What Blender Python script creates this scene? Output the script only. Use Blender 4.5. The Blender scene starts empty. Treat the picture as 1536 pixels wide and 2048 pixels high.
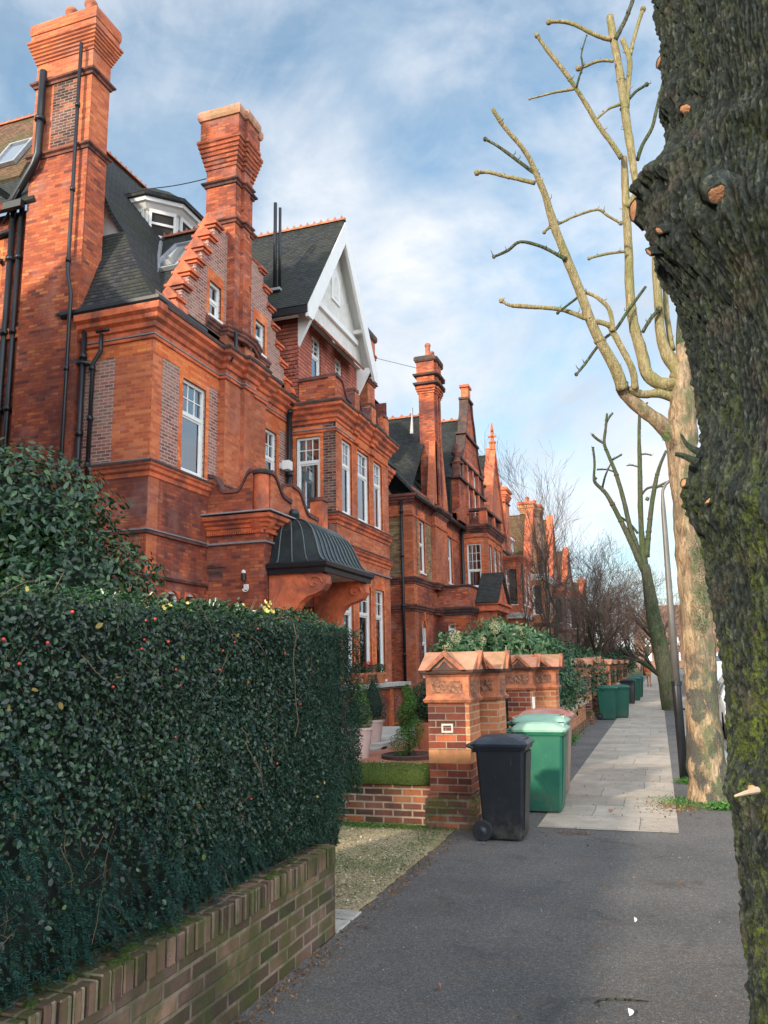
import bpy, bmesh, math, random
import numpy as np
from mathutils import Vector, Matrix, noise
R=math.radians
random.seed(7); NR=np.random.default_rng(11)
sc=bpy.context.scene
COL=sc.collection
# ---------------------------------------------------------------- camera model (metres, eye at 1.7 m)
F=1600.;ROLL=0.02;HC=1.7;PITCH=R(10.9969);YAW=R(18.4217)
_c,_s=math.cos(ROLL),math.sin(ROLL);_cp,_sp=math.cos(PITCH),math.sin(PITCH);_cy,_sy=math.cos(YAW),math.sin(YAW)
def P(x,y,Y):
    """a point of the street at distance Y seen along a sight line"""
    u=x-768;v=y-1024
    u,v=u*_c-v*_s,u*_s+v*_c
    r=u;up=-v
    f2=F*_cp-up*_sp;z=F*_sp+up*_cp
    X=r*_cy-f2*_sy;Yy=r*_sy+f2*_cy
    t=Y/Yy
    return Vector((X*t,Y,HC+z*t)),t
# ---------------------------------------------------------------- objects
def tag(o,label,cat,group=None,kind=None):
    if label:o['label']=label
    if cat:o['category']=cat
    if group:o['group']=group
    if kind:o['kind']=kind
    return o
def thing(name,label,cat,loc=(0,0,0),group=None,rz=0):
    o=bpy.data.objects.new(name,None);COL.objects.link(o)
    o.location=loc;o.rotation_euler=(0,0,rz);o.empty_display_size=.3
    return tag(o,label,cat,group)
def link_mesh(name,me,mat,parent=None):
    o=bpy.data.objects.new(name,me);COL.objects.link(o)
    if mat is not None and not me.materials:
        me.materials.append(mat)
    if parent is not None:
        o.parent=parent
        # meshes are modelled in world coordinates: keep them there
        w=world_of(parent)
        o.matrix_parent_inverse=w.inverted()
    return o
def world_of(o):
    m=Matrix.LocRotScale(o.location,o.rotation_euler,o.scale)
    if o.parent: m=world_of(o.parent)@o.matrix_parent_inverse@m
    return m
def dup(root,dx,label=None,group=None,name=None):
    """copy a thing with its parts and sub-parts, shifted by dx"""
    r=root.copy();COL.objects.link(r)
    r.location=Vector(root.location)+Vector(dx)
    if label:r['label']=label
    if group:r['group']=group
    for ch in list(root.children):
        c=ch.copy();COL.objects.link(c);c.parent=r
        for g in list(ch.children):
            d=g.copy();COL.objects.link(d);d.parent=c
    return r
class MB:
    def __init__(s): s.v=[];s.f=[]
    def add(s,vs,fs):
        n=len(s.v);s.v.extend([tuple(v) for v in vs]);s.f.extend([tuple(i+n for i in f) for f in fs])
    def quad(s,a,b,c,d): s.add([a,b,c,d],[(0,1,2,3)])
    def box(s,x0,x1,y0,y1,z0,z1):
        if x0>x1:x0,x1=x1,x0
        if y0>y1:y0,y1=y1,y0
        if z0>z1:z0,z1=z1,z0
        s.add([(x0,y0,z0),(x1,y0,z0),(x1,y1,z0),(x0,y1,z0),(x0,y0,z1),(x1,y0,z1),(x1,y1,z1),(x0,y1,z1)],
              [(0,3,2,1),(4,5,6,7),(0,1,5,4),(1,2,6,5),(2,3,7,6),(3,0,4,7)])
    def bbox(s,x0,x1,y0,y1,z0,z1,b=.02,tx=0,ty=0):
        """box with chamfered vertical edges and top edge; tx,ty narrow the foot"""
        def ring(xa,xb,ya,yb,z,c): return [(xa+c,ya,z),(xb-c,ya,z),(xb,ya+c,z),(xb,yb-c,z),(xb-c,yb,z),(xa+c,yb,z),(xa,yb-c,z),(xa,ya+c,z)]
        r=[ring(x0+tx,x1-tx,y0+ty,y1-ty,z0,b),ring(x0,x1,y0,y1,z1-b,b),ring(x0+b,x1-b,y0+b,y1-b,z1,b*.6)]
        s.loft(r,True,True)
    def loft(s,rings,cap0=False,cap1=False,closed=True):
        n=len(rings[0]);vs=[p for r in rings for p in r];fs=[]
        for i in range(len(rings)-1):
            for j in range(n if closed else n-1):
                k=(j+1)%n;fs.append((i*n+j,i*n+k,(i+1)*n+k,(i+1)*n+j))
        if cap0:fs.append(tuple(range(n-1,-1,-1)))
        if cap1:fs.append(tuple((len(rings)-1)*n+i for i in range(n)))
        s.add(vs,fs)
    def prism(s,pts,ax,a0,a1):
        """polygon pts (2-D) extruded along axis ax ('x': pts=(y,z); 'y': pts=(x,z); 'z': pts=(x,y))"""
        m={'x':lambda a,p:(a,p[0],p[1]),'y':lambda a,p:(p[0],a,p[1]),'z':lambda a,p:(p[0],p[1],a)}[ax]
        n=len(pts);vs=[m(a0,p) for p in pts]+[m(a1,p) for p in pts]
        fs=[tuple(range(n)),tuple(range(2*n-1,n-1,-1))]+[(i,i+n,(i+1)%n+n,(i+1)%n) for i in range(n)]
        s.add(vs,fs)
    def tube(s,pts,rad,n=8,cap=True,jit=0):
        pts=[Vector(p) for p in pts]
        if not isinstance(rad,(list,tuple)):rad=[rad]*len(pts)
        rings=[];ref=None
        for i,p in enumerate(pts):
            d=(pts[min(i+1,len(pts)-1)]-pts[max(i-1,0)])
            if d.length<1e-6:d=Vector((0,0,1))
            d.normalize()
            if ref is None:
                ref=d.orthogonal().normalized()
            ref=(ref-d*ref.dot(d))
            if ref.length<1e-5:ref=d.orthogonal()
            ref.normalize();b=d.cross(ref)
            rr=rad[i]
            rings.append([p+(ref*math.cos(t)+b*math.sin(t))*rr*(1+(random.uniform(-jit,jit) if jit else 0)) for t in [2*math.pi*k/n for k in range(n)]])
        s.loft(rings,cap,cap)
    def lathe(s,cx,cy,prof,n=16,cap=True):
        s.loft([[(cx+r*math.cos(2*math.pi*k/n),cy+r*math.sin(2*math.pi*k/n),z) for k in range(n)] for r,z in prof],cap,cap)
    def sweep(s,path,prof,closed=False,caps=True):
        """moulding: plan path (outward side = right of travel), profile of (out,z)"""
        n=len(path);rings=[]
        for i,p in enumerate(path):
            p=Vector(p)
            def nrm(a,b):
                d=(Vector(b)-Vector(a)).normalized();return Vector((d.y,-d.x))
            if closed: n0=nrm(path[i-1],p);n1=nrm(p,path[(i+1)%n])
            else:
                n0=nrm(path[i-1],p) if i else None;n1=nrm(p,path[i+1]) if i<n-1 else None
                n0=n0 or n1;n1=n1 or n0
            m=(n0+n1);m=m/max(m.dot(n0),.25)
            rings.append([(p.x+m.x*o,p.y+m.y*o,z) for o,z in prof])
        if closed:rings.append(rings[0])
        k=len(prof);vs=[q for r in rings for q in r];fs=[]
        for i in range(len(rings)-1):
            for j in range(k-1):fs.append((i*k+j,(i+1)*k+j,(i+1)*k+j+1,i*k+j+1))
        if caps and not closed:
            fs.append(tuple(range(k)));fs.append(tuple((len(rings)-1)*k+j for j in range(k-1,-1,-1)))
        s.add(vs,fs)
    def build(s,name,mat,parent=None,smooth=False,uv=True,bevel=0,recalc=False):
        me=bpy.data.meshes.new(name);me.from_pydata(s.v,[],s.f);me.update()
        if recalc or bevel:
            bm=bmesh.new();bm.from_mesh(me)
            if bevel:
                bmesh.ops.remove_doubles(bm,verts=bm.verts,dist=1e-5)
            bmesh.ops.recalc_face_normals(bm,faces=bm.faces)
            bm.to_mesh(me);bm.free();me.update()
        if uv:boxuv(me)
        if smooth:me.polygons.foreach_set('use_smooth',[True]*len(me.polygons))
        o=link_mesh(name,me,mat,parent)
        if bevel:
            md=o.modifiers.new('bevel','BEVEL');md.width=bevel;md.segments=2;md.limit_method='ANGLE';md.angle_limit=R(40)
        return o
def boxuv(me):
    n=len(me.loops)
    if n==0:return
    co=np.empty(len(me.vertices)*3);me.vertices.foreach_get('co',co);co=co.reshape(-1,3)
    li=np.empty(n,dtype=np.int32);me.loops.foreach_get('vertex_index',li)
    nf=len(me.polygons);fn=np.empty(nf*3);me.polygons.foreach_get('normal',fn);fn=fn.reshape(-1,3)
    tot=np.empty(nf,dtype=np.int32);me.polygons.foreach_get('loop_total',tot)
    N=np.repeat(fn,tot,axis=0)
    z=np.array([0,0,1.]);t=np.cross(z,N);L=np.linalg.norm(t,axis=1)
    flat=L<.05
    t[flat]=np.array([1,0,0]);L[flat]=1
    t/=L[:,None];b=np.cross(N,t)
    p=co[li]
    # snap sloping-in-plan directions so walls share one phase
    uv=np.stack([(p*t).sum(1),(p*b).sum(1)],1)
    l=me.uv_layers.new(name='UVMap');l.data.foreach_set('uv',uv.astype(np.float32).ravel())
def wall(mb,ax,pos,a0,a1,z0,z1,holes=(),dep=.16,sgn=1,face=True,rev=True):
    """wall face in plane ax=pos with rectangular holes (a0,a1,z0,z1); ax 'x' faces +X (sgn 1), ax 'y' faces -Y (sgn 1)"""
    A=sorted({a0,a1,*[h[0] for h in holes],*[h[1] for h in holes]});Z=sorted({z0,z1,*[h[2] for h in holes],*[h[3] for h in holes]})
    if ax=='x':
        pt=lambda a,d,z:(pos-d*sgn,a,z)
    else:
        pt=lambda a,d,z:(a,pos+d*sgn,z)
    def q(p):
        mb.add(p if sgn==1 else p[::-1],[(0,1,2,3)])
    for i in range(len(A)-1 if face else 0):
        for j in range(len(Z)-1):
            ca,cz=(A[i]+A[i+1])/2,(Z[j]+Z[j+1])/2
            if ca<a0 or ca>a1 or cz<z0 or cz>z1:continue
            if any(h[0]<ca<h[1] and h[2]<cz<h[3] for h in holes):continue
            q([pt(A[i],0,Z[j]),pt(A[i+1],0,Z[j]),pt(A[i+1],0,Z[j+1]),pt(A[i],0,Z[j+1])])
    for h in (holes if rev else ()):
        x0,x1,b0,b1=h[:4]
        q([pt(x0,0,b0),pt(x0,0,b1),pt(x0,dep,b1),pt(x0,dep,b0)])
        q([pt(x1,0,b1),pt(x1,0,b0),pt(x1,dep,b0),pt(x1,dep,b1)])
        q([pt(x0,0,b1),pt(x1,0,b1),pt(x1,dep,b1),pt(x0,dep,b1)])
        q([pt(x1,0,b0),pt(x0,0,b0),pt(x0,dep,b0),pt(x1,dep,b0)])
def lbox(mb,ax,pos,a0,a1,d0,d1,z0,z1):
    """box given along the wall: a range, depth range behind the face (negative = proud), z range"""
    if ax=='x':mb.box(pos-d1,pos-d0,a0,a1,z0,z1)
    else:mb.box(a0,a1,pos+d0,pos+d1,z0,z1)
def ring_frame(mb,ax,pos,a0,a1,z0,z1,w,d0,d1):
    lbox(mb,ax,pos,a0,a0+w,d0,d1,z0,z1);lbox(mb,ax,pos,a1-w,a1,d0,d1,z0,z1)
    lbox(mb,ax,pos,a0+w,a1-w,d0,d1,z0,z0+w);lbox(mb,ax,pos,a0+w,a1-w,d0,d1,z1-w,z1)
# ---------------------------------------------------------------- materials
class NT:
    def __init__(s,name):
        s.m=bpy.data.materials.new(name);s.m.use_nodes=True;s.t=s.m.node_tree
        s.n=s.t.nodes;s.bsdf=s.n['Principled BSDF'];s.out=s.n['Material Output']
    def node(s,t,**k):
        n=s.n.new(t)
        for a,b in k.items():
            if a in n.inputs.keys():n.inputs[a].default_value=b
            else:setattr(n,a,b)
        return n
    def l(s,a,b): s.t.links.new(a,b)
    def coord(s,kind='UV'):
        if not hasattr(s,'_tc'):s._tc=s.node('ShaderNodeTexCoord')
        return s._tc.outputs[kind]
    def geo(s): 
        if not hasattr(s,'_g'):s._g=s.node('ShaderNodeNewGeometry')
        return s._g
    def noise(s,vec,scale,detail=4,rough=.55,dist=0):
        n=s.node('ShaderNodeTexNoise');n.inputs['Scale'].default_value=scale;n.inputs['Detail'].default_value=detail
        n.inputs['Roughness'].default_value=rough;n.inputs['Distortion'].default_value=dist
        s.l(vec,n.inputs['Vector']);return n.outputs['Fac']
    def map(s,vec,scale=(1,1,1),loc=(0,0,0),rot=(0,0,0)):
        n=s.node('ShaderNodeMapping');n.inputs['Scale'].default_value=scale;n.inputs['Location'].default_value=loc;n.inputs['Rotation'].default_value=rot
        s.l(vec,n.inputs['Vector']);return n.outputs['Vector']
    def ramp(s,fac,stops,interp='LINEAR'):
        n=s.node('ShaderNodeValToRGB');cr=n.color_ramp;cr.interpolation=interp
        while len(cr.elements)<len(stops):cr.elements.new(.5)
        for e,(p,c) in zip(cr.elements,stops):
            e.position=p;e.color=(*c,1) if hasattr(c,'__len__') else (c,c,c,1)
        s.l(fac,n.inputs['Fac']);return n.outputs['Color']
    def mix(s,fac,a,b,mode='MIX'):
        n=s.node('ShaderNodeMix',data_type='RGBA',blend_type=mode)
        for k,v in ((0,fac),(6,a),(7,b)):
            if hasattr(v,'is_output') or isinstance(v,bpy.types.NodeSocket):s.l(v,n.inputs[k])
            else:n.inputs[k].default_value=v if k==0 else (*v[:3],1)
        return n.outputs[2]
    def math(s,op,a,b=0):
        n=s.node('ShaderNodeMath',operation=op)
        for i,v in enumerate((a,b)):
            if isinstance(v,bpy.types.NodeSocket):s.l(v,n.inputs[i])
            else:n.inputs[i].default_value=v
        return n.outputs[0]
    def bump(s,h,strength=.4,dist=.02):
        n=s.node('ShaderNodeBump');n.inputs['Strength'].default_value=strength;n.inputs['Distance'].default_value=dist
        s.l(h,n.inputs['Height']);s.l(n.outputs['Normal'],s.bsdf.inputs['Normal'])
    def base(s,c,rough=.8,metal=0,spec=None):
        if isinstance(c,bpy.types.NodeSocket):s.l(c,s.bsdf.inputs['Base Color'])
        else:s.bsdf.inputs['Base Color'].default_value=(*c,1)
        if isinstance(rough,bpy.types.NodeSocket):s.l(rough,s.bsdf.inputs['Roughness'])
        else:s.bsdf.inputs['Roughness'].default_value=rough
        s.bsdf.inputs['Metallic'].default_value=metal
        if spec is not None:s.bsdf.inputs['Specular IOR Level'].default_value=spec
        return s.m
def brick(name,stops,mortar,bw=.225,bh=.075,ms=.008,stain=(.05,.03,.03),samt=.5,sscale=.5,spec=.3,moss=0,off=.5,bump=.35,patch=None,cmul=1.0):
    t=NT(name);uv=t.coord('UV');W=t.coord('Object')
    b=t.node('ShaderNodeTexBrick');b.offset=off
    b.inputs['Color1'].default_value=(0,0,0,1);b.inputs['Color2'].default_value=(1,1,1,1);b.inputs['Mortar'].default_value=(.5,.5,.5,1)
    b.inputs['Scale'].default_value=1;b.inputs['Mortar Size'].default_value=ms;b.inputs['Mortar Smooth'].default_value=.25
    b.inputs['Brick Width'].default_value=bw;b.inputs['Row Height'].default_value=bh
    wob=t.noise(W,6,2);wv=t.node('ShaderNodeVectorMath',operation='ADD')
    wm=t.node('ShaderNodeVectorMath',operation='SCALE');wm.inputs['Scale'].default_value=.006
    wn=t.node('ShaderNodeTexNoise');wn.inputs['Scale'].default_value=9;t.l(uv,wn.inputs['Vector']);t.l(wn.outputs['Color'],wm.inputs[0])
    t.l(uv,wv.inputs[0]);t.l(wm.outputs[0],wv.inputs[1]);t.l(wv.outputs[0],b.inputs['Vector'])
    col=t.ramp(b.outputs['Color'],stops)
    n1=t.noise(W,40,4,.7);col=t.mix(.35,col,t.ramp(n1,[(.3,(.55,.5,.5)),(.7,(1.25,1.2,1.15))]),'MULTIPLY')
    col=t.mix(b.outputs['Fac'],col,mortar)
    n2=t.noise(W,sscale,7,.62,.6)
    st=t.ramp(n2,[(.43,0),(.62,1)])
    f=t.math('MULTIPLY',st,samt)
    col=t.mix(f,col,stain)
    # rain-washed pale bloom
    n3=t.noise(W,1.3,5,.6);col=t.mix(t.math('MULTIPLY',t.ramp(n3,[(.52,0),(.75,1)]),.22),col,(.62,.42,.36))
    if moss:
        z=t.node('ShaderNodeSeparateXYZ');t.l(W,z.inputs[0])
        g=t.noise(W,5,5,.7);g=t.math('MULTIPLY',t.ramp(g,[(.45,0),(.62,1)]),moss)
        col=t.mix(g,col,(.06,.085,.015))
    if cmul!=1:col=t.mix(1,col,(cmul,cmul,cmul),'MULTIPLY')
    h=t.math('SUBTRACT',t.math('MULTIPLY',n1,.5),b.outputs['Fac'])
    t.bump(h,bump,.015)
    return t.base(col,.86,spec=spec)
def plain(name,c,rough=.6,metal=0,var=.15,vs=6,bump=0,bs=30,spec=None,c2=None,amt=.5):
    t=NT(name);W=t.coord('Object')
    n=t.noise(W,vs,5,.6)
    col=t.mix(1,c,t.ramp(n,[(.25,(1-var,)*3),(.75,(1+var,)*3)]),'MULTIPLY')
    if c2:
        n2=t.noise(W,vs*.35,7,.65,.5);col=t.mix(t.math('MULTIPLY',t.ramp(n2,[(.45,0),(.62,1)]),amt),col,c2)
    if bump:t.bump(t.noise(W,bs,4,.6),bump,.02)
    return t.base(col,rough,metal,spec)
M={}
RB=[(0,(.17,.045,.035)),(.14,(.33,.075,.038)),(.5,(.47,.105,.042)),(.88,(.57,.145,.052)),(1,(.66,.22,.08))]
M['red']=brick('red_brick',RB,(.24,.09,.055),ms=.008,stain=(.085,.03,.03),samt=.8)
M['red_orange']=brick('orange_red_brick',[(0,(.44,.1,.045)),(.5,(.58,.14,.052)),(1,(.7,.22,.08))],(.42,.2,.12),ms=.006,stain=(.18,.055,.035),samt=.55)  # orange-red brick with finer joints than the red
M['rubbed']=brick('rubbed_orange_brick',[(0,(.62,.12,.035)),(.5,(.76,.18,.05)),(1,(.82,.28,.09))],(.42,.14,.06),ms=.004,stain=(.22,.06,.035),samt=.5,bump=.15)
M['terra']=plain('terracotta',(.66,.155,.06),.75,var=.35,vs=4,bump=.25,c2=(.12,.05,.04),amt=.75)
M['terra_dark']=plain('sooty_terracotta',(.2,.07,.05),.85,var=.4,vs=5,bump=.3,c2=(.025,.02,.02),amt=.9)
M['soot']=plain('sooty_coping',(.055,.038,.034),.85,var=.5,vs=6,bump=.3,c2=(.2,.07,.04),amt=.5)
M['purple']=brick('purple_grey_brick',[(0,(.16,.065,.055)),(.5,(.28,.105,.08)),(1,(.42,.16,.11))],(.46,.35,.29),ms=.011,stain=(.42,.33,.26),samt=.3,sscale=.8)
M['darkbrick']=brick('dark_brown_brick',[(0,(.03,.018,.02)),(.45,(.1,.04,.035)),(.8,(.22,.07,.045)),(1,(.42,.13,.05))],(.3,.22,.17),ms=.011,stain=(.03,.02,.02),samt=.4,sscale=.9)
M['stock']=brick('yellow_stock_brick',[(0,(.14,.08,.035)),(.5,(.34,.21,.09)),(1,(.48,.33,.16))],(.2,.15,.1),stain=(.1,.06,.035),samt=.5)
M['orange_far']=brick('far_orange_brick',[(0,(.45,.16,.06)),(1,(.62,.3,.12))],(.4,.2,.1),stain=(.25,.1,.06),samt=.5)
def tiles(name,c1,c2,moss,bw=.17,bh=.1):
    t=NT(name);uv=t.coord('UV');W=t.coord('Object')
    b=t.node('ShaderNodeTexBrick');b.inputs['Scale'].default_value=1;b.inputs['Brick Width'].default_value=bw;b.inputs['Row Height'].default_value=bh
    b.inputs['Mortar Size'].default_value=.007;b.inputs['Mortar Smooth'].default_value=.4
    b.inputs['Color1'].default_value=(0,0,0,1);b.inputs['Color2'].default_value=(1,1,1,1);b.inputs['Mortar'].default_value=(0,0,0,1);t.l(uv,b.inputs['Vector'])
    col=t.ramp(b.outputs['Color'],[(0,c1),(1,c2)])
    sx=t.node('ShaderNodeSeparateXYZ');t.l(uv,sx.inputs[0])
    fr=t.math('FRACT',t.math('DIVIDE',sx.outputs['Y'],bh))
    n=t.noise(W,1.1,6,.65);col=t.mix(t.math('MULTIPLY',t.ramp(n,[(.42,0),(.66,1)]),.7),col,moss)
    n2=t.noise(W,14,4,.7);col=t.mix(.5,col,t.ramp(n2,[(.3,(.5,.5,.5)),(.7,(1.3,1.3,1.3))]),'MULTIPLY')
    edge=t.ramp(fr,[(0,.25),(.16,.5),(.3,1.1),(.9,1.25),(1,1.6)]);col=t.mix(1,col,edge,'MULTIPLY')  # course shading painted into the colour: dark foot, bright head
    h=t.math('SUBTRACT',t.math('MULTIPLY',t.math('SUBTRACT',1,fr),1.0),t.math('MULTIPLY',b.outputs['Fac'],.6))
    t.bump(h,.9,.03)
    return t.base(col,.8,spec=.25)
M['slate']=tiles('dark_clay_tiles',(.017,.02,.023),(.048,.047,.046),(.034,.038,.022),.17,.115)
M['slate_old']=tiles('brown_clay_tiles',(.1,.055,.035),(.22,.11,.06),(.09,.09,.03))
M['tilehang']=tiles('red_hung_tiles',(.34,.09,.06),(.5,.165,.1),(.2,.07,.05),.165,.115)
M['ridge']=plain('red_ridge_tile',(.42,.14,.07),.8,var=.35,vs=8,c2=(.1,.06,.04),amt=.5)
M['white']=plain('white_paint',(.76,.75,.71),.45,var=.05,vs=3)
M['roughcast']=plain('cream_roughcast',(.68,.66,.6),.9,var=.12,vs=5,bump=.5,bs=60,c2=(.4,.38,.33),amt=.35)
M['stone']=plain('pale_stone_edge',(.5,.47,.42),.8,var=.2,vs=8,c2=(.15,.14,.1),amt=.4)
M['lead']=plain('dark_lead',(.02,.03,.032),.38,.3,var=.3,vs=5,bump=.15,bs=12,c2=(.05,.065,.06),amt=.5)
M['leadseam']=plain('weathered_lead_seam',(.1,.12,.12),.4,.3)
M['black']=plain('black_gutter_paint',(.012,.014,.017),.4,var=.3,vs=8)
M['flash']=plain('lead_flashing',(.32,.33,.34),.55,.2,var=.25,vs=10)
M['pot']=plain('clay_chimney_pot',(.42,.14,.07),.8,var=.3,vs=6,c2=(.12,.06,.04),amt=.5)
M['cable']=plain('black_cable',(.02,.02,.02),.6)
def glassmat(name,tint=(.02,.03,.035),trans=.35):
    t=NT(name)
    tr=t.node('ShaderNodeBsdfTransparent');gl=t.node('ShaderNodeBsdfGlossy');gl.inputs['Roughness'].default_value=.02;gl.inputs['Color'].default_value=(.85,.9,.95,1)
    fr=t.node('ShaderNodeFresnel');fr.inputs['IOR'].default_value=1.6
    f=t.math('ADD',t.math('MULTIPLY',fr.outputs[0],1.0),.22)
    mx=t.node('ShaderNodeMixShader');t.l(f,mx.inputs[0]);t.l(tr.outputs[0],mx.inputs[1]);t.l(gl.outputs[0],mx.inputs[2])
    tr.inputs['Color'].default_value=(.8,.85,.85,1)
    t.l(mx.outputs[0],t.out.inputs['Surface']);return t.m
M['glass']=glassmat('window_glass')
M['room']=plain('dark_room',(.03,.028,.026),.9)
M['curtain']=plain('net_curtain',(.62,.62,.6),.9,var=.15,vs=9)
def curtain_mat():
    t=NT('white_net_curtain');W=t.coord('Object')
    w=t.noise(t.map(W,(9,9,.3)),1.0,3,.5)
    col=t.ramp(w,[(.35,(.5,.53,.56)),(.65,(.8,.81,.81))])
    t.bump(w,.6,.05)
    return t.base(col,.9)
M['curtain']=curtain_mat()
M['sootred']=plain('dark_red_coping',(.16,.06,.05),.85,var=.5,vs=5,bump=.3,c2=(.04,.03,.028),amt=.9)
M['terracap']=plain('lichened_terracotta',(.52,.23,.14),.8,var=.25,vs=7,bump=.3,c2=(.17,.15,.06),amt=.6)
# ================================================================ house kit
def window(root,ax,pos,a0,a1,z0,z1,cols=3,rows=2,top=.36,sill=True,curt=1,room=True,name='window',open_low=False):
    f=MB();D0,D1=.06,.14
    ring_frame(f,ax,pos,a0,a1,z0,z1,.065,D0,D1)
    zt=z1-(z1-z0)*top
    lbox(f,ax,pos,a0+.065,a1-.065,D0+.01,D1,zt-.045,zt+.045)
    ring_frame(f,ax,pos,a0+.066,a1-.066,z0+.066,zt-.046,.045,D0+.03,D1-.005)
    ia,ib=a0+.065,a1-.065;za,zb=zt+.045,z1-.065
    for k in range(1,cols):
        a=ia+(ib-ia)*k/cols;lbox(f,ax,pos,a-.012,a+.012,D0+.025,D1-.01,za,zb)
    for k in range(1,rows):
        z=za+(zb-za)*k/rows;lbox(f,ax,pos,ia,ib,D0+.026,D1-.011,z-.012,z+.012)
    w=f.build(name,M['white'],root,bevel=0)
    p=MB();lbox(p,ax,pos,a0+.05,a1-.05,D1-.035,D1-.031,z0+.05,z1-.05);p.build('pane',M['glass'],w)
    if curt:
        c=MB();h=z1-z0
        if curt==1:lbox(c,ax,pos,a0+.03,a1-.03,.155,.16,z0+.03,z1-.03)
        elif curt==2:
            lbox(c,ax,pos,a0+.03,a0+(a1-a0)*.34,.2,.21,z0,z1);lbox(c,ax,pos,a1-(a1-a0)*.3,a1-.03,.2,.21,z0,z1)
        elif curt==3:lbox(c,ax,pos,a0+.03,a1-.03,.2,.21,zt-.2,z1-.02)
        c.build('curtain',M['curtain'],w)
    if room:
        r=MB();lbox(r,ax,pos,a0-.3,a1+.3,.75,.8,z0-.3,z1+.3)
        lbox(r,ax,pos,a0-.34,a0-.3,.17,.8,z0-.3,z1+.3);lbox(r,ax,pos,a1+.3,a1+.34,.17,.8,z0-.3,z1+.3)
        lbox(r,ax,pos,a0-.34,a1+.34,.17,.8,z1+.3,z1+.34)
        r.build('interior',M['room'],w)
    if sill:
        s=MB();lbox(s,ax,pos,a0-.04,a1+.04,-.05,.06,z0-.07,z0-.002);s.build('sill',M['white'],w)
    return w
def surround(mb,ax,pos,a0,a1,z0,z1,j=.16,lint=.42,proud=.006):
    """rubbed-brick jambs and flat lintel, standing slightly proud"""
    lbox(mb,ax,pos,a0-j,a0,-proud,.02,z0,z1);lbox(mb,ax,pos,a1,a1+j,-proud,.02,z0,z1)
    lbox(mb,ax,pos,a0-j,a1+j,-proud,.02,z1,z1+lint)
CORN=[(0,0),(.04,.02),(.05,.1),(.1,.13),(.12,.22),(.2,.28),(.22,.36),(.3,.42),(.32,.55),(0,.62)]
STR=[(0,0),(.045,.015),(.06,.07),(0,.1)]
SILLS=[(0,0),(.03,.02),(.04,.1),(.09,.14),(.1,.2),(.14,.24),(.15,.3),(0,.35)]
THIN=[(0,0),(.05,.01),(.06,.05),(0,.08)]
TOPS=[(.29,.5),(.335,.5),(.345,.56),(.3,.61),(0,.63)]
TOPSILL=[(.12,.27),(.158,.27),(.165,.31),(.12,.345),(0,.36)]
CAPL=[(-.02,.0),(.06,.0),(.07,.035),(-.02,.06)]
def mould(root,name,path,z,prof,mat,closed=False,sc_=1.0):
    m=MB();m.sweep(path,[(o*sc_,z+h*sc_) for o,h in prof],closed)
    return m.build(name,mat,root)
def rect(x0,x1,y0,y1):return [(x1,y0),(x1,y1),(x0,y1),(x0,y0)]
def chimney(root,plan,z0,z1,mat,bands=(),corb=None,top=None,pots=(),capmat=None,cmat=None,n=6,fl=.3,cap=.12):
    """plan: closed outward path; corb=(z0,z1) flare, top=z of the cap"""
    m=MB();pr=[(0,z0)]
    if corb:
        pr.append((0,corb[0]))
        for k in range(n):
            za=corb[0]+(corb[1]-corb[0])*k/n;zb=corb[0]+(corb[1]-corb[0])*(k+1)/n
            o=fl*(k+1)/n;pr+= [(o,za+.012),(o,zb-.02),(o-.02,zb-.02)]
        pr+=[(fl-.07,corb[1]+.01),(fl-.07,top-.3)]
    pr+=[(pr[-1][0],top-.3 if corb else z1)]
    m.sweep(plan,pr,True);c=m.build('chimney',mat,root)
    o=pr[-1][0]
    if top:
        k=MB();k.sweep(plan,[(o-.02,top-.3),(o+cap*.6,top-.28),(o+cap,top-.2),(o+cap,top-.08),(o+cap*.5,top),(-.12,top+.03)],True)
        # close the top
        k2=[Vector(p) for p in plan];k.add([(p.x,p.y,top+.02) for p in k2],[tuple(range(len(k2)))])
        k.build('chimney_cap',capmat or M['terra_dark'],c)
    for z in bands:
        b=MB();b.sweep(plan,[(0,z),(.04,z+.01),(.05,z+.06),(.1,z+.09),(.11,z+.13),(0,z+.16)],True);b.build('band',cmat or M['terra_dark'],c)
    for (x,y,h) in pots:
        b=MB();b.lathe(x,y,[(.16,top),(.16,top+h*.12),(.13,top+h*.15),(.12,top+h*.75),(.15,top+h*.8),(.15,top+h*.92),(.11,top+h),(.08,top+h*.9)],14)
        b.build('chimney_pot',M['pot'],c,smooth=True)
    return c
def crested_ridge(root,p0,p1,step=.3,h=.1,r=.09,crest=True):
    """a run of ridge tiles with small crests"""
    m=MB();p0=Vector(p0);p1=Vector(p1);L=(p1-p0).length;d=(p1-p0)/L
    side=Vector((-d.y,d.x,0)).normalized()
    up=Vector((0,0,1))
    ring=[side*r-up*r*.7,side*r*.55+up*r*.25,up*r*.5,-side*r*.55+up*r*.25,-side*r-up*r*.7]
    m.loft([[p0+q for q in ring],[p1+q for q in ring]],True,True)
    n=max(1,int(L/step))
    if crest:
        for i in range(n):
            a=p0+d*(L*(i+.5)/n);w=step*.3
            m.add([a-d*w+side*.02+up*.02,a+d*w+side*.02+up*.02,a+up*(h+.04)+side*.012,a-d*w-side*.02+up*.02,a+d*w-side*.02+up*.02,a+up*(h+.04)-side*.012],
                  [(0,1,2),(4,3,5),(0,2,5,3),(1,4,5,2)])
    return m.build('ridge_tiles',M['ridge'],root)
def pipe(root,pts,r=.05,coll=(),name='drainpipe',mat=None,n=10):
    m=MB();m.tube(pts,r,n)
    for p in coll:m.tube([(p[0],p[1],p[2]-.05),(p[0],p[1],p[2]+.05)],r*1.45,n)
    return m.build(name,mat or M['black'],root,smooth=True)
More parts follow.
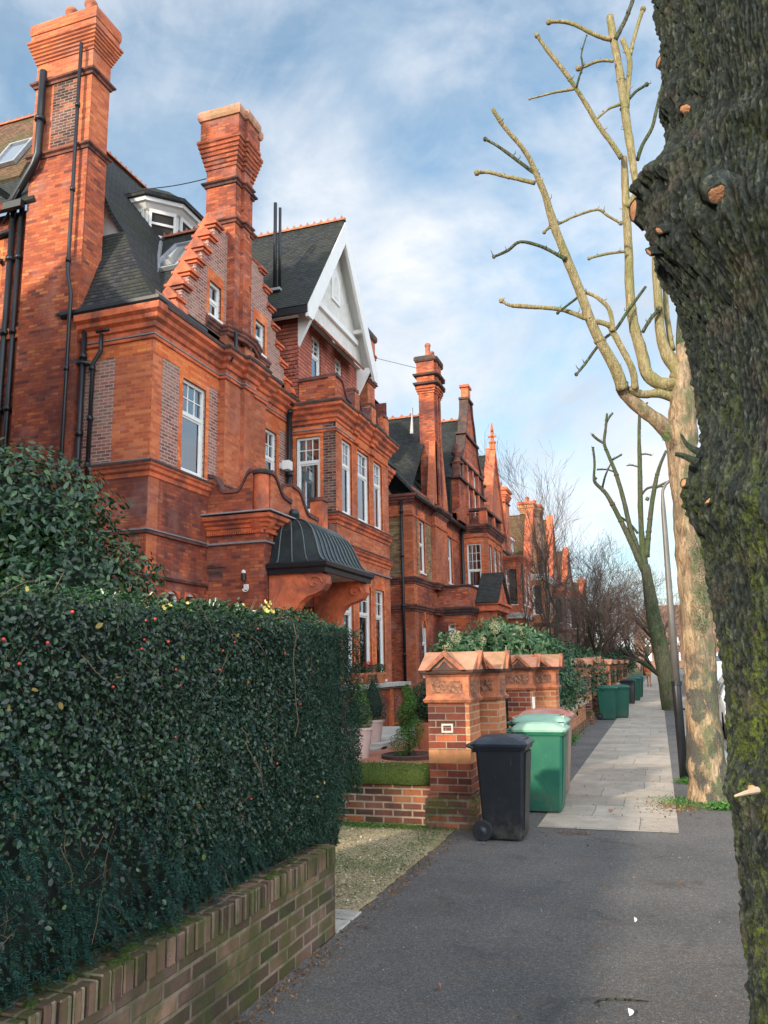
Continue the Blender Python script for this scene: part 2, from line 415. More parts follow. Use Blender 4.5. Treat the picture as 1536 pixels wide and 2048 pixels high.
def roof_plane(m,pts,th=.06):
    """a sloping sheet with thickness"""
    a,b,c=[Vector(p) for p in pts[:3]];nn=(b-a).cross(c-a).normalized()
    if nn.z<0:nn=-nn
    lo=[Vector(p)-nn*th for p in pts];n=len(pts)
    f=[tuple(range(n)),tuple(range(2*n-1,n-1,-1))]+[(i,i+n,(i+1)%n+n,(i+1)%n) for i in range(n)]
    if (b-a).cross(c-a).z<0:f=[t[::-1] for t in f]
    m.add([Vector(p) for p in pts]+lo,f)
def stepped_gable(root,X,yc,half,z0,z1,n,mat,th=.35,holes=(),cop=None,zb=None,flat=.6):
    """crow-stepped gable standing on the front wall, with saddle-backed copings"""
    zb=z0 if zb is None else zb
    dy=(half-flat)/n;dz=(z1-z0)/n;pts=[]
    # front face as strips so that window holes stay open
    m=MB()
    for i in range(n):
        ya=yc-half+i*dy;yb=yc+half-i*dy
        za=zb if i==0 else z0+dz*i;zt=z0+dz*(i+1)
        hs=[h for h in holes if h[2]<zt and h[3]>za and h[0]>ya and h[1]<yb]
        wall(m,'x',X,ya,yb,za,zt,[(h[0],h[1],max(h[2],za),min(h[3],zt)) for h in hs],.16,rev=False)
        m.add([(X,ya,za),(X-th,ya,za),(X-th,ya,zt),(X,ya,zt)],[(0,3,2,1)])
        m.add([(X,yb,za),(X-th,yb,za),(X-th,yb,zt),(X,yb,zt)],[(0,1,2,3)])
        m.add([(X-th,ya,za),(X-th,yb,za),(X-th,yb,zt),(X-th,ya,zt)],[(0,3,2,1)])
        for p_,q_ in (((ya,yb),) if i==n-1 else ((ya,ya+dy),(yb-dy,yb))):m.add([(X,p_,zt),(X-th,p_,zt),(X-th,q_,zt),(X,q_,zt)],[(0,3,2,1)])
    wall(m,'x',X,0,1,0,1,list(holes),.16,face=False)
    g=m.build('stepped_gable',mat,root)
    for i in range(n):
        for s in (-1,1):
            z=z0+dz*(i+1)-.02
            y=yc+s*(half-i*dy)
            ya,yb=(y-.1,y+dy*1.2) if s<0 else (y-dy*1.2,y+.1)
            c=MB()
            x0,x1=X-th-.06,X+.1
            c.box(x0,x1,ya,yb,z-.02,z+.045)
            c.box(x0+.05,x1-.05,ya+.05,yb-.05,z-.09,z-.02)
            xm=(x0+x1)/2
            c.prism([(x0+.03,z+.046),(x1-.03,z+.046),(xm,z+.32)],'y',ya+.03,yb-.03)
            c.build('coping',M['terra'] if cop is None else cop,g)
    return g
def dormer_win(root,x,y0,y1,z0,z1):
    """box dormer facing the street"""
    m=MB();m.box(x-1.4,x,y0,y0+.14,z0,z1);m.box(x-1.4,x,y1-.14,y1,z0,z1);m.box(x-1.5,x+.12,y0-.12,y1+.12,z1,z1+.14)
    d=m.build('dormer',M['white'],root)
    f=MB();ring_frame(f,'x',x,y0+.14,y1-.14,z0,z1,.07,.02,.1);ym=(y0+y1)/2;f.box(x-.1,x-.02,ym-.03,ym+.03,z0,z1)
    f.build('window_frame',M['white'],d)
    p=MB();p.box(x-.08,x-.075,y0+.14,y1-.14,z0,z1);p.build('pane',M['glass'],d)
    r=MB();r.box(x-.4,x-.35,y0+.14,y1-.14,z0,z1);r.build('interior',M['room'],d)
    return d
def skylight(root,c,ux,vv,w,h,frame=.07):
    """roof window: centre c, unit vectors along the eave (ux) and up the slope (vv)"""
    c=Vector(c);u=Vector(ux).normalized();v=Vector(vv).normalized();n=u.cross(v)
    if n.z<0:n=-n
    def bx(m,a0,a1,b0,b1,h0,h1):
        vs=[c+u*a+v*b+n*k for k in (h0,h1) for a,b in ((a0,b0),(a1,b0),(a1,b1),(a0,b1))]
        m.add(vs,[(0,3,2,1),(4,5,6,7),(0,1,5,4),(1,2,6,5),(2,3,7,6),(3,0,4,7)])
    m=MB();W,H=w/2,h/2
    bx(m,-W,-W+frame,-H,H,0,.1);bx(m,W-frame,W,-H,H,0,.1);bx(m,-W+frame,W-frame,-H,-H+frame,0,.099);bx(m,-W+frame,W-frame,H-frame,H,0,.099)
    s=m.build('skylight',M['flash'],root,recalc=True)
    p=MB();bx(p,-W+frame,W-frame,-H+frame,H-frame,.02,.06);p.build('pane',M['skyglass'],s,recalc=True)
    return s
M['skyglass']=plain('roof_glass',(.6,.66,.72),.05,.9,var=.05)
# ================================================================ house 1 (nearest, red brick)
def house_near():
    W=-9.4;C=13.32;B=-8.0
    H=thing('brick_house','tall red brick gabled house nearest the camera with black domed lead porch canopy','house',(W,C,0))
    # ---- side wall facing the neighbour
    m=MB();wall(m,'y',C,-11.25,W,0,9.0);s=m.build('wall',M['purple'],H)
    m=MB();hs=[(-14.55,-13.75,9.7,11.1)]
    wall(m,'y',C,-21,-12.75,0,12.2,hs);m.build('wall',M['red'],H)
    m=MB();surround(m,'y',C,-14.55,-13.75,9.7,11.1,.2,.5);m.box(-14.9,-12.7,C-.07,C-.002,9.05,9.3);m.build('window_dressing',M['rubbed'],H)
    window(H,'y',C,-14.55,-13.75,9.7,11.1,2,2)
    q=MB()
    lbox(q,'y',C,-10.32,W+.005,-.006,.05,0,8.55)         # quoin strips, front corner
    q.box(W-.04,W+.006,C+.051,C+.34,0,8.55)
    q.build('quoin',M['red_orange'],H)
    q=MB();lbox(q,'y',C,-11.2,W-.05,-.009,.04,8.22,8.5);q.box(W-.04,W+.009,C+.052,19.85,8.22,8.5);q.build('frieze',M['rubbed'],H)
    q=MB();lbox(q,'y',C,-11.2,-9.41,-.011,.04,0,5.6);q.build('lower_wall_facing',M['red'],H)
    # ---- front wall
    w1=(14.45,15.4,5.95,8.05);w2=(18.25,19.05,5.95,8.02)
    ar=[(14.02,14.56,2.1,3.35),(14.74,15.28,2.1,3.35)]
    m=MB();wall(m,'x',W,C,19.9,0,5.6,ar);m.build('wall',M['red'],H)
    m=MB();wall(m,'x',W,C,19.9,5.6,9.6,[w1,w2]);m.build('wall',M['purple'],H)
    q=MB();surround(q,'x',W,*w1,.14,.17);q.build('window_dressing',M['rubbed'],H);q=MB();surround(q,'x',W,*w2,.14,.2);q.build('window_dressing',M['rubbed'],H)
    window(H,'x',W,*w1,3,2,.36,curt=0);window(H,'x',W,*w2,3,2,.36,curt=0)
    for a in ar:
        f=MB();c=(a[0]+a[1])/2;r=.27
        # spandrels making the round head
        for sg in (-1,1):
            pts=[(c+sg*r,a[3])]+[(c+sg*r*math.cos(t),a[3]-r+r*math.sin(t)) for t in [R(x) for x in range(0,91,10)]]
            f.prism(pts if sg>0 else pts[::-1],'x',W-.12,W+.004)
        for k in range(11):
            pass
        f.build('arch_head',M['terra'],H)
        window(H,'x',W,a[0],a[1],a[2],a[3],1,1,.3,sill=False)
    # ---- chimney breast on the front
    m=MB();pl=[(W,15.95),(-9.22,15.95),(-9.22,16.72),(-9.12,16.72),(-9.12,17.2),(-9.22,17.2),(-9.22,18.05),(W,18.05)]
    m.sweep(pl,[(0,5.2),(0,9.62)],caps=False);m.build('chimney_breast',M['red_orange'],H)
    front=[(-11.2,C),(W,C),(W,15.95),(-9.22,15.95),(-9.22,16.72),(-9.12,16.72),(-9.12,17.2),(-9.22,17.2),(-9.22,18.05),(W,18.05),(W,19.9)]
    # bay plan
    bay=[(W,19.9),(B,19.9),(B,21.22),(B+.05,21.22),(B+.05,21.5),(B,21.5),(B,22.68),(B+.05,22.68),(B+.05,22.96),(B,22.96),(B,24.5),(W,24.5)]
    porch=[(W,15.6),(-7.98,15.6),(-7.98,19.2)]
    low=[(W-1.9,C),(W,C),(W,15.6)]
    mould(H,'cornice',front,8.62,CORN,M['terra']);mould(H,'cornice_top',front[1:],8.62,TOPS,M['soot']);mould(H,'string_course',front,8.5,STR,M['terra']);mould(H,'lead_capping',front,8.605,CAPL,M['flash'],sc_=.7)
    mould(H,'string_course',front,5.56,SILLS,M['terra']);mould(H,'string_top',front,5.56,TOPSILL,M['soot']);mould(H,'lead_capping',front[:2],5.9,CAPL,M['flash'])
    mould(H,'string_course',low,4.4,THIN,M['terra_dark']);mould(H,'lead_capping',low,4.48,CAPL,M['flash'],sc_=.8)
    mould(H,'string_course',low,3.52,THIN,M['terra_dark'],sc_=1.2)
    # ---- gutters and pipes
    g=[(-11.6,C),(W,C),(W,14.95)]
    m=MB();m.sweep(g,[(.1,9.2),(.24,9.2),(.28,9.26),(.28,9.33),(.23,9.33),(.22,9.24),(.12,9.24)]);m.build('gutter',M['black'],H)
    pipe(H,[(-11.05,C-.12,9.2),(-11.05,C-.12,0)],.055,[(-11.05,C-.12,z) for z in (8.3,6.6,3.)])
    pipe(H,[(-11.42,13.0,15.9),(-11.42,13.0,10.2),(-11.3,13.0,9.7),(-11.3,13.0,0)],.04,[(-11.42,13,z) for z in (14.3,12.2,10.5)]+[(-11.3,13.,8.)])
    pipe(H,[(-10.62,C-.12,8.75),(-10.62,C-.12,8.35),(-10.8,C-.12,8.1),(-10.8,C-.12,5.0)],.045,[(-10.8,C-.12,8.0),(-10.8,C-.12,6.9),(-10.8,C-.12,5.9)])
    pipe(H,[(-10.8,C-.12,8.1),(-11.35,C-.14,8.22)],.055)
    pipe(H,[(-10.42,C-.12,8.82),(-10.75,C-.12,8.82)],.035)
    pipe(H,[(-12.45,13.0,15.45),(-12.45,13.0,13.3),(-12.55,13.0,13.05),(-13.2,13.15,12.45),(-13.25,13.2,12.2)],.085,[(-12.45,13,14.2)],'flue_pipe')
    for x,r_ in ((-13.27,.07),(-13.03,.06),(-13.55,.04)):
        pipe(H,[(x,13.25,12.3 if r_>.05 else 9),(x,13.25,0)],r_,[(x,13.25,z) for z in (11,9.2,7.4)])
    pipe(H,[(-13.3,13.25,11.7),(-14.6,13.28,11.6)],.07)
    pipe(H,[(-12.5,12.98,13.2),(-13.5,13.2,11.9)],.03,name='cable')
    # ---- tall side chimney
    c=chimney(H,rect(-12.78,-11.2,13.15,13.78),0,0,M['red_orange'],(13.25,15.15),(15.8,16.35),16.82,[(-12.15,13.45,.6),(-11.6,13.45,.65)],M['red_orange'],M['terra_dark'],7,.19,.03)
    m=MB();lbox(m,'y',13.15,-12.25,-11.5,-.006,.02,13.5,15.15);m.build('dark_brick_panel',M['darkbrick'],c)  # panel of darker brick on the stack face
    m=MB();lbox(m,'y',13.15,-12.78-.004,-11.2+.004,-.012,.02,0,13.28);m.box(-11.25,-11.188,13.172,13.78,0,13.28);m.build('lower_shaft',M['red'],c)
    # ---- roofs
    m=MB()
    fr=[(-9.14,9.3),(-9.4,9.46),(-9.75,9.92),(-10.2,10.6),(-10.9,11.7),(-11.25,12.25),(-11.5,12.75)]   # front slope x,z
    sd=[13.06,13.2,13.4,13.66,14.15]
    # bell-cast hip
    for i in range(4):
        (xa,za),(xb,zb)=fr[i],fr[i+1];ya,yb=sd[i],sd[i+1]
        m.quad((-11.75,ya,za),(xa,ya,za),(xb,yb,zb),(-11.75,yb,zb))
        m.quad((xa,ya,za),(xa,16.9,za),(xb,16.9,zb),(xb,yb,zb))
    for i in range(4,6):
        (xa,za),(xb,zb)=fr[i],fr[i+1]
        roof_plane(m,[(xa,14.15,za),(xa,16.9,za),(xb,16.9,zb),(xb,14.15,zb)],.1)
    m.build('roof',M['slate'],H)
    m=MB();m.prism([(-13.4,11.0),(-10.95,11.6),(-11.6,12.72),(-13.4,12.72)],'y',14.32,14.42);m.build('white_gable_end',M['white'],H)
    m=MB();m.box(-12.6,-11.55,14.25,14.32,11.55,11.62);m.build('window_rail',M['white'],H)
    m=MB();m.box(-12.5,-11.7,14.29,14.319,11.0,11.5);m.build('pane',M['skyglass'],H)
    # cross roof behind stepped gable
    m=MB();roof_plane(m,[(-9.7,13.3,9.05),(-9.7,16.9,13.15),(-12.6,16.9,13.15),(-12.6,13.3,9.05)],.08)
    roof_plane(m,[(-9.7,20.6,9.05),(-9.7,16.9,13.15),(-12.6,16.9,13.15),(-12.6,20.6,9.05)],.08);m.build('roof',M['slate'],H)
    crested_ridge(H,(-9.75,16.9,13.2),(-12.3,16.9,13.2),.22,.1)
    m=MB();m.tube([(-9.6,13.55,9.42),(-11.5,16.45,12.78)],.05,4);m.build('valley_flashing',M['flash'],H)
    skylight(H,(-10.42,15.6,11.69),(1,0,0),(0,3.6,4.1),.85,1.75)
    # main roof: hip towards the neighbour
    m=MB();roof_plane(m,[(-21.5,13.05,12.25),(-12.55,13.05,12.25),(-14.2,15.5,16.65),(-21.5,15.5,16.65)],.1);
    roof_plane(m,[(-11.5,14.1,12.75),(-11.5,30,12.75),(-14.2,30,16.65),(-14.2,15.5,16.65)],.1)
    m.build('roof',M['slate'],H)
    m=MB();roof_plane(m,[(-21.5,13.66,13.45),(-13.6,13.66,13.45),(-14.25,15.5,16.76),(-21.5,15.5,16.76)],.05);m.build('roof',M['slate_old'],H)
    crested_ridge(H,(-21,15.5,16.8),(-14.2,15.5,16.75),.22,.1);crested_ridge(H,(-14.2,15.5,16.75),(-11.6,14.2,12.85),.25,.05,.07,False)
    crested_ridge(H,(-14.2,15.5,16.75),(-14.2,30,16.75),.25,.1)
    skylight(H,(-14.45,14.3,14.62),(1,0,0),(0,2.45,4.4),.75,1.2)
    m=MB();m.box(-21.5,-12.8,12.95,13.08,12.08,12.25);m.build('gutter',M['black'],H)
    m=MB();m.box(-20,-9.75,14.4,28.5,0,9.0);m.box(-20,-12.0,14.4,28.5,9,12.6);m.build('inner_walls',M['red'],H)
    # octagonal attic dormer
    cx,cyy,r=-12.5,17.6,1.3
    oc=[(cx+r*math.cos(R(a)),cyy+r*math.sin(R(a))) for a in (-67.5,-22.5,22.5,67.5,112.5,157.5,202.5,247.5)]
    m=MB();m.sweep(oc,[(-.2,12.3),(-.2,13.15),(-.2,14.15)],True);d=m.build('octagonal_dormer',M['white'],H)
    m=MB();m.sweep(oc,[(-.19,12.3),(-.17,12.3),(-.17,13.3),(-.19,13.3)],True);m.build('hung_tiles',M['tilehang'],d)
    m=MB();m.sweep(oc,[(-.2,13.9),(-.14,13.92),(-.04,14.05),(.03,14.08),(.03,14.2),(-.2,14.3)],True);m.build('cornice',M['white'],d)
    m=MB();rg=[[(cx+(x-cx)*k,cyy+(y-cyy)*k,z) for x,y in oc] for k,z in ((1.08,14.2),(1.07,14.34),(.8,14.55),(.45,14.9),(.05,15.2))];m.loft(rg,True,True);m.build('dormer_roof',M['slate'],d)
    crested_ridge(H,(cx,cyy,15.15),(cx-2.2,cyy,15.15),.2,.1)
    for k in range(3):
        a,b=Vector(oc[k-1]+(0,)),Vector(oc[k]+(0,))
        cen=Vector((cx,cyy,0));a=cen+(a-cen)*.858;b=cen+(b-cen)*.858;dd=(b-a);L=dd.length;dd/=L;nn=Vector((dd.y,-dd.x,0))
        p=MB()
        q0=a+dd*L*.14+nn*.012;q1=a+dd*L*.86+nn*.012
        p.quad((q0.x,q0.y,13.2),(q1.x,q1.y,13.2),(q1.x,q1.y,13.95),(q0.x,q0.y,13.95));p.build('pane',M['room'],d)
        f=MB()
        for t0,t1,za,zb in ((.08,.16,12.6,14.0),(.84,.92,12.6,14.0),(.16,.84,13.5,13.57),(.16,.84,13.12,13.2),(.16,.84,13.84,13.95)):
            u0=a+dd*L*t0;u1=a+dd*L*t1
            f.loft([[(u0.x,u0.y,za),(u0.x+nn.x*.05,u0.y+nn.y*.05,za),(u0.x+nn.x*.05,u0.y+nn.y*.05,zb),(u0.x,u0.y,zb)],[(u1.x,u1.y,za),(u1.x+nn.x*.05,u1.y+nn.y*.05,za),(u1.x+nn.x*.05,u1.y+nn.y*.05,zb),(u1.x,u1.y,zb)]],True,True)
        f.build('window_frame',M['white'],d)
    # ---- stepped gable and its stack
    gw=[(15.45,16.0-.02,9.98,10.85),(17.78,18.3,9.98,10.85)]
    g=stepped_gable(H,W,16.9,2.86,9.3,12.4,7,M['purple'],holes=gw,zb=9.2,flat=1.03)
    for s in (-1,1):
        k=MB();y=16.9+s*2.82
        k.prism([(W,9.1),(W+.12,9.15),(W+.2,9.4),(W+.16,9.55),(W,9.65)],'y',y-.18,y+.18)
        k.build('kneeler',M['terra'],g)
    for h in gw:
        q=MB();surround(q,'x',W,*h,.13,.28);q.build('window_dressing',M['rubbed'],g)
    for h in gw:window(H,'x',W,*h,1,1,.5,curt=1,room=False)
    st=[(-9.15,16.2),(-9.15,16.55),(-9.04,16.55),(-9.04,16.95),(-9.15,16.95),(-9.15,17.3),(-10.1,17.3),(-10.1,16.2)]
    st=[(-9.2,16.25),(-9.2,16.55),(-9.11,16.55),(-9.11,16.85),(-9.2,16.85),(-9.2,17.15),(-10.05,17.15),(-10.05,16.25)]
    mould(H,'string_course',[(W,15.3),(W,15.98),(-9.2,15.98),(-9.05,16.5),(-9.05,17.0),(-9.2,17.55),(W,17.55),(W,18.5)],9.62,SILLS,M['terra_dark'],sc_=.8)
    chimney(H,st,9.6,0,M['red'],(12.75,13.85),(14.35,15.15),16.0,[(-9.9,16.5,.12)],M['terracap'],M['terra_dark'],7,.2,.07)
    m=MB();m.tube([(-9.02,16.05,9.7),(-8.98,16.02,9.2),(-9.05,15.85,8.9)],.05,8);m.build('drainpipe',M['black'],H,smooth=True)
    m=MB();a=Vector((-12.4,16.6,14.6));b_=Vector((-10.05,16.3,14.2));m.tube([a.lerp(b_,k/8)-Vector((0,0,.06*math.sin(math.pi*k/8))) for k in range(9)],.012,4);m.build('cable',M['cable'],H)
    # ---- white gable over the bay
    G=-8.62;yc=22.4
    m=MB();roof_plane(m,[(G,19.35,11.85),(G,yc,16.15),(-14,yc,16.15),(-14,19.35,11.85)],.1)
    roof_plane(m,[(G,25.45,11.85),(G,yc,16.15),(-14,yc,16.15),(-14,25.45,11.85)],.1);m.build('roof',M['slate'],H)
    crested_ridge(H,(G+.02,yc,16.2),(-14,yc,16.2),.24,.12)
    m=MB()
    for s in (-1,1):
        y0,y1=(19.4,yc) if s<0 else (25.4,yc)
        m.prism([(y0,11.5),(y0,11.86),(y1,16.08),(y1,15.3),(y0+.32*-s,11.5)] if s<0 else [(y0,11.86),(y0,11.5),(y0+.32*-s,11.5),(y1,15.3),(y1,16.08)],'x',G-.06,G+.03)
    b=m.build('bargeboard',M['white'],H,recalc=True)
    m=MB();roof_plane(m,[(G-.07,19.55,11.9),(G-.07,yc,15.93),(-9.2,yc,15.93),(-9.2,19.55,11.9)],.05);roof_plane(m,[(G-.07,25.25,11.9),(G-.07,yc,15.93),(-9.2,yc,15.93),(-9.2,25.25,11.9)],.05);m.build('soffit',M['white'],b)
    m=MB();m.prism([(19.75,11.9),(25.05,11.9),(yc,15.62)],'x',-9.2,-9.0);m.build('gable_panel',M['roughcast'],H,recalc=True)
    m=MB();m.box(-9.06,-8.9,20.5,24.3,12.55,12.72);m.box(-9.06,-8.66,19.9,20.1,11.85,11.98)
    for y in (19.9,24.75):m.prism([(-9.15,10.9),(-8.7,11.75),(-8.7,11.9),(-9.15,11.9)],'y',y,y+.14)
    for y,z in ((20.6,13.0),(24.2,13.0)):m.box(-9.06,-8.66,y-.07,y+.07,z-.07,z+.07)
    m.build('gable_beam',M['white'],H)
    m=MB();m.prism([(22.05,13.3),(22.75,13.3),(22.75,14.1),(22.4,14.5),(22.05,14.1)],'x',-9.06,-9.0);m.v=[(x+.06,y,z) for x,y,z in m.v];w=m.build('arched_niche',M['white'],H,recalc=True)
    m=MB();m.prism([(22.2,13.42),(22.6,13.42),(22.6,14.0),(22.4,14.25),(22.2,14.0)],'x',-8.94,-8.932);m.build('shutter',M['roughcast'],w,recalc=True)
    m=MB();m.box(-14,G,19.36,19.44,11.62,11.82);m.build('gutter',M['black'],H)
    m=MB();m.box(-14,-9.0,19.46,19.6,11.6,11.75);m.build('fascia',M['white'],H)
    # tile-hung storey
    tw=[(20.9,21.6,10.2,11.65),(22.75,23.4,10.2,11.65)]
    m=MB();wall(m,'x',-9.15,19.93,24.9,8.9,11.95,tw);wall(m,'y',19.93,-12,-9.15,8.9,12.1);wall(m,'y',24.9,-12,-9.15,8.9,12.1,sgn=-1);m.build('tile_hung_wall',M['tilehang'],H)
    sc_=MB()
    for row in range(8):       # fish-scale tiles on the side wall
        for i in range(9):
            x=-10.3+i*.17*.75+(row%2)*.064;z=10.05+row*.105
            if x>-9.25:continue
            sc_.add([(x,19.895-.012*1,z),(x+.03,19.885,z-.05),(x+.064,19.88,z-.065),(x+.098,19.885,z-.05),(x+.128,19.895-.012,z),(x+.128,19.897,z+.07),(x,19.897,z+.07)],[(0,1,2,3,4,5,6)])
    sc_.build('scale_tiles',M['tilehang'],H)
    for h in tw:window(H,'x',-9.15,*h,2,3,.4,curt=0,sill=False)
    m=MB()
    for ya,yb in ((20.45,22.25),(22.35,24.15)):
        roof_plane(m,[(-8.62,ya,11.62),(-8.62,yb,11.62),(-9.15,yb-.1,12.2),(-9.15,ya+.1,12.2)],.07)
    m.build('window_hood',M['tilehang'],H)
    # ---- two storey bay
    fw=[(20.35,21.12,5.95,8.1),(21.6,22.6,5.95,8.1),(23.05,23.85,5.95,8.1)]
    gw=[(20.35,21.12,1.35,4.05),(21.6,22.6,1.35,4.05),(23.05,23.85,1.35,4.05)]
    m=MB();wall(m,'x',B,19.9,24.5,0,9.0,fw+gw);m.build('wall',M['red_orange'],H)
    sw=(-9.2,-8.47,5.95,8.1)
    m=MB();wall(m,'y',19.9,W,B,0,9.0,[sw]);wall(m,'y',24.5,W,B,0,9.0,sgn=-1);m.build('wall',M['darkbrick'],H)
    q=MB();surround(q,'y',19.9,*sw,.1,.3);q.build('window_dressing',M['rubbed'],H)
    q=MB();q.box(B-.04,B+.008,19.9,24.5,8.12,8.55);q.build('frieze',M['rubbed'],H)
    for h in fw:
        q=MB();surround(q,'x',B,*h,.1,.018);q.build('window_dressing',M['rubbed'],H)
    for h in gw:
        q=MB();surround(q,'x',B,*h,.1,.3);q.build('window_dressing',M['rubbed'],H)
    for i,h in enumerate(fw):window(H,'x',B,*h,3,2,.33,curt=(2,1,2)[i])
    for h in gw:window(H,'x',B,*h,2,2,.3,curt=1)
    window(H,'y',19.9,*sw,3,2,.33,curt=1)
    mould(H,'cornice',bay,8.45,CORN,M['terra']);mould(H,'cornice_top',bay,8.45,TOPS,M['soot']);mould(H,'string_course',bay,8.18,STR,M['terra']);mould(H,'lead_capping',bay[:3],8.28,CAPL,M['flash'],sc_=.8)
    mould(H,'string_course',[(W,19.9),(B,19.9),(B,24.5)],5.56,SILLS,M['terra']);mould(H,'string_top',[(W,19.9),(B,19.9),(B,24.5)],5.56,TOPSILL,M['sootred']);mould(H,'string_top',[(B,19.9),(B,24.5)],4.78,[(o*.95,z*.95) for o,z in TOPSILL],M['sootred'])
    mould(H,'string_course',[(B,19.9),(B,24.5)],4.78,SILLS,M['terra'],sc_=.95);mould(H,'lead_capping',[(B,20.),(B,24.5)],4.5,CAPL,M['flash'])
    # wavy parapet of the bay
    def wavy(root,ax,pos,segs,zb,th=.22,mat=None,cm=None):
        """parapet whose top runs through (a,z) points with a rolled coping"""
        m=MB();cs_=[]
        for pts in segs:
            c=MB();cs_.append(c)
            poly=[(pts[0][0],zb)]+[(a,z) for a,z in pts]+[(pts[-1][0],zb)]
            poly=poly[::-1]
            if ax=='x':m.prism(poly,'x',pos-th,pos)
            else:m.prism(poly,'y',pos,pos+th)
            for (a0,z0_),(a1,z1_) in zip(pts[:-1],pts[1:]):
                if abs(a1-a0)<1e-4:continue
                w=.05
                q=[(a0,z0_),(a1,z1_),(a1,z1_+.09),(a0,z0_+.09)]
                if ax=='x':c.prism(q,'x',pos-th-w,pos+w)
                else:c.prism(q,'y',pos-w,pos+th+w)
        p=m.build('parapet',mat or M['red'],root,recalc=True)
        for c in cs_:c.build('coping',cm or M['sootred'],p,recalc=True)
        return p
    def swoop(a0,z0_,a1,z1_,n=8):
        return [(a0+(a1-a0)*k/n,z0_+(z1_-z0_)*(.5-.5*math.cos(math.pi*k/n))) for k in range(n+1)]
    wavy(H,'y',19.9,[[(-9.12,9.75),(B-.225,9.78)]],9.0,mat=M['red'])
    wavy(H,'x',B,[[(19.9,9.8),(20.3,9.8)]+swoop(20.3,9.8,20.8,9.35)[1:]+[(21.1,9.35)]+swoop(21.1,9.35,21.35,9.7)[1:],[(21.35,9.85),(21.7,9.85)],
                  [(21.7,9.7)]+swoop(21.7,9.7,22.1,9.3)[1:]+[(22.6,9.3)]+swoop(22.6,9.3,22.85,9.7)[1:],[(22.85,9.85),(23.2,9.85)],
                  [(23.2,9.7)]+swoop(23.2,9.7,23.6,9.3)[1:]+[(24.1,9.3)],[(24.1,9.85),(24.5,9.85)]],9.0,mat=M['red'])
    for y in (21.35,22.85,24.15):
        m=MB();m.box(B-.3,B+.06,y-.02,y+.37,9.0,9.8);m.build('parapet_pier',M['red_orange'],H)
    # ---- porch block with balustrade wall
    m=MB();wall(m,'y',15.6,W,-7.98,0,5.1);wall(m,'x',-7.98,15.6,19.9,0,5.1,[(16.2,18.3,0,3.2)],.9);m.build('wall',M['red'],H)
    m=MB();m.box(-8.9,-8.86,16.2,18.3,0,3.2);m.build('front_door',plain('dark_door',(.03,.035,.04),.5),H)
    m=MB();m.box(W,-8.2,15.7,19.8,5.1,5.2);m.build('porch_roof',M['lead'],H)
    mould(H,'lead_capping',porch,4.45,CAPL,M['flash']);
    mould(H,'cornice',porch,4.72,[(o*.8,z*.62) for o,z in CORN],M['terra']);mould(H,'lead_capping',porch,5.1,[(0,0),(.3,0),(.3,.03),(0,.06)],M['flash'])
    d=MB()
    for i in range(26):
        x=W+.04+i*.054;d.box(x,x+.028,15.6-.09,15.6-.03,4.66,4.72)
    for i in range(64):
        y=15.62+i*.054;d.box(-7.98+.03,-7.98+.09,y,y+.028,4.66,4.72)
    d.build('dentil_course',M['terra'],H)
    # rounded corner turret
    m=MB();m.lathe(-8.14,15.76,[(.1,4.45),(.17,4.6),(.2,4.72),(.27,4.8),(.36,4.95),(.38,5.08),(.17,5.12),(.17,6.0)],20);m.build('corner_turret',M['terra'],H,smooth=False)
    m=MB();m.lathe(-8.14,15.76,[(.17,6.0),(.22,6.02),(.23,6.08),(.19,6.12),(.0,6.13)],20);m.build('coping',M['soot'],H)
    wavy(H,'y',15.6,[[(W,6.02)]+swoop(W+.12,6.0,W+.42,5.62)[0:]+[(W+.75,5.62)]+swoop(W+.75,5.62,W+1.1,6.06)[1:]+[(-8.28,6.05)]],5.1,mat=M['red'])
    wavy(H,'x',-7.98,[[(15.9,6.05)]+swoop(15.95,6.05,16.6,5.6)[1:]+[(16.95,5.55)],[(17.0,5.98),(17.3,5.95)]+swoop(17.3,5.95,18.0,5.42)[1:]+[(18.55,5.4)]],5.1,mat=M['red_orange'])
    m=MB();m.box(-8.2,-7.86,18.6,18.95,4.6,5.95);m.build('parapet_pier',M['terra'],H)
    m=MB();m.box(-8.24,-7.82,18.56,18.99,5.95,6.04);m.box(-8.2,-7.99,18.95,19.9,5.1,5.5);m.build('coping',M['terra_dark'],H)
    m=MB();lbox(m,'y',15.6,W+.03,W+.5,-.03,.01,3.95,4.02);lbox(m,'y',15.6,W+.06,W+.42,-.012,.01,3.65,3.94);m.build('air_brick',M['terra_dark'],H)
    # ---- domed canopy
    X0,X1,Y0,Y1,ZB=-7.96,-6.62,15.75,18.65,3.98
    def og(t):     # ogee: concave foot, bulging dome
        t=min(max(t,0),1)
        a=[(0,0),(.07,.04),(.14,.14),(.2,.3),(.26,.48),(.36,.68),(.52,.84),(.74,.95),(1,1)]
        for (p,q),(p2,q2) in zip(a[:-1],a[1:]):
            if t<=p2:return q+(q2-q)*(t-p)/(p2-p)
        return 1
    prof=[0,.04,.08,.14,.2,.25,.3,.36,.42,.5,.58,.68,.78,.9,1]
    DX=X1-X0-.12;DY=1.0;HH=1.15
    c=MB();rings=[]
    for t in prof:
        z=ZB+HH*og(t);xa=X1-DX*t
        rings.append([(X0,Y0+DY*t,z),(xa,Y0+DY*t,z),(xa,Y1-DY*t,z),(X0,Y1-DY*t,z)])
    c.loft(rings,False,True,closed=False);
    can=c.build('canopy',M['lead'],H,smooth=False)
    sm=MB()
    def seam(fn):
        pts=[fn(t) for t in prof];sm.tube(pts,.017,5)
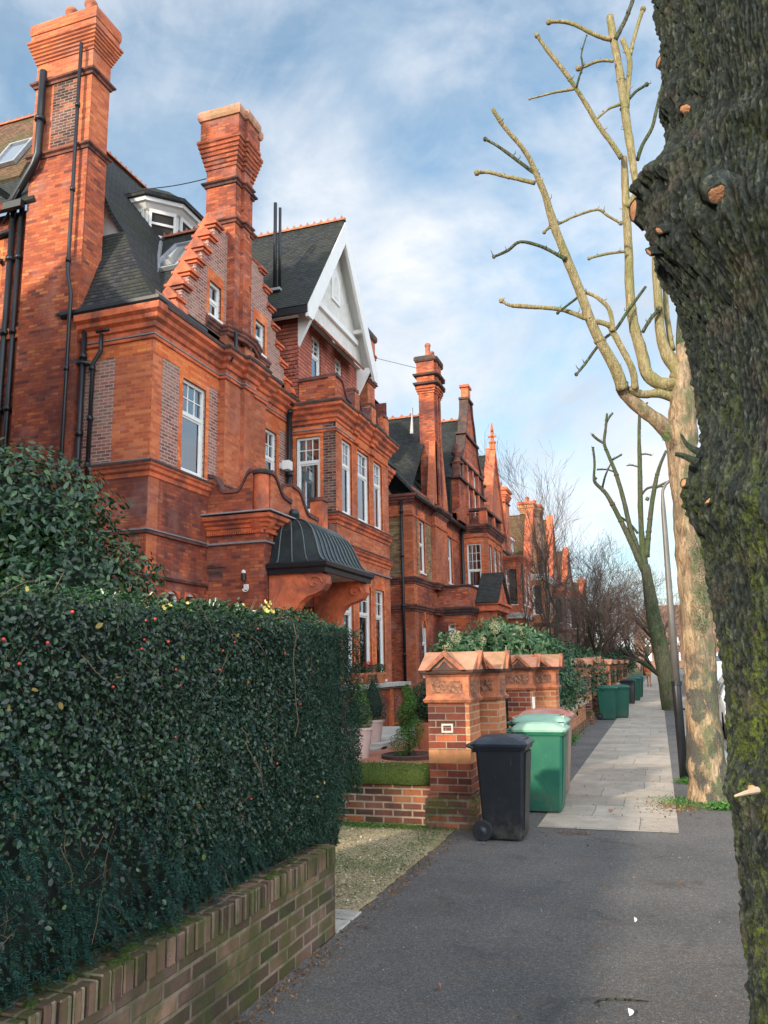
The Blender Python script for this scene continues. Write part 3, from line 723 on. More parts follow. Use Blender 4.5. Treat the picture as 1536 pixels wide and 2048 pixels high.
    for k in range(4):
        x=X1-(X1-X0)*k/3.6
        def fn(t,x=x):
            xa=X1-DX*t;return (X0+(x-X0)*(xa-X0)/(X1-X0),Y0+DY*t-.012*(1-t),ZB+HH*og(t)+.012)
        seam(fn)
    for k in range(0,11):
        f_=k/10
        def fn(t,f_=f_):
            return (X1-DX*t+.01,(Y0+DY*t)+f_*((Y1-DY*t)-(Y0+DY*t)),ZB+HH*og(t)+.012)
        seam(fn)
    sm.build('canopy_seam',M['leadseam'],can,smooth=True)
    e=MB();e.sweep([(X0,Y0),(X1,Y0),(X1,Y1),(X0,Y1)],[(-.06,ZB-.24),(.02,ZB-.24),(.03,ZB-.14),(.09,ZB-.1),(.1,ZB-.02),(.03,ZB+.02),(-.06,ZB+.02)]);e.build('gutter',M['black'],can)
    e=MB();e.box(X0,X1-.07,Y0+.07,Y1-.07,ZB-.2,ZB-.16);e.build('soffit',M['stone'],can)
    e=MB();e.tube([(-7.8,16.75,5.05),(-7.8,16.78,5.2)],[.05,.05],8);e.tube([(-7.8,16.66,5.28),(-7.8,16.8,5.27),(-7.8,17.0,5.2)],[.09,.12,.04],10);e.tube([(-7.8,16.78,5.12),(-7.8,16.9,5.0)],.03,6);e.build('finial',M['lead'],can,smooth=True)
    for y in (15.82,18.28):
        cs=[(X0,3.78),(-6.75,3.78),(-6.62,3.66),(-6.6,3.5),(-6.7,3.36),(-6.88,3.28),(-7.05,3.24),(-7.2,3.13),(-7.32,2.95),(-7.4,2.7),(-7.45,2.4),(-7.46,0),(X0,0)]
        m=MB();m.prism(cs[::-1],'y',y,y+.3);b=m.build('bracket',M['terra'],H,recalc=True)
        sp=[( -6.88+ (.2-.016*k)*math.cos(k*.62)*.9,y-.012,3.52+(.2-.016*k)*math.sin(k*.62)*.9) for k in range(0,12)]
        v=MB();v.tube(sp,.025,6);v.build('scroll',M['terra'],b);v=MB();v.prism([(-7.85+.0,2.2),(-7.5,2.2),(-7.5,2.75),(-7.55,2.9),(-7.68,3.0),(-7.8,2.95),(-7.85,2.8)],'y',y-.02,y);v.build('arch_panel',M['rubbed'],b)
    # ---- wall light on the porch side
    m=MB();m.tube([(-8.42,15.5,3.62),(-8.42,15.5,3.78)],.05,10);m.box(-8.44,-8.4,15.5,15.6,3.66,3.74);l=m.build('wall_light',M['black'],H)
    m=MB();m.lathe(-8.42,15.5,[(.05,3.78),(.05,3.82),(.02,3.85)],10);m.build('lamp_dome',M['white'],l);m=MB();m.box(-8.44,-8.34,15.55,15.6,3.42,3.54);m.tube([(-8.39+.07*math.cos(t),15.54,3.45+.07*math.sin(t)) for t in [k*.5 for k in range(-6,3)]],.012,5);m.build('sensor',M['white'],l)
    m=MB();m.box(-9.3,-9.1,19.2,19.45,7.05,7.3);m.box(-9.4,-9.3,19.25,19.4,7.1,7.25);m.build('alarm_box',M['white'],H)
    pipe(H,[(-9.28,19.62,9.1),(-9.28,19.62,0)],.075,[(-9.28,19.62,z) for z in (8.8,7,5.2)])
    m=MB();m.box(-9.4,-9.12,19.45,19.8,8.95,9.3);m.build('hopper',M['black'],H)
    # ---- flues on the slate roof
    for dx,h,r_ in ((0,2.75,.055),(.16,2.55,.045)):
        pipe(H,[(-9.95+dx,20.0,12.9),(-9.95+dx,20.0,12.9+h)],r_,[],'roof_flue')
    m=MB();m.box(-10.15,-9.72,19.85,20.1,12.72,12.8);m.build('flue_flashing',M['flash'],H)
    # ---- farther end of the house and rear chimneys
    m=MB();wall(m,'x',W,24.5,28.8,0,9.2);wall(m,'y',28.8,-20,W,0,12,sgn=-1);m.build('wall',M['red'],H)
    mould(H,'cornice',[(W,24.5),(W,28.8)],8.62,CORN,M['terra'])
    m=MB();roof_plane(m,[(-9.1,24.9,9.3),(-9.1,29,9.3),(-11.5,29,12.75),(-11.5,24.9,12.75)],.1);m.build('roof',M['slate'],H)
    chimney(H,rect(-9.95,-9.3,26.3,27.1),8.8,0,M['red_orange'],(12.0,),(13.0,13.3),14.1,[],M['soot'],None,3,.1,.08)
    # plinth and step ledge in front of the bay
    m=MB();m.box(B,-7.7,20.0,24.9,0,1.14);m.build('terrace_wall',M['red'],H)
    m=MB();m.box(B,-7.55,19.85,25.05,1.14,1.25);m.box(B,-7.65,19.95,24.95,1.08,1.139);m.build('stone_ledge',M['stone'],H)
    for y in (20.05,21.6,23.2,24.6):
        m=MB();m.box(-7.7,-7.64,y,y+.3,0,1.07);m.build('terrace_pilaster',M['rubbed'],H)
    return H
H1=house_near()
# ================================================================ house 2 (yellow side wall, shaped gable)
M['farbrown']=brick('far_brown_brick',[(0,(.16,.09,.06)),(1,(.3,.17,.11))],(.3,.2,.15),stain=(.09,.06,.05),samt=.6)
def baluster_run(m,ax,pos,a0,a1,z0,z1,step=.2):
    n=max(1,int((a1-a0)/step))
    for i in range(n):
        a=a0+(a1-a0)*(i+.5)/n
        x,y=(pos,a) if ax=='x' else (a,pos)
        h=z1-z0
        m.lathe(x,y,[(.06,z0),(.06,z0+.08*h),(.035,z0+.15*h),(.075,z0+.4*h),(.04,z0+.75*h),(.06,z0+.92*h),(.06,z1)],7)
def house_second():
    W=-9.4;C=32.;B=-8.0
    H=thing('brick_house','brick house with yellow side wall, fluted stack and shaped gable, second along the street','house',(W,C,0))
    m=MB();wall(m,'y',C,-20,W,5.15,8.4);m.prism([(-20,8.4),(W-.6,8.4),(-12.4,12.6),(-20,12.6)],'y',C,C+.3);m.build('wall',M['stock'],H)
    m=MB();wall(m,'y',C,-20,W,0,5.15);m.build('wall',M['red'],H)
    q=MB();q.box(-9.85,W+.006,C-.006,C+.5,0,8.4);q.box(-11.0,W+.0,C-.0055,C+.02,8.05,8.6);q.build('quoin',M['red_orange'],H)
    w1=(33.0,33.85,5.7,8.0);w2=(38.05,38.85,5.7,8.0);g1=(33.0,33.8,1.3,3.6)
    m=MB();wall(m,'x',W,C,41,0,9.3,[w1,w2,g1]);m.build('wall',M['red'],H)
    m=MB();wall(m,'x',W+.012,34.0,34.9,5.2,8.1);wall(m,'x',W+.012,32.55,32.8,5.2,8.1);m.build('wall_panel',M['stock'],H)
    for h in (w1,w2):
        q=MB();surround(q,'x',W,*h,.18,.4);q.build('window_dressing',M['rubbed'],H)
    for h in (w1,w2):window(H,'x',W,*h,1,1,.45)
    window(H,'x',W,*g1,3,1,.4)
    a=MB();c=(g1[0]+g1[1])/2
    for sg in (-1,1):
        pts=[(c+sg*.4,g1[3])]+[(c+sg*.4*math.cos(R(x)),g1[3]-.55+.55*math.sin(R(x))) for x in range(0,91,10)]
        a.prism(pts if sg>0 else pts[::-1],'x',W-.12,W+.01)
    a.box(W-.1,W+.06,c-.08,c+.08,3.62,4.0);a.build('arch_head',M['rubbed'],H)
    front=[(-20,C),(W,C),(W,35.),(-9.2,35.),(-9.2,37.2),(W,37.2),(W,41)]
    mould(H,'cornice',front,8.5,CORN,M['terra_dark'],sc_=.8);mould(H,'string_course',front,7.95+.05,STR,M['terra'])
    mould(H,'string_course',front,5.1,SILLS,M['terra_dark']);mould(H,'string_course',front,3.95,SILLS,M['terra_dark'])
    m=MB();m.sweep([(W,35.),(-9.2,35.),(-9.2,37.2),(W,37.2)],[(0,5.2),(0,9.1)],caps=False);m.build('chimney_breast',M['red_orange'],H)
    st=[(-9.2,35.5),(-9.2,35.75),(-9.12,35.75),(-9.12,36.0),(-9.2,36.0),(-9.2,36.25),(-9.12,36.25),(-9.12,36.5),(-9.2,36.5),(-9.2,36.8),(-9.95,36.8),(-9.95,35.5)]
    c=chimney(H,st,8.9,14.9,M['red'],(),(14.6,14.95),16.5,[(-9.5,35.8,.75),(-9.5,36.5,.6)],M['soot'],None,3,.13,.1)
    for z in (15.0,15.45):
        b=MB();b.sweep(st,[(.05,z),(.2,z+.05),(.23,z+.14),(.05,z+.2)],True);b.build('band',M['soot'],c)
    m=MB();m.prism([(34.7,8.9),(37.7,8.9),(36.8,12.2),(35.5,12.2)],'x',-9.5,-9.2);m.build('chimney_shoulder',M['red_orange'],H,recalc=True)
    m=MB();m.prism([(-10.35,12.6),(-10.2,12.6),(-10.2,13.9)],'y',35.2,35.33);m.build('flashing',M['flash'],H,recalc=True)
    pipe(H,[(-9.85,C-.1,8.7),(-9.85,C-.1,0)],.06,[(-9.85,C-.1,z) for z in (8.2,6.3,4.2,2.2)])
    pipe(H,[(-9.25,40.6,9.3),(-9.25,40.6,0)],.09)
    # roofs: steep verge at the side wall, cross roof with its ridge at right angles to the street
    m=MB();roof_plane(m,[(-9.0,31.8,8.75),(-9.0,50,8.75),(-12.6,50,12.8),(-12.6,31.8,12.8)],.1)
    roof_plane(m,[(-9.75,32.6,8.9),(-9.75,37.3,14.1),(-15,37.3,14.1),(-15,32.6,8.9)],.1)
    roof_plane(m,[(-9.75,41.8,8.9),(-9.75,37.3,14.1),(-15,37.3,14.1),(-15,41.8,8.9)],.1);m.build('roof',M['slate'],H)
    m=MB();roof_plane(m,[(-9.3,38.8,11.2),(-9.3,42.5,15.3),(-15,42.5,15.3),(-15,38.8,11.2)],.1);roof_plane(m,[(-9.3,46.2,11.2),(-9.3,42.5,15.3),(-15,42.5,15.3),(-15,46.2,11.2)],.1)
    m.prism([(38.9,9),(46,9),(46,11.3),(42.5,15.2),(38.9,11.3)],'x',-15,-9.4)
    m.build('roof',M['slate'],H)
    crested_ridge(H,(-9.7,37.3,14.15),(-14,37.3,14.15),.45,.14);crested_ridge(H,(-9.3,42.5,15.35),(-14,42.5,15.35),.45,.14)
    # stair tower roof at the back
    m=MB();m.box(-14.3,-11.6,32.2,34.6,12,13.9);m.build('stair_tower',M['slate'],H);m=MB();m.loft([[(-14.5,32.,13.8),(-11.4,32.,13.8),(-11.4,34.8,13.8),(-14.5,34.8,13.8)],[(-13.4,33.2,15.2),(-12.6,33.2,15.2),(-12.6,33.6,15.2),(-13.4,33.6,15.2)]],True,True);m.build('tower_roof',M['slate'],H)
    m=MB();m.tube([(-12.0,34,15),(-12.0,34,16.6)],.02,5)
    for z in (16.2,16.4):m.tube([(-12.3,34,z),(-11.7,34,z)],.012,4)
    m.build('aerial',M['black'],H)
    m=MB();m.tube([(-12.0,34,16.3),(-9.8,35.6,15.9)],.012,4);m.build('cable',M['cable'],H)
    # shaped gable
    yc=42.5;gw=[(41.35,42.05,9.9,12.2),(42.95,43.65,9.9,12.2)]
    half=[(9.0,3.2),(11.2,3.2),(11.3,2.75),(12.3,2.6),(12.9,2.15),(13.4,1.7),(14.0,1.55),(14.05,1.25),(15.0,.95),(15.6,.62),(16.3,.5)]
    X=-9.0
    m=MB();wall(m,'x',X,yc-3.2,yc+3.2,9.0,11.25,[(h[0],h[1],h[2],11.25) for h in gw]);wall(m,'x',X,yc-2.65,yc+2.65,11.25,12.35,[(h[0],h[1],11.25,h[3]) for h in gw])
    m.box(-9.5,X-.17,yc-3.2,yc+3.2,9,9.4);wall(m,'y',yc-3.2,-9.6,X,9,11.25);wall(m,'y',yc-2.65,-9.4,X,11.25,12.35)
    up=[(y,z) for z,y in [(12.35,2.6),(12.9,2.15),(13.4,1.7),(14.0,1.55),(14.05,1.25),(15.0,.95),(15.6,.62),(16.3,.5)]]
    poly=[(yc-y,z) for y,z in up]+[(yc+y,z) for y,z in up[::-1]]
    m.prism(poly,'x',X-.35,X);g=m.build('shaped_gable',M['red'],H)
    k=MB()
    for s in (-1,1):
        for (za,ya),(zb,yb) in zip(half[1:-1],half[2:]):
            k.prism([(yc+s*(ya-.06),za),(yc+s*(ya+.1),za),(yc+s*(yb+.1),zb+.03),(yc+s*(yb-.06),zb+.03)],'x',X-.4,X+.1)
    for z,y in ((11.2,3.4),(12.3,2.8),(14.0,1.8),(16.3,.68)):k.box(X-.42,X+.14,yc-y,yc+y,z,z+.12)
    k.build('coping',M['soot'],g,recalc=True)
    k=MB();k.box(X-.35,X+.05,yc-.32,yc+.32,16.4,17.1);k.box(X-.42,X+.12,yc-.42,yc+.42,17.1,17.24);k.build('finial',M['red_orange'],g)
    for s in (-1,1):
        k=MB();y=yc+s*2.95;k.box(X-.3,X+.06,y-.28,y+.28,11.32,12.0);k.lathe(X-.12,y,[(.34,12.0),(.38,12.08),(.2,12.15),(.16,12.35),(.3,12.6),(.24,12.85),(.08,13.15),(.0,13.3)],12);k.build('urn',M['terra_dark'],g)
    k=MB()
    for y in (41.1,42.5,43.9):k.box(X-.05,X+.09,y-.16,y+.16,9.6,12.35)
    k.box(X-.05,X+.12,40.9,44.1,12.35,12.6);k.build('pilaster',M['terra'],g)
    for h in gw:window(H,'x',X,*h,1,1,.4,sill=False)
    # bay with balustrade
    fw=[(41.5,42.25,5.7,8.0),(42.75,43.6,5.7,8.0),(44.1,44.85,5.7,8.0)];sw=(-9.1,-8.35,5.7,8.0)
    m=MB();wall(m,'x',B,41,45.5,0,9.,fw);wall(m,'y',41,W,B,0,9.,[sw]);wall(m,'y',45.5,W,B,0,9,sgn=-1);m.build('wall',M['red_orange'],H)
    for h in fw:window(H,'x',B,*h,1,1,.4)
    window(H,'y',41,*sw,3,3,.6,curt=3)
    for h in fw:
        q=MB();surround(q,'x',B,*h,.14,.35);q.build('window_dressing',M['rubbed'],H)
    q=MB();surround(q,'y',41,*sw,.14,.3);q.build('window_dressing',M['rubbed'],H)
    bp=[(W,41),(B,41),(B,45.5),(W,45.5)]
    mould(H,'cornice',bp,8.55,CORN,M['terra_dark'],sc_=.8);mould(H,'string_course',bp,8.3,STR,M['terra']);mould(H,'string_course',bp,5.3,SILLS,M['terra_dark'])
    for y in (41,43.2,45.2):
        b=MB();b.box(B-.35,B+.02,y,y+.3,9.0,9.75);b.build('parapet_pier',M['terra'],H)
    b=MB();b.box(-9.3,-8.95,41,41.3,9.0,9.75);b.build('parapet_pier',M['terra'],H)
    b=MB();baluster_run(b,'x',B-.15,41.35,43.15,9.05,9.65);baluster_run(b,'x',B-.15,43.55,45.15,9.05,9.65);baluster_run(b,'y',41.15,-8.9,-8.4,9.05,9.65);bl=b.build('baluster',M['terra_dark'],H);bl['kind']='stuff'
    b=MB();b.box(-9.3,B+.06,40.95,41.35,9.75,9.88);b.box(B-.38,B+.06,41.352,45.55,9.75,9.88);b.build('coping',M['soot'],H)
    # porch: flat parapet and pediment
    ga=(-8.95,-8.6,2.3,3.6)
    m=MB();wall(m,'y',35.8,W,B+.1,0,5.3,[ga]);wall(m,'x',B+.1,35.8,41,0,5.3);m.build('wall',M['red'],H)
    window(H,'y',35.8,*ga,1,1,.2,sill=False)
    a=MB();c=(ga[0]+ga[1])/2
    for sg in (-1,1):
        pts=[(c+sg*.175,ga[3])]+[(c+sg*.175*math.cos(R(x)),ga[3]-.2+.2*math.sin(R(x))) for x in range(0,91,15)]
        a.prism(pts,'y',35.76,35.9)
    a.build('arch_head',M['rubbed'],H,recalc=True)
    pp=[(W,35.8),(B+.1,35.8),(B+.1,41)]
    mould(H,'string_course',pp,3.95,SILLS,M['soot'],sc_=1.2);mould(H,'coping',pp,5.25,STR,M['soot'],sc_=1.2)
    for y in (37.4,40.):
        m=MB();m.box(B+.1,-7.0,y-.2,y+.2,0,4.2);m.lathe(-7.0,y,[(.2,1.0),(.2,1.2),(.15,1.25),(.13,3.2),(.2,3.35),(.2,3.5)],12);m.build('porch_column',M['terra'],H)
    m=MB();m.box(B+.1,-6.85,37,40.4,4.2,4.5);m.box(B+.1,-6.75,36.9,40.5,4.5,4.62);m.prism([(37.1,4.62),(40.3,4.62),(38.7,6.0)],'x',B+.1,-6.95);m.build('porch_pediment',M['terra'],H,recalc=True)
    m=MB();roof_plane(m,[(-6.8,36.85,4.6),(-6.8,38.7,6.15),(B+.1,38.7,6.15),(B+.1,36.85,4.6)],.1);roof_plane(m,[(-6.8,40.55,4.6),(-6.8,38.7,6.15),(B+.1,38.7,6.15),(B+.1,40.55,4.6)],.1);m.build('porch_roof',M['slate'],H)
    m=MB();wall(m,'x',W,45.5,47,0,9.2);m.box(-20,-9.7,32.3,46.9,0,8.9);m.build('wall',M['red'],H)
    return H
H2=house_second()
# ================================================================ further houses
def house_far(label,Y0,Y1,wm,sm,gable,stack,roofm='slate',bayY=None,eave=9.,ridge=13.5,side_roof=False,white=False,gm=None,mansard=False,name='brick_house'):
    W=-9.4;H=thing(name,label,'house',(W,Y0,0))
    wins=[]
    gy,gh,gz=gable
    by=bayY if bayY is not None else gy-2.2
    ys=[y for y in np.arange(Y0+1.2,Y1-1.6,2.6) if y+1<by-.3 or y>by+4.8]
    for y in ys:
        for z0,z1 in ((1.4,3.6),(5.6,7.9)):wins.append((float(y),float(y)+.9,z0,z1))
    m=MB();wall(m,'x',W,Y0,Y1,0,eave,wins);m.build('wall',M[wm],H)
    for h in wins:window(H,'x',W,*h,2,2,.4,curt=1)
    m=MB();wall(m,'y',Y0,-19,W,0,eave);m.prism([(-19,eave),(W,eave),(-13,ridge)],'y',Y0,Y0+.3);wall(m,'y',Y1,-19,W,0,eave,sgn=-1);m.build('wall',M[sm],H)
    p=[(-19,Y0),(W,Y0),(W,by)]
    mould(H,'cornice',[(-19,Y0),(W,Y0),(W,Y1)],eave-.5,CORN,M['white'] if white else M['terra'],sc_=.8)
    mould(H,'string_course',[(-19,Y0),(W,Y0),(W,Y1)],4.6,SILLS,M['terra_dark'],sc_=.8)
    m=MB();roof_plane(m,[(-9.0,Y0-.1,eave+.05),(-9.0,Y1,eave+.05),(-13,Y1,ridge),(-13,Y0-.1,ridge)],.1);roof_plane(m,[(-19.3,Y0-.1,eave+.05),(-19.3,Y1,eave+.05),(-13,Y1,ridge),(-13,Y0-.1,ridge)],.1);m.build('roof',M[roofm],H)
    crested_ridge(H,(-13,Y0,ridge+.05),(-13,Y1,ridge+.05),.5,.15)
    # gable
    X=-9.1
    m=MB();m.prism([(gy-gh,eave-.3),(gy+gh,eave-.3),(gy+gh*.92,eave+.9),(gy,gz),(gy-gh*.92,eave+.9)],'x',X-.4,X);g=m.build('gable',M[gm or wm],H,recalc=True)
    k=MB()
    for s in (-1,1):k.prism([(gy+s*gh*.98,eave+.75),(gy+s*(gh*.92+.25),eave+1.05),(gy,gz+.35),(gy,gz)],'x',X-.5,X+.12)
    k.build('coping',M['white'] if white=='g' else M['terra'],g,recalc=True)
    m=MB()
    for s in (-1,1):roof_plane(m,[(X-.3,gy+s*gh,eave),(X-.3,gy,gz-.1),(-13,gy,gz-.1),(-13,gy+s*gh,eave)],.1)
    m.build('roof',M[roofm],H)
    window(H,'x',X+.02,gy-.4,gy+.4,eave+.7,eave+2.4,1,1,.5,room=False,curt=0)
    # bay
    B=-8.1;fw=[(by+.4+i*1.35,by+1.2+i*1.35,z0,z1) for i in range(3) for z0,z1 in ((1.4,3.8),(5.6,7.9))]
    m=MB();wall(m,'x',B,by,by+4.4,0,eave-.5,fw);wall(m,'y',by,W,B,0,eave-.5,[(-9.1,-8.4,5.6,7.9)]);wall(m,'y',by+4.4,W,B,0,eave-.5,sgn=-1);m.box(W,B,by,by+4.4,eave-.55,eave-.5);m.build('wall',M[wm],H)
    for h in fw:window(H,'x',B,*h,1,1,.4)
    window(H,'y',by,-9.1,-8.4,5.6,7.9,1,1,.4)
    mould(H,'string_course',[(W,by),(B,by),(B,by+4.4)],4.6,SILLS,M['terra_dark']);mould(H,'cornice',[(W,by),(B,by),(B,by+4.4),(W,by+4.4)],eave-.7,CORN,M['white'] if white else M['terra'],sc_=.8)
    if stack:
        sy,sz,sx=stack
        chimney(H,rect(sx-1.0,sx,sy,sy+1.6),eave,0,M[wm],(sz-1.2,),(sz-.9,sz-.45),sz,[(sx-.5,sy+.4,.5),(sx-.5,sy+1.1,.6)],M['terra'],None,3,.2)
    return H
H3=house_far('red brick house with steep cross-topped gable and slit window, third along the street',47.5,58.2,'red_orange','red',(50.2,2.9,15.3),(56.6,14.4,-9.6),bayY=52.5)
m=MB();m.box(-9.35,-9.0,50.05,50.35,15.5,15.9);m.lathe(-9.15,50.2,[(.2,15.9),(.26,16.0),(.12,16.15),(.1,16.9),(.05,17.3)],8)
for z,w_ in ((16.35,.32),(16.75,.26)):m.box(-9.2,-9.1,50.2-w_,50.2+w_,z,z+.12)
m.box(-9.2-.2,-9.1+.2,50.15,50.25,16.35,16.46);m.build('cross_finial',M['red_orange'],H3)
m=MB();m.loft([[(-9.4,56.2+.1,6.0),(-9.3,56.3,6.0),(-9.3,57.2,6.0),(-9.4,57.3,6.0)],[(-9.4,55.6,7.2),(-8.6,55.9,7.2),(-8.6,57.6,7.2),(-9.4,57.9,7.2)]],True,True);m.build('oriel_base',M['terra_dark'],H3)
m=MB();m.box(-9.4,-8.45,55.5,58.0,7.2,7.45);m.build('oriel_cornice',M['white'],H3)
m=MB();m.box(-9.4,-7.4,47.9,49.9,0,4.4);m.build('porch',M['red_orange'],H3);m=MB();m.box(-9.4,-7.2,47.7,50.1,4.4,4.75);m.build('coping',M['stone'],H3)
H4=house_far('orange brick house with white eaves and tiled hipped front, behind the bare garden trees',59.2,71,'orange_far','orange_far',(66.5,2.6,14.2),(68.5,15.6,-9.3),'slate_old',white=True)
H4b=dormer_win(H4,-10.2,61,63,9.9,11.3)
H5=house_far('dark brick house with narrow tall gable beyond the orange brick house',72,84.5,'farbrown','farbrown',(81.,2.6,16.2),(73.2,16.2,-9.3),'slate_old')
H6=house_far('brown gabled house farthest along the left side of the street, half hidden by twigs',86,105,'farbrown','farbrown',(95,3.6,14.8),None,'slate_old',eave=10,ridge=14.6)
H7=house_far('far brick house at the very end of the terrace line, seen only through twigs',108,130,'stock','red',(115,4,13),(122,14,-9.4),'slate_old')
# neighbour standing beside and behind the camera: it shades the side wall
H0=house_far('red brick neighbour house beside the hedge garden, outside the picture',-9.0,8.9,'red','red',(-2.,3.,14.2),(5.,15.,-9.4),ridge=12.4)
# opposite side of the road
def opp(y0,y1,wm,label,h=9.5):
    X=17.;H=thing('terraced_house',label,'house',(X,y0,0),'houses across the road')
    wins=[(float(y),float(y)+1.0,z,z+2.1) for y in np.arange(y0+1.,y1-1.5,2.7) for z in (1.2,5.2)]
    m=MB();wall(m,'x',X,y0,y1,0,h,wins,.15,-1);wall(m,'y',y0,X,X+9,0,h);wall(m,'y',y1,X,X+9,0,h,sgn=-1);m.prism([(X,h),(X+9,h),(X+4.5,h+4)],'y',y0,y0+.3);m.build('wall',M[wm],H)
    for w_ in wins:
        f=MB();f.box(X+.06,X+.12,w_[0],w_[1],w_[2],w_[2]+.07);f.box(X+.06,X+.12,w_[0],w_[1],w_[3]-.07,w_[3]);f.box(X+.06,X+.12,w_[0],w_[0]+.07,w_[2]+.07,w_[3]-.07);f.box(X+.06,X+.12,w_[1]-.07,w_[1],w_[2]+.07,w_[3]-.07);f.box(X+.07,X+.11,w_[0]+.07,w_[1]-.07,w_[2]+1,w_[2]+1.07)
        f=f.build('window',M['white'],H);p=MB();p.box(X+.13,X+.14,w_[0],w_[1],w_[2],w_[3]);p.build('pane',M['skyglass'],f)
    m=MB();roof_plane(m,[(X-.3,y0-.2,h),(X-.3,y1+.2,h),(X+4.5,y1+.2,h+4.1),(X+4.5,y0-.2,h+4.1)],.1);roof_plane(m,[(X+9.3,y0-.2,h),(X+9.3,y1+.2,h),(X+4.5,y1+.2,h+4.1),(X+4.5,y0-.2,h+4.1)],.1);m.build('roof',M['slate_old'],H)
    chimney(H,rect(X+4,X+5,y0+1,y0+2.4),h+3,0,M[wm],(),(h+4.6,h+5),h+5.6,[(X+4.5,y0+1.4,.5),(X+4.5,y0+2,.5)],M['terra'],None,3,.15)
    return H
opp(14,26,'red','red brick house across the road with pale window frames, nearest of that row')
opp(27,41,'orange_far','orange brick house across the road, second of that row',10)
opp(42,58,'red_orange','bright red brick house across the road seen between the two tree trunks',10.5)
opp(60,80,'red','dark red brick house across the road, farthest of that row',10)

H=thing('end_building','red brick building closing the far end of the road','building',(12,235,0))
m=MB();m.box(-6,30,235,250,0,11);m.prism([(-6,11),(30,11),(26,17),(-2,17)],'y',235.3,249.7);m.build('wall',M['farbrown'],H,recalc=True)
for i in range(9):
    for z in (2,6):
        m=MB();m.box(-3+i*3.7,-1.6+i*3.7,234.9,235,z,z+2.2);m.build('window',M['white'],H)
# ================================================================ ground
def ground_mat():
    t=NT('asphalt');W=t.coord('Object')
    g=t.noise(W,120,3,.8);g2=t.noise(W,38,5,.75);big=t.noise(W,.7,6,.6);mid=t.noise(W,4.5,5,.6)
    col=t.ramp(g,[(.3,(.06,.06,.06)),(.5,(.14,.135,.128)),(.7,(.33,.315,.295))])
    col=t.mix(.6,col,t.ramp(g2,[(.3,(.6,.6,.6)),(.7,(1.3,1.3,1.3))]),'MULTIPLY')
    col=t.mix(1,col,t.ramp(big,[(.3,(.7,.74,.78)),(.65,(1.25,1.2,1.18))]),'MULTIPLY')
    col=t.mix(t.math('MULTIPLY',t.ramp(mid,[(.54,0),(.7,1)]),.65),col,(.17,.135,.105))
    ch=t.node('ShaderNodeTexVoronoi');ch.inputs['Scale'].default_value=75;t.l(W,ch.inputs['Vector']);cs=t.node('ShaderNodeSeparateXYZ');t.l(ch.outputs['Color'],cs.inputs[0])
    col=t.mix(.55,col,t.ramp(cs.outputs[0],[(0,(.6,.6,.62)),(.6,(1,1,1)),(.9,(1.3,1.27,1.22)),(1,(1.9,1.85,1.8))]),'MULTIPLY')
    dk=t.noise(W,2.2,7,.7,.8);col=t.mix(t.math('MULTIPLY',t.ramp(dk,[(.55,0),(.66,1)]),.45),col,(.055,.056,.055))
    v=t.node('ShaderNodeTexVoronoi');v.inputs['Scale'].default_value=26;t.l(W,v.inputs['Vector'])
    sp_=t.math('MULTIPLY',t.math('LESS_THAN',v.outputs['Distance'],.10),t.math('GREATER_THAN',t.noise(W,9,2),.6))
    col=t.mix(sp_,col,(.42,.41,.38))
    t.bump(t.math('ADD',g,t.math('MULTIPLY',g2,.8)),.8,.02)
    return t.base(col,.85,spec=.35)
M['asphalt']=ground_mat()
def flag_mat():
    t=NT('paving_flags');W=t.coord('Object')
    wv=t.node('ShaderNodeVectorMath',operation='ADD');wm=t.node('ShaderNodeVectorMath',operation='SCALE');wm.inputs['Scale'].default_value=.03
    wn_=t.node('ShaderNodeTexNoise');wn_.inputs['Scale'].default_value=2.5;t.l(W,wn_.inputs['Vector']);t.l(wn_.outputs['Color'],wm.inputs[0]);t.l(W,wv.inputs[0]);t.l(wm.outputs[0],wv.inputs[1])
    b=t.node('ShaderNodeTexBrick');b.inputs['Scale'].default_value=1;b.inputs['Brick Width'].default_value=1.05;b.inputs['Row Height'].default_value=.71;b.inputs['Mortar Size'].default_value=.006;b.inputs['Mortar Smooth'].default_value=.3
    b.inputs['Color1'].default_value=(0,0,0,1);b.inputs['Color2'].default_value=(1,1,1,1);b.inputs['Mortar'].default_value=(.5,.5,.5,1);b.squash=.8;b.squash_frequency=3
    mp=t.map(wv.outputs[0],(1,1,1),(1.36,.12,0));t.l(mp,b.inputs['Vector'])
    col=t.ramp(b.outputs['Color'],[(0,(.36,.305,.245)),(.35,(.41,.35,.285)),(.7,(.45,.39,.32)),(1,(.5,.43,.35))])
    n=t.noise(W,3,7,.7);col=t.mix(.8,col,t.ramp(n,[(.3,(.68,.66,.64)),(.7,(1.15,1.14,1.12))]),'MULTIPLY')
    n2=t.noise(W,90,3,.7);col=t.mix(.4,col,t.ramp(n2,[(.3,(.7,.7,.7)),(.7,(1.25,1.25,1.25))]),'MULTIPLY')
    n3=t.noise(W,1.1,6,.7);col=t.mix(t.math('MULTIPLY',t.ramp(n3,[(.55,0),(.7,1)]),.5),col,(.17,.15,.12))
    col=t.mix(t.math('MULTIPLY',b.outputs['Fac'],.85),col,(.15,.135,.11))
    t.bump(t.math('SUBTRACT',t.math('MULTIPLY',n2,.3),b.outputs['Fac']),.5,.015)
    return t.base(col,.75,spec=.35)
M['flags']=flag_mat()
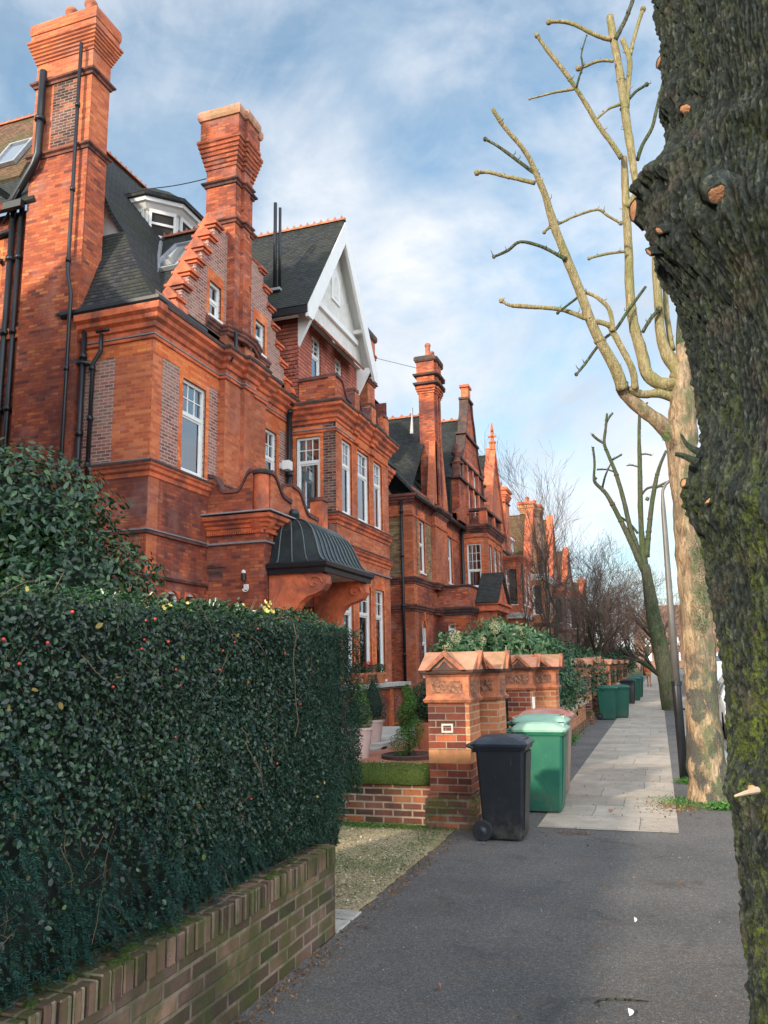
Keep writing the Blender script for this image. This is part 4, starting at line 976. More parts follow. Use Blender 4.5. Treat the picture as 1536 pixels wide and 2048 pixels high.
def soilmat(name,a,b_,c,green=.0,gs=3.):
    t=NT(name);W=t.coord('Object')
    n=t.noise(W,70,4,.75);col=t.ramp(n,[(.3,a),(.5,b_),(.7,c)])
    g=t.noise(W,gs,6,.7);col=t.mix(t.math('MULTIPLY',t.ramp(g,[(.42,0),(.6,1)]),green),col,(.09,.13,.02))
    t.bump(n,.7,.02);return t.base(col,.9,spec=.2)
M['gravel']=soilmat('mossy_gravel',(.16,.12,.06),(.42,.34,.2),(.75,.66,.46),.42,1.6)
M['soil']=soilmat('garden_soil',(.03,.022,.014),(.07,.055,.035),(.13,.1,.07),.6)
M['grassland']=soilmat('distant_ground',(.05,.05,.03),(.09,.09,.05),(.14,.13,.08),.5)
M['redtile']=brick('red_terrace_tiles',[(0,(.36,.13,.08)),(1,(.48,.2,.13))],(.35,.18,.12),bw=.3,bh=.3,ms=.01,samt=.2,bump=.1)
M['kerb']=plain('granite_kerb',(.3,.29,.28),.8,var=.25,vs=20,bump=.3)
M['moss']=soilmat('moss_cushion',(.012,.02,.006),(.045,.07,.014),(.1,.13,.03))
def flat(name,x0,x1,y0,y1,z,mat,kind='structure'):
    m=MB();m.quad((x0,y0,z),(x1,y0,z),(x1,y1,z),(x0,y1,z));o=m.build(name,mat);return tag(o,None,None,kind=kind)
flat('ground',-400,400,-300,900,-.16,M['grassland'])
flat('road',1.1,9.0,-60,500,-.14,M['asphalt'])
m=MB();m.box(-2.16,.93,-40,400,-.155,0);tag(m.build('pavement',M['asphalt']),None,None,kind='structure')
m=MB();m.box(9.15,12,-40,400,-.155,0);tag(m.build('pavement',M['asphalt']),None,None,kind='structure')
for x in (.93,9.0):
    m=MB();m.box(x,x+.15,-40,400,-.157,.012);tag(m.build('kerb',M['kerb'],bevel=.01),None,None,kind='structure')
flat('paving_strip',-1.36,.06,9.02,400,.005,M['flags']);flat('paving_strip',.42,.93,12.9,400,.0055,M['flags'])
m=MB();m.box(-60,-2.16,-40,400,-.157,-.006);tag(m.build('garden_ground',M['soil']),None,None,kind='structure')
# gravel drive with an uneven edge
m=MB();N_=40;L_=[(-2.16+.05*noise.noise(Vector((0,y*1.7,0)))+.03*noise.noise(Vector((3,y*9,0))),y) for y in np.linspace(5.0,8.75,N_)]
rg=[[(-9,y,.004),(x-.0,y,.004+.0)] for x,y in L_]
m.loft(rg,closed=False);o=m.build('gravel_drive',M['gravel']);tag(o,None,None,kind='structure')
m=MB();m.box(-9.3,-2.62,9.13,19.8,-.1,.2);tag(m.build('tiled_terrace',M['redtile']),None,None,kind='structure')
m=MB()
for y0,y1,x0 in ((4.95,5.22,-2.45),(5.25,5.5,-2.45),(5.53,5.72,-2.4)):m.box(x0,-2.13,y0,y1,-.02,.012)
tag(m.build('edge_slabs',M['stone'],bevel=.008),None,None,kind='structure')
# ================================================================ brick boundary walls
BROWN=[(0,(.05,.035,.028)),(.3,(.11,.066,.048)),(.6,(.18,.105,.072)),(.85,(.26,.155,.1)),(1,(.34,.21,.135))]
M['brown']=brick('weathered_brown_brick',BROWN,(.28,.22,.15),ms=.011,bh=.078,stain=(.05,.045,.03),samt=.75,sscale=2.2,moss=.65,bump=.7)
M['browncop']=brick('brick_on_edge',BROWN,(.28,.22,.15),bw=.078,bh=.4,off=0,ms=.011,stain=(.035,.03,.02),samt=.5,sscale=2,moss=.65,bump=.7)
M['pier']=brick('red_pier_brick',[(0,(.07,.022,.02)),(.35,(.19,.045,.028)),(.7,(.34,.075,.035)),(1,(.5,.14,.055))],(.34,.25,.18),ms=.007,stain=(.045,.025,.02),samt=.6,sscale=1.5,bump=.6)
M['pierside']=brick('orange_pier_brick',[(0,(.4,.12,.05)),(1,(.64,.25,.11))],(.5,.36,.22),ms=.009,stain=(.15,.06,.04),samt=.3,sscale=1.5,bump=.5)
M['piermossy']=brick('mossy_pier_brick',[(0,(.08,.03,.03)),(.4,(.25,.08,.05)),(.8,(.48,.14,.06)),(1,(.5,.32,.17))],(.3,.25,.17),ms=.012,stain=(.03,.025,.02),samt=.7,sscale=3,moss=.8,bump=.6)
t=thing('garden_wall','low brown brick wall with mossy brick-on-edge top under the hedge','wall',(-2.13,5.22,0))
m=MB();m.box(-2.36,-2.13,-2.5,5.22,-.03,.44);m.build('brickwork',M['brown'],t)
# brick-on-edge coping, every brick its own block
cm=MB();y=-2.5
while y<5.2:
    w_=.066;j=random.uniform(-.004,.004);k=random.uniform(-.006,.006)
    cm.bbox(-2.365+j,-2.122+j,y+.004,min(y+w_,5.225),.441,.555+k,.006);y+=.075
cm.build('coping',M['browncop'],t)
mo=MB()
for i in range(26):
    y=random.uniform(1.6,5.0);x=random.uniform(-2.32,-2.16);s=random.uniform(.02,.05)
    mo.lathe(x,y,[(s,.55),(s*.8,.562),(s*.3,.57)],8)
mo.build('moss_patch',M['moss'],t)
# ---- garden wall with mossy top, left of the first pillar
t=thing('garden_wall','short dark brick wall topped with bright green moss, left of the first pedimented pillar','wall',(-3.5,8.9,0))
m=MB();m.box(-9.2,-2.45,8.9,9.12,-.02,.42);m.build('brickwork',brick('wet_dark_brick',[(0,(.05,.022,.02)),(.5,(.14,.045,.035)),(.85,(.25,.07,.04)),(1,(.45,.15,.05))],(.36,.28,.2),ms=.011,stain=(.03,.02,.02),samt=.6,sscale=1.2,moss=.3,bump=.6),t)
n=60;rg=[]
for i in range(n+1):
    x=-9.2+6.74*i/n;a=noise.noise(Vector((x*3,0,0)))*.03;b_=noise.noise(Vector((x*5,4,0)))*.03
    rg.append([(x,8.86+b_,.42),(x,8.84+a,.47),(x,8.87+b_,.55+a),(x,8.93,.61+a),(x,9.05,.63+b_),(x,9.2,.6),(x,9.2,.42)])
m=MB();m.loft(rg,True,True,closed=False);m.build('mossy_coping',M['moss'],t,smooth=True)
MOSSWALL=t
# ================================================================ gate pillars
def gate_pillar(label,x0,x1,y0,y1,x2=None,y2=None,h=1.33,grp='terracotta topped gate pillars',mossy=True,dark=False,side='pierside',facing='pier'):
    """pillar (x0..x1,y0..y1) with an offset second shaft to the right and rear"""
    t=thing('gate_pillar',label,'gate pillar',(x0,y0,0),grp)
    blocks=[(x0,x1,y0,y1)]
    if x2 is not None:blocks.append((x1-.25,x2,y2,y2+.45))
    for k,(a,b,c,d) in enumerate(blocks):
        m=MB();m.box(a-.05,b+.05,c-.05,d+.04,-.02,.3);m.box(a-.025,b+.025,c-.025,d+.02,.3,.34);m.build('plinth',M['piermossy'],t)
        m=MB();m.box(a,b,c,d,.34,h);m.build('shaft',M[facing] if k==0 else M[side],t)
        m=MB();m.box(a-.003,b+.003,c-.003,d,.67,.81);m.build('stone_band',M['bandstone'],t)
        if k==0:
            m=MB();m.box(b-.04,b+.004,c-.004,d-.01,.815,h-.002);m.build('side_facing',M[side],t)
        # necking, frieze panel, cornice
        pl=rect(a,b,c,d)
        m=MB();m.sweep(pl,[(0,h-.03),(.03,h-.02),(.045,h+.01),(.02,h+.03),(.012,h+.05),(.012,h+.25),(.03,h+.27),(.05,h+.3),(0,h+.3)],True);m.build('frieze',M['terralite'] if not dark else M['terra_dark'],t)
        p=MB();p.box(a+.06,b-.06,c-.018,c+.01,h+.08,h+.21);p.box(b-.01,b+.018,c+.06,d-.06,h+.08,h+.21);p.build('carved_panel',M['carved'],t)
        m=MB();m.sweep(pl,[(0,h+.28),(.06,h+.285),(.075,h+.305),(.08,h+.33),(0,h+.33)],True);m.add([(x,y,h+.325) for x,y in pl],[(0,1,2,3)]);m.build('cornice',M['soot'] ,t)
        A,B_,C_,D_=a-.08,b+.08,c-.08,d+.08;z=h+.33;zt=z+.2;xm=(A+B_)/2;ym=(C_+D_)/2
        # cap: two crossing gables
        m=MB();m.add([(A,C_,z),(B_,C_,z),(B_,D_,z),(A,D_,z),(A,ym,zt),(B_,ym,zt)],[(0,1,5,4),(2,3,4,5),(0,4,3),(1,2,5),(0,3,2,1)])
        wx=(B_-A)*.33
        m.add([(xm-wx,C_-.012,z),(xm+wx,C_-.012,z),(xm,C_-.012,zt-.01),(xm-wx,D_,z),(xm+wx,D_,z),(xm,D_,zt-.01)],[(0,1,2),(4,3,5),(1,4,5,2),(3,0,2,5)])
        cp=m.build('cap',M['terracap'],t)
        for s in (1,):
            e=MB();w2=wx*1.02;zz=z
            for sg in (-1,1):
                e.prism([(xm+sg*(w2+.02),zz),(xm+sg*(w2-.035),zz),(xm,zt-.055),(xm,zt+.012)],'y',C_-.045,C_+.02)
                e.prism([(ym+sg*((D_-C_)*.34),zz),(ym+sg*((D_-C_)*.34-.04),zz),(ym,zt-.055),(ym,zt+.012)],'x',B_-.02,B_+.04)
            e.build('pediment_moulding',M['terralite'],cp,recalc=True)
        e=MB();e.prism([(xm-w2+.03,z+.005),(xm+w2-.03,z+.005),(xm,zt-.05)],'y',C_-.02,C_-.012);e.build('tympanum',M['soot'],cp,recalc=True)
        if k==0:
            e=MB()
            for sg in (-1,1):e.prism([(xm+sg*.1,z+.02),(xm+sg*.075,z+.02),(xm,z+.095),(xm,z+.12)],'y',C_-.03,C_-.02)
            e.build('inner_chevron',M['terralite'],cp,recalc=True)
    return t
M['bandstone']=plain('orange_band_stone',(.5,.22,.09),.8,var=.25,vs=9,bump=.2,c2=(.14,.08,.05),amt=.5)
M['terralite']=plain('orange_terracotta',(.46,.155,.07),.75,var=.4,vs=10,bump=.35,c2=(.1,.05,.035),amt=.85)
M['terracap']=plain('lichened_terracotta',(.52,.23,.14),.8,var=.25,vs=7,bump=.3,c2=(.17,.15,.06),amt=.6)
def carved():
    t=NT('carved_terracotta');W=t.coord('Object');v=t.node('ShaderNodeTexVoronoi');v.inputs['Scale'].default_value=20;t.l(W,v.inputs['Vector'])
    col=t.ramp(t.noise(W,26,5,.7,1.5),[(.35,(.1,.05,.035)),(.5,(.26,.11,.06)),(.65,(.42,.2,.11))]);t.bump(v.outputs['Distance'],1,.03);return t.base(col,.8)
M['carved']=carved()
p1=gate_pillar('nearest brick gate pillar with stepped second shaft, standing behind the black bin',-2.45,-1.99,8.75,9.3,-1.79,9.42)
e=MB();ring_frame(e,'y',8.75,-2.3,-2.17,1.0-.01,1.0+.085,.02,-.012,.02);e.build('square_tie_plate',M['stonecop'] if 'stonecop' in M else M['stone'],p1)
gate_pillar('second gate pillar with white painted strip, behind the cluster of green bins',-2.32,-1.92,13.0,13.6,-1.6,13.35,h=1.33)
m=MB();m.box(-1.93,-1.89,12.98,13.0,1.0,1.2);m.build('painted_strip',M['white'],p1.id_data if False else [o for o in COL.objects if o.name.startswith('gate_pillar')][-1])
gate_pillar('slim sooty gate pillar at the far end of the low front wall beside the pair of green bins',-2.32,-1.92,24.0,24.5,None,None,h=1.32,facing='darkbrick',side='darkbrick')
gate_pillar('orange gate pillar just past the sooty one, half behind dark leaves',-2.3,-1.9,27.5,28.,None,None,h=1.38)
gate_pillar('small distant gate pillar nearest beyond the pair of green bins',-2.3,-1.9,34,34.5,None,None,h=1.32)
gate_pillar('second of the small distant gate pillars beyond the green pair, beside the far black bin',-2.3,-1.9,38.5,39,None,None,h=1.32)
gate_pillar('third and farther of the small distant gate pillars',-2.3,-1.9,46,46.5,None,None,h=1.32)
gate_pillar('farthest small gate pillar before the evergreen hedge end',-2.3,-1.9,54,54.5,None,None,h=1.32)
def front_wall(y0,y1,label,h=.62,mat='pierside'):
    t=thing('front_wall',label,'wall',(-2.1,y0,0),'low front garden walls')
    m=MB();m.box(-2.3,-2.06,y0,y1,-.02,h);m.build('brickwork',M[mat],t)
    n=max(2,int((y1-y0)/.9));
    for i in range(n):
        a=y0+(y1-y0)*i/n;b_=y0+(y1-y0)*(i+1)/n-.012
        m=MB();m.prism([(-2.4,h),(-1.96,h),(-1.97,h+.05),(-2.15,h+.12),(-2.22,h+.12),(-2.4,h+.05)],'y',a,b_);m.build('coping',M['stonecop'],t,recalc=True)
    m=MB();m.box(-2.06,-1.98,y0,y1,-.02,.16);m.build('plinth',M['piermossy'],t)
    return t
M['stonecop']=plain('sandy_coping_stone',(.42,.3,.2),.85,var=.25,vs=5,bump=.3,c2=(.12,.12,.06),amt=.5)
front_wall(14.0,23.9,'low orange brick front wall with sandy coping, between the white-striped pillar and the sooty pillar')
front_wall(28.1,33.9,'low front wall beyond the pair of green bins',mat='pier')
front_wall(39.1,53.9,'farthest low front wall past the far black bin',mat='pier')
# ================================================================ wheelie bins
def binmat(name,c,fade,amt):
    t=NT(name);W=t.coord('Object');n=t.noise(W,3,5,.6);n2=t.noise(W,35,4,.7)
    col=t.mix(t.math('MULTIPLY',t.ramp(n,[(.4,0),(.7,1)]),amt),c,fade);col=t.mix(.35,col,t.ramp(n2,[(.3,(.7,)*3),(.7,(1.2,)*3)]),'MULTIPLY')
    s=t.node('ShaderNodeSeparateXYZ');t.l(W,s.inputs[0]);dz=t.math('MULTIPLY',t.ramp(s.outputs['Z'],[(0,1),(.3,.15),(1,0)]),t.ramp(t.noise(W,8,5,.7),[(.4,0),(.65,.7)]));col=t.mix(dz,col,(.11,.095,.075))
    sc2=t.noise(t.map(W,(60,60,4)),1.5,4,.6);col=t.mix(t.math('MULTIPLY',t.ramp(sc2,[(.66,0),(.72,1)]),.25),col,(.3,.32,.32))
    t.bump(n2,.06,.01);return t.base(col,.42,spec=.5)
M['binblack']=binmat('black_bin_plastic',(.004,.007,.013),(.01,.014,.02),.4)
M['bingreen']=binmat('green_bin_plastic',(.006,.11,.07),(.03,.19,.09),.4)
M['bingreen2']=binmat('dark_green_bin_plastic',(.004,.085,.055),(.006,.12,.075),.5)
M['lidgreen']=binmat('faded_green_lid',(.22,.42,.3),(.42,.58,.46),.7)
M['lidpink']=binmat('faded_red_lid',(.5,.16,.1),(.62,.4,.33),.7)
M['binbrown']=binmat('pale_brown_bin_plastic',(.3,.2,.16),(.4,.27,.2),.5)
M['lidblack']=binmat('grey_black_lid',(.012,.018,.03),(.05,.065,.09),.6)
M['tyre']=plain('bin_tyre',(.015,.016,.018),.7)
def wheelie(label,x,y,s,body,lid,grp,dk=1.):
    """opens towards the street (+X); wheels and handle towards the garden"""
    t=thing('wheelie_bin',label,'bin',(x,y,0),grp)
    hh=1.0*s;D=.29*s*dk;Wd=.245*s
    def ring(xa,xb,ya,yb,z,c=.025):return [(x+xa+c,y+ya,z),(x+xb-c,y+ya,z),(x+xb,y+ya+c,z),(x+xb,y+yb-c,z),(x+xb-c,y+yb,z),(x+xa+c,y+yb,z),(x+xa,y+yb-c,z),(x+xa,y+ya+c,z)]
    b=MB();b.loft([ring(-D*.78,D*.72,-Wd*.82,Wd*.82,.02),ring(-D*.8,D*.76,-Wd*.84,Wd*.84,.06),ring(-D*.97,D*.95,-Wd*.97,Wd*.97,hh*.87),ring(-D*.97,D*.95,-Wd*.97,Wd*.97,hh*.88)],True,True)
    bo=b.build('body',M[body],t)
    b=MB();b.loft([ring(-D*1.02,D*1.03,-Wd*1.05,Wd*1.05,hh*.86),ring(-D*1.04,D*1.06,-Wd*1.08,Wd*1.08,hh*.9)],True,True);b.build('rim',M[body],bo)
    r=MB();r.loft([[(x+D*.72,y-Wd*.6,.1),(x+D*.72+.02,y-Wd*.6,.1),(x+D*.95+.02,y-Wd*.7,hh*.84),(x+D*.9,y-Wd*.7,hh*.84)],[(x+D*.72,y+Wd*.6,.1),(x+D*.72+.02,y+Wd*.6,.1),(x+D*.95+.02,y+Wd*.7,hh*.84),(x+D*.9,y+Wd*.7,hh*.84)]],True,True);r.build('front_panel',M[body],bo)
    l=MB();l.loft([ring(-D*1.05,D*1.1,-Wd*1.1,Wd*1.1,hh*.9,.03),ring(-D*1.06,D*1.13,-Wd*1.12,Wd*1.12,hh*.925,.03),ring(-D*1.0,D*1.0,-Wd*1.0,Wd*1.0,hh*.955,.04),ring(-D*.85,D*.8,-Wd*.8,Wd*.8,hh*.985,.06),ring(-D*.5,D*.4,-Wd*.5,Wd*.5,hh*1.0,.05)],True,True)
    ll=l.build('lid',M[lid],t,smooth=False)
    g=MB()
    for k in (-.55,.55):g.box(x-D*.7,x+D*.75,y+Wd*k-.012,y+Wd*k+.012,hh*.955,hh*.99)
    g.box(x+D*.62,x+D*1.0,y-Wd*.35,y+Wd*.35,hh*.955,hh*.985)
    g.build('lid_rib',M[lid],ll,bevel=.006)
    sl=MB();sl.box(x+D*.75,x+D*.95,y-Wd*.22,y+Wd*.2,hh*.985,hh*.989);sl.build('lid_grip',M['tyre'],ll)
    h=MB();h.tube([(x-D*1.02,y-Wd*.85,hh*.88),(x-D*1.3,y-Wd*.85,hh*.9),(x-D*1.34,y-Wd*.7,hh*.9),(x-D*1.34,y+Wd*.7,hh*.9),(x-D*1.3,y+Wd*.85,hh*.9),(x-D*1.02,y+Wd*.85,hh*.88)],.017,8)
    h.box(x-D*1.12,x-D*.98,y-Wd*.9,y-Wd*.78,hh*.84,hh*.92);h.box(x-D*1.12,x-D*.98,y+Wd*.78,y+Wd*.9,hh*.84,hh*.92);h.build('handle',M[body],t,smooth=False)
    for sg in (-1,1):
        w_=MB();yy=y+sg*Wd*.98;r0=.1*s
        rings=[[(x-D*.78+rr*math.cos(a),yy+oy,r0+rr*math.sin(a)) for a in [2*math.pi*k/20 for k in range(20)]] for rr,oy in ((r0*.5,-.028),(r0*.92,-.028),(r0,-.018),(r0,.018),(r0*.92,.028),(r0*.5,.028))]
        w_.loft(rings,True,True);wl=w_.build('wheel',M['tyre'],t,recalc=True)
        k=MB();k.loft([[(x-D*.78+rr*math.cos(a),yy+oy,r0+rr*math.sin(a)) for a in [2*math.pi*k/14 for k in range(14)]] for rr,oy in ((r0*.45,-.036),(r0*.3,-.04),(r0*.12,-.05))] ,True,True);k.build('hub',M['lidblack'],wl,recalc=True)
    return t
G_='wheelie bins along the pavement'
wheelie('black wheelie bin with grey-black lid beside the nearest brick pillar',-1.58,8.47,1.0,'binblack','lidblack',G_,.87)
wheelie('green wheelie bin with pale faded lid, nearest green one directly behind the black bin',-1.42,10.08,1.02,'bingreen','lidgreen',G_)
wheelie('green wheelie bin in the middle of the pale-lidded cluster, behind the nearest green one',-1.5,10.75,1.07,'bingreen2','lidgreen',G_)
wheelie('pale brown wheelie bin with faded red lid, rearmost of the near cluster',-1.52,11.42,1.1,'binbrown','lidpink',G_)
wheelie('left green wheelie bin of the clean pair by the sooty pillar',-1.6,26.2,1.02,'bingreen2','bingreen2',G_)
wheelie('right green wheelie bin of the clean pair, a step farther than the other',-1.25,27.0,1.02,'bingreen2','bingreen2',G_)
wheelie('far black wheelie bin beside the distant gate pillars',-1.3,36.2,1.02,'binblack','binblack',G_)
wheelie('far green wheelie bin just beyond the far black one',-1.15,39.2,1.05,'bingreen2','bingreen2',G_)
wheelie('farthest green wheelie bin on the pavement',-1.1,43,1.05,'bingreen2','bingreen2',G_)
# ================================================================ lamp post
t=thing('lamp_post','dark slim street lamp post with curved arm beside the pale tree trunk','lamp post',(.22,12.7,0))
m=MB();m.tube([(.22,12.7,0),(.22,12.7,1.35),(.225,12.7,1.4)],[.066,.062,.05],14);m.build('base_column',M['black'],t,smooth=True)
m=MB();pts=[(.225,12.7,1.38),(.235,12.7,2.5),(.25,12.7,3.6),(.255,12.7,4.0),(.26,12.7,4.2)]+[(.26+.26*(1-math.cos(a)),12.7,4.2+.26*math.sin(a)) for a in (.3,.7,1.1,1.45)]+[(.9,12.7,4.5)]
m.tube(pts,[.055,.048,.04,.035]+[.022]*6,12);m.build('shaft',plain('grey_lamp_paint',(.16,.15,.14),.5,.3,var=.2),t,smooth=True)
m=MB();m.box(.85,1.25,12.64,12.76,4.46,4.56);m.build('lantern',M['black'],t,bevel=.02)
m=MB();m.tube([(.225,12.7,1.36),(.225,12.7,1.42)],.075,14);m.build('collar',M['black'],t)
# ================================================================ person
def person(x,y):
    t=thing('person','person in an orange top and tan trousers walking away down the pavement','person',(x,y,0))
    J={'pel':(0,0,.93),'wst':(0,.01,1.08),'cht':(0,.02,1.3),'nck':(0,.03,1.47),'hd':(0,.05,1.6),'top':(0,.05,1.71),
       'hl':(-.09,0,.9),'kl':(-.1,.16,.5),'al':(-.1,.1,.09),'tl':(-.1,.24,.04),'hr':(.09,0,.9),'kr':(.1,-.04,.5),'ar':(.1,-.3,.14),'tr':(.1,-.22,.03),
       'sl':(-.18,.02,1.41),'el':(-.25,-.06,1.15),'wl':(-.24,.06,.93),'sr':(.18,.02,1.41),'er':(.25,.04,1.15),'wr':(.22,.2,1.02),'hdl':(-.24,.1,.85),'hdr':(.2,.26,.98)}
    rad={'pel':.15,'wst':.13,'cht':.15,'nck':.06,'hd':.095,'top':.07,'hl':.095,'kl':.06,'al':.04,'tl':.035,'hr':.095,'kr':.06,'ar':.04,'tr':.035,'sl':.06,'el':.042,'wl':.03,'sr':.06,'er':.042,'wr':.03,'hdl':.035,'hdr':.035}
    E=[('pel','wst'),('wst','cht'),('cht','nck'),('nck','hd'),('hd','top'),('pel','hl'),('hl','kl'),('kl','al'),('al','tl'),('pel','hr'),('hr','kr'),('kr','ar'),('ar','tr'),('cht','sl'),('sl','el'),('el','wl'),('wl','hdl'),('cht','sr'),('sr','er'),('er','wr'),('wr','hdr')]
    def skin(keys,edges,mat,name,k=1.,root='pel'):
        ids={a:i for i,a in enumerate(keys)}
        me=bpy.data.meshes.new(name);me.from_pydata([(J[a][0]+x,J[a][1]+y,J[a][2]) for a in keys],[(ids[a],ids[b]) for a,b in edges],[])
        o=link_mesh(name,me,mat,t);md=o.modifiers.new('skin','SKIN')
        for a,i in ids.items():
            v=me.skin_vertices[0].data[i];v.radius=(rad[a]*k,rad[a]*k*.8);v.use_root=(a==root)
        s=o.modifiers.new('sub','SUBSURF');s.levels=1;s.render_levels=1
        return o
    keys=list(J)
    skin(keys,E,plain('skin',(.5,.28,.19),.5),'body')
    skin(['pel','wst','cht','sl','el','wl','sr','er','wr'],[e for e in E if set(e)<=set(['pel','wst','cht','sl','el','wl','sr','er','wr'])],plain('orange_coat',(.75,.17,.05),.8),'coat',1.25)
    skin(['pel','hl','kl','al','hr','kr','ar'],[e for e in E if set(e)<=set(['pel','hl','kl','al','hr','kr','ar'])],plain('tan_trousers',(.5,.24,.1),.8),'trousers',1.3)
    m=MB();m.lathe(x,y+.03,[(.06,1.5),(.11,1.56),(.115,1.66),(.07,1.73),(.0,1.74)],12);m.build('hair',plain('dark_hair',(.03,.02,.015),.6),t,smooth=True)
    for k,xx,dy in (('l',-.1,.1),('r',.1,-.3)):
        m=MB();m.bbox(x+xx-.045,x+xx+.045,y+dy-.04,y+dy+.2,.005,.09,.02);m.build('shoe',M['black'],t)
person(-.75,62)
# ================================================================ parked cars
M['carwhite']=plain('white_car_paint',(.75,.77,.8),.25,var=.03,spec=.6);M['carglass']=plain('car_glass',(.05,.08,.12),.08,var=.02,spec=.9)
M['chrome']=plain('lamp_glass',(.7,.7,.72),.15,.5);M['redlamp']=plain('red_lamp',(.4,.02,.02),.3);M['trimblack']=plain('black_trim',(.02,.02,.022),.5)
def car(label,x,y,paint='carwhite',name='parked_car',L=4.5,Wd=1.78,van=False,h=1.62):
    t=thing(name,label,'van' if van else 'car',(x,y,0),'vehicles parked along the kerb');w=Wd/2;z0=-.14
    def sec(yy,zb,zm,ht,wt):   # cross-section: bottom, beltline, top
        return [(x-w*.93,y+yy,z0+zb),(x-w,y+yy,z0+zb+.15),(x-w,y+yy,z0+zm*.75+.1),(x-w*.96,y+yy,z0+zm),(x-wt,y+yy,z0+ht-.05),(x-wt*.9,y+yy,z0+ht),(x+wt*.9,y+yy,z0+ht),(x+wt,y+yy,z0+ht-.05),(x+w*.96,y+yy,z0+zm),(x+w,y+yy,z0+zm*.75+.1),(x+w,y+yy,z0+zb+.15),(x+w*.93,y+yy,z0+zb)]
    b=MB();hb=.98 if not van else 1.15;H_=h
    secs=[(0,.32,.62,.66,w*.8),(.06,.25,.75,.8,w*.88),(.9,.22,hb-.08,hb-.03,w*.86),(1.15,.22,hb,hb+.04,w*.84)]
    secs+=[(1.75,.22,hb,H_-.06,w*.72),(2.1,.22,hb,H_,w*.74),(L-.9,.22,hb,H_,w*.74),(L-.35,.22,hb,H_-.1,w*.73),(L-.06,.28,hb-.05,hb+.15,w*.8),(L,.35,.7,.75,w*.8)]
    b.loft([sec(*s) for s in secs],True,True);bo=b.build('body',M[paint],t,smooth=False,bevel=.03)
    g=MB()
    # windscreen (towards the camera), rear screen, side windows
    zt=H_-.1;g.quad((x-w*.78,y+1.17,z0+hb+.06),(x+w*.78,y+1.17,z0+hb+.06),(x+w*.66,y+1.72,z0+zt),(x-w*.66,y+1.72,z0+zt));g.build('windscreen',M['carglass'],bo)
    for s in (-1,1):
        for ya,yb in ((1.75,2.5),(2.6,3.35),(3.42,L-.55)):
            q=MB();xa=x+s*(w*.955+.006);xb=x+s*(w*.76+.006)
            q.quad((xa,y+ya,z0+hb+.03),(xa,y+yb,z0+hb+.03),(xb,y+yb-.04,z0+H_-.12),(xb,y+ya+.12,z0+H_-.12));q.build('side_window',M['carglass'],bo)
        q=MB();q.bbox(x+s*w*.72-.16,x+s*w*.72+.16,y+.0,y+.1,z0+.58,z0+.74,.03);q.build('headlight',M['chrome'],t)
        q=MB();q.bbox(x+s*w*.82-.08,x+s*w*.82+.08,y+L-.08,y+L+.01,z0+.7,z0+.95,.02);q.build('tail_light',M['redlamp'],t)
        q=MB();q.bbox(x+s*(w+.1)-.09,x+s*(w+.1)+.09,y+1.45,y+1.55,z0+hb+.02,z0+hb+.16,.03);q.build('wing_mirror',M['trimblack'],t)
        for yy in (.85,L-.85):
            q=MB();q.loft([[(x+s*(w-.1)+ox,y+yy+r*math.cos(a),z0+.32+r*math.sin(a)) for a in [2*math.pi*k/22 for k in range(22)]] for r,ox in ((.2,-.11),(.32,-.11),(.33,0),(.31,s*.11),(.21,s*.11))],True,True);ty=q.build('wheel',M['tyre'],t,recalc=True)
            q=MB();q.loft([[(x+s*(w-.1)+s*.112,y+yy+r*math.cos(a),z0+.32+r*math.sin(a)) for a in [2*math.pi*k/22 for k in range(22)]] for r in (.2,.05)],True,True);q.build('rim',M['chrome'],ty)
    q=MB();q.box(x-w*.45,x+w*.45,y-.015,y+.05,z0+.5,z0+.68);q.build('grille',M['trimblack'],t)
    q=MB();q.box(x-.26,x+.26,y-.03,y-.005,z0+.36,z0+.47);q.build('number_plate',M['white'],t)
    return t
car('white parked car facing the camera, glimpsed between the two nearest trunks',2.25,20.5,h=1.5)
v=car('white van with orange roof sign parked behind the white car',2.35,27,name='parked_van',L=5.2,Wd=1.95,van=True,h=2.1)
m=MB();m.box(2.2,3.0,28.9,29.1,2.0,2.18);m.build('roof_sign',plain('orange_sign',(.8,.2,.06),.5),v)
car('dark parked car beyond the van, hidden mostly by the lamp post',2.2,35,paint='trimblack')
car('grey parked car farthest along the kerb',2.2,42,paint='chrome')
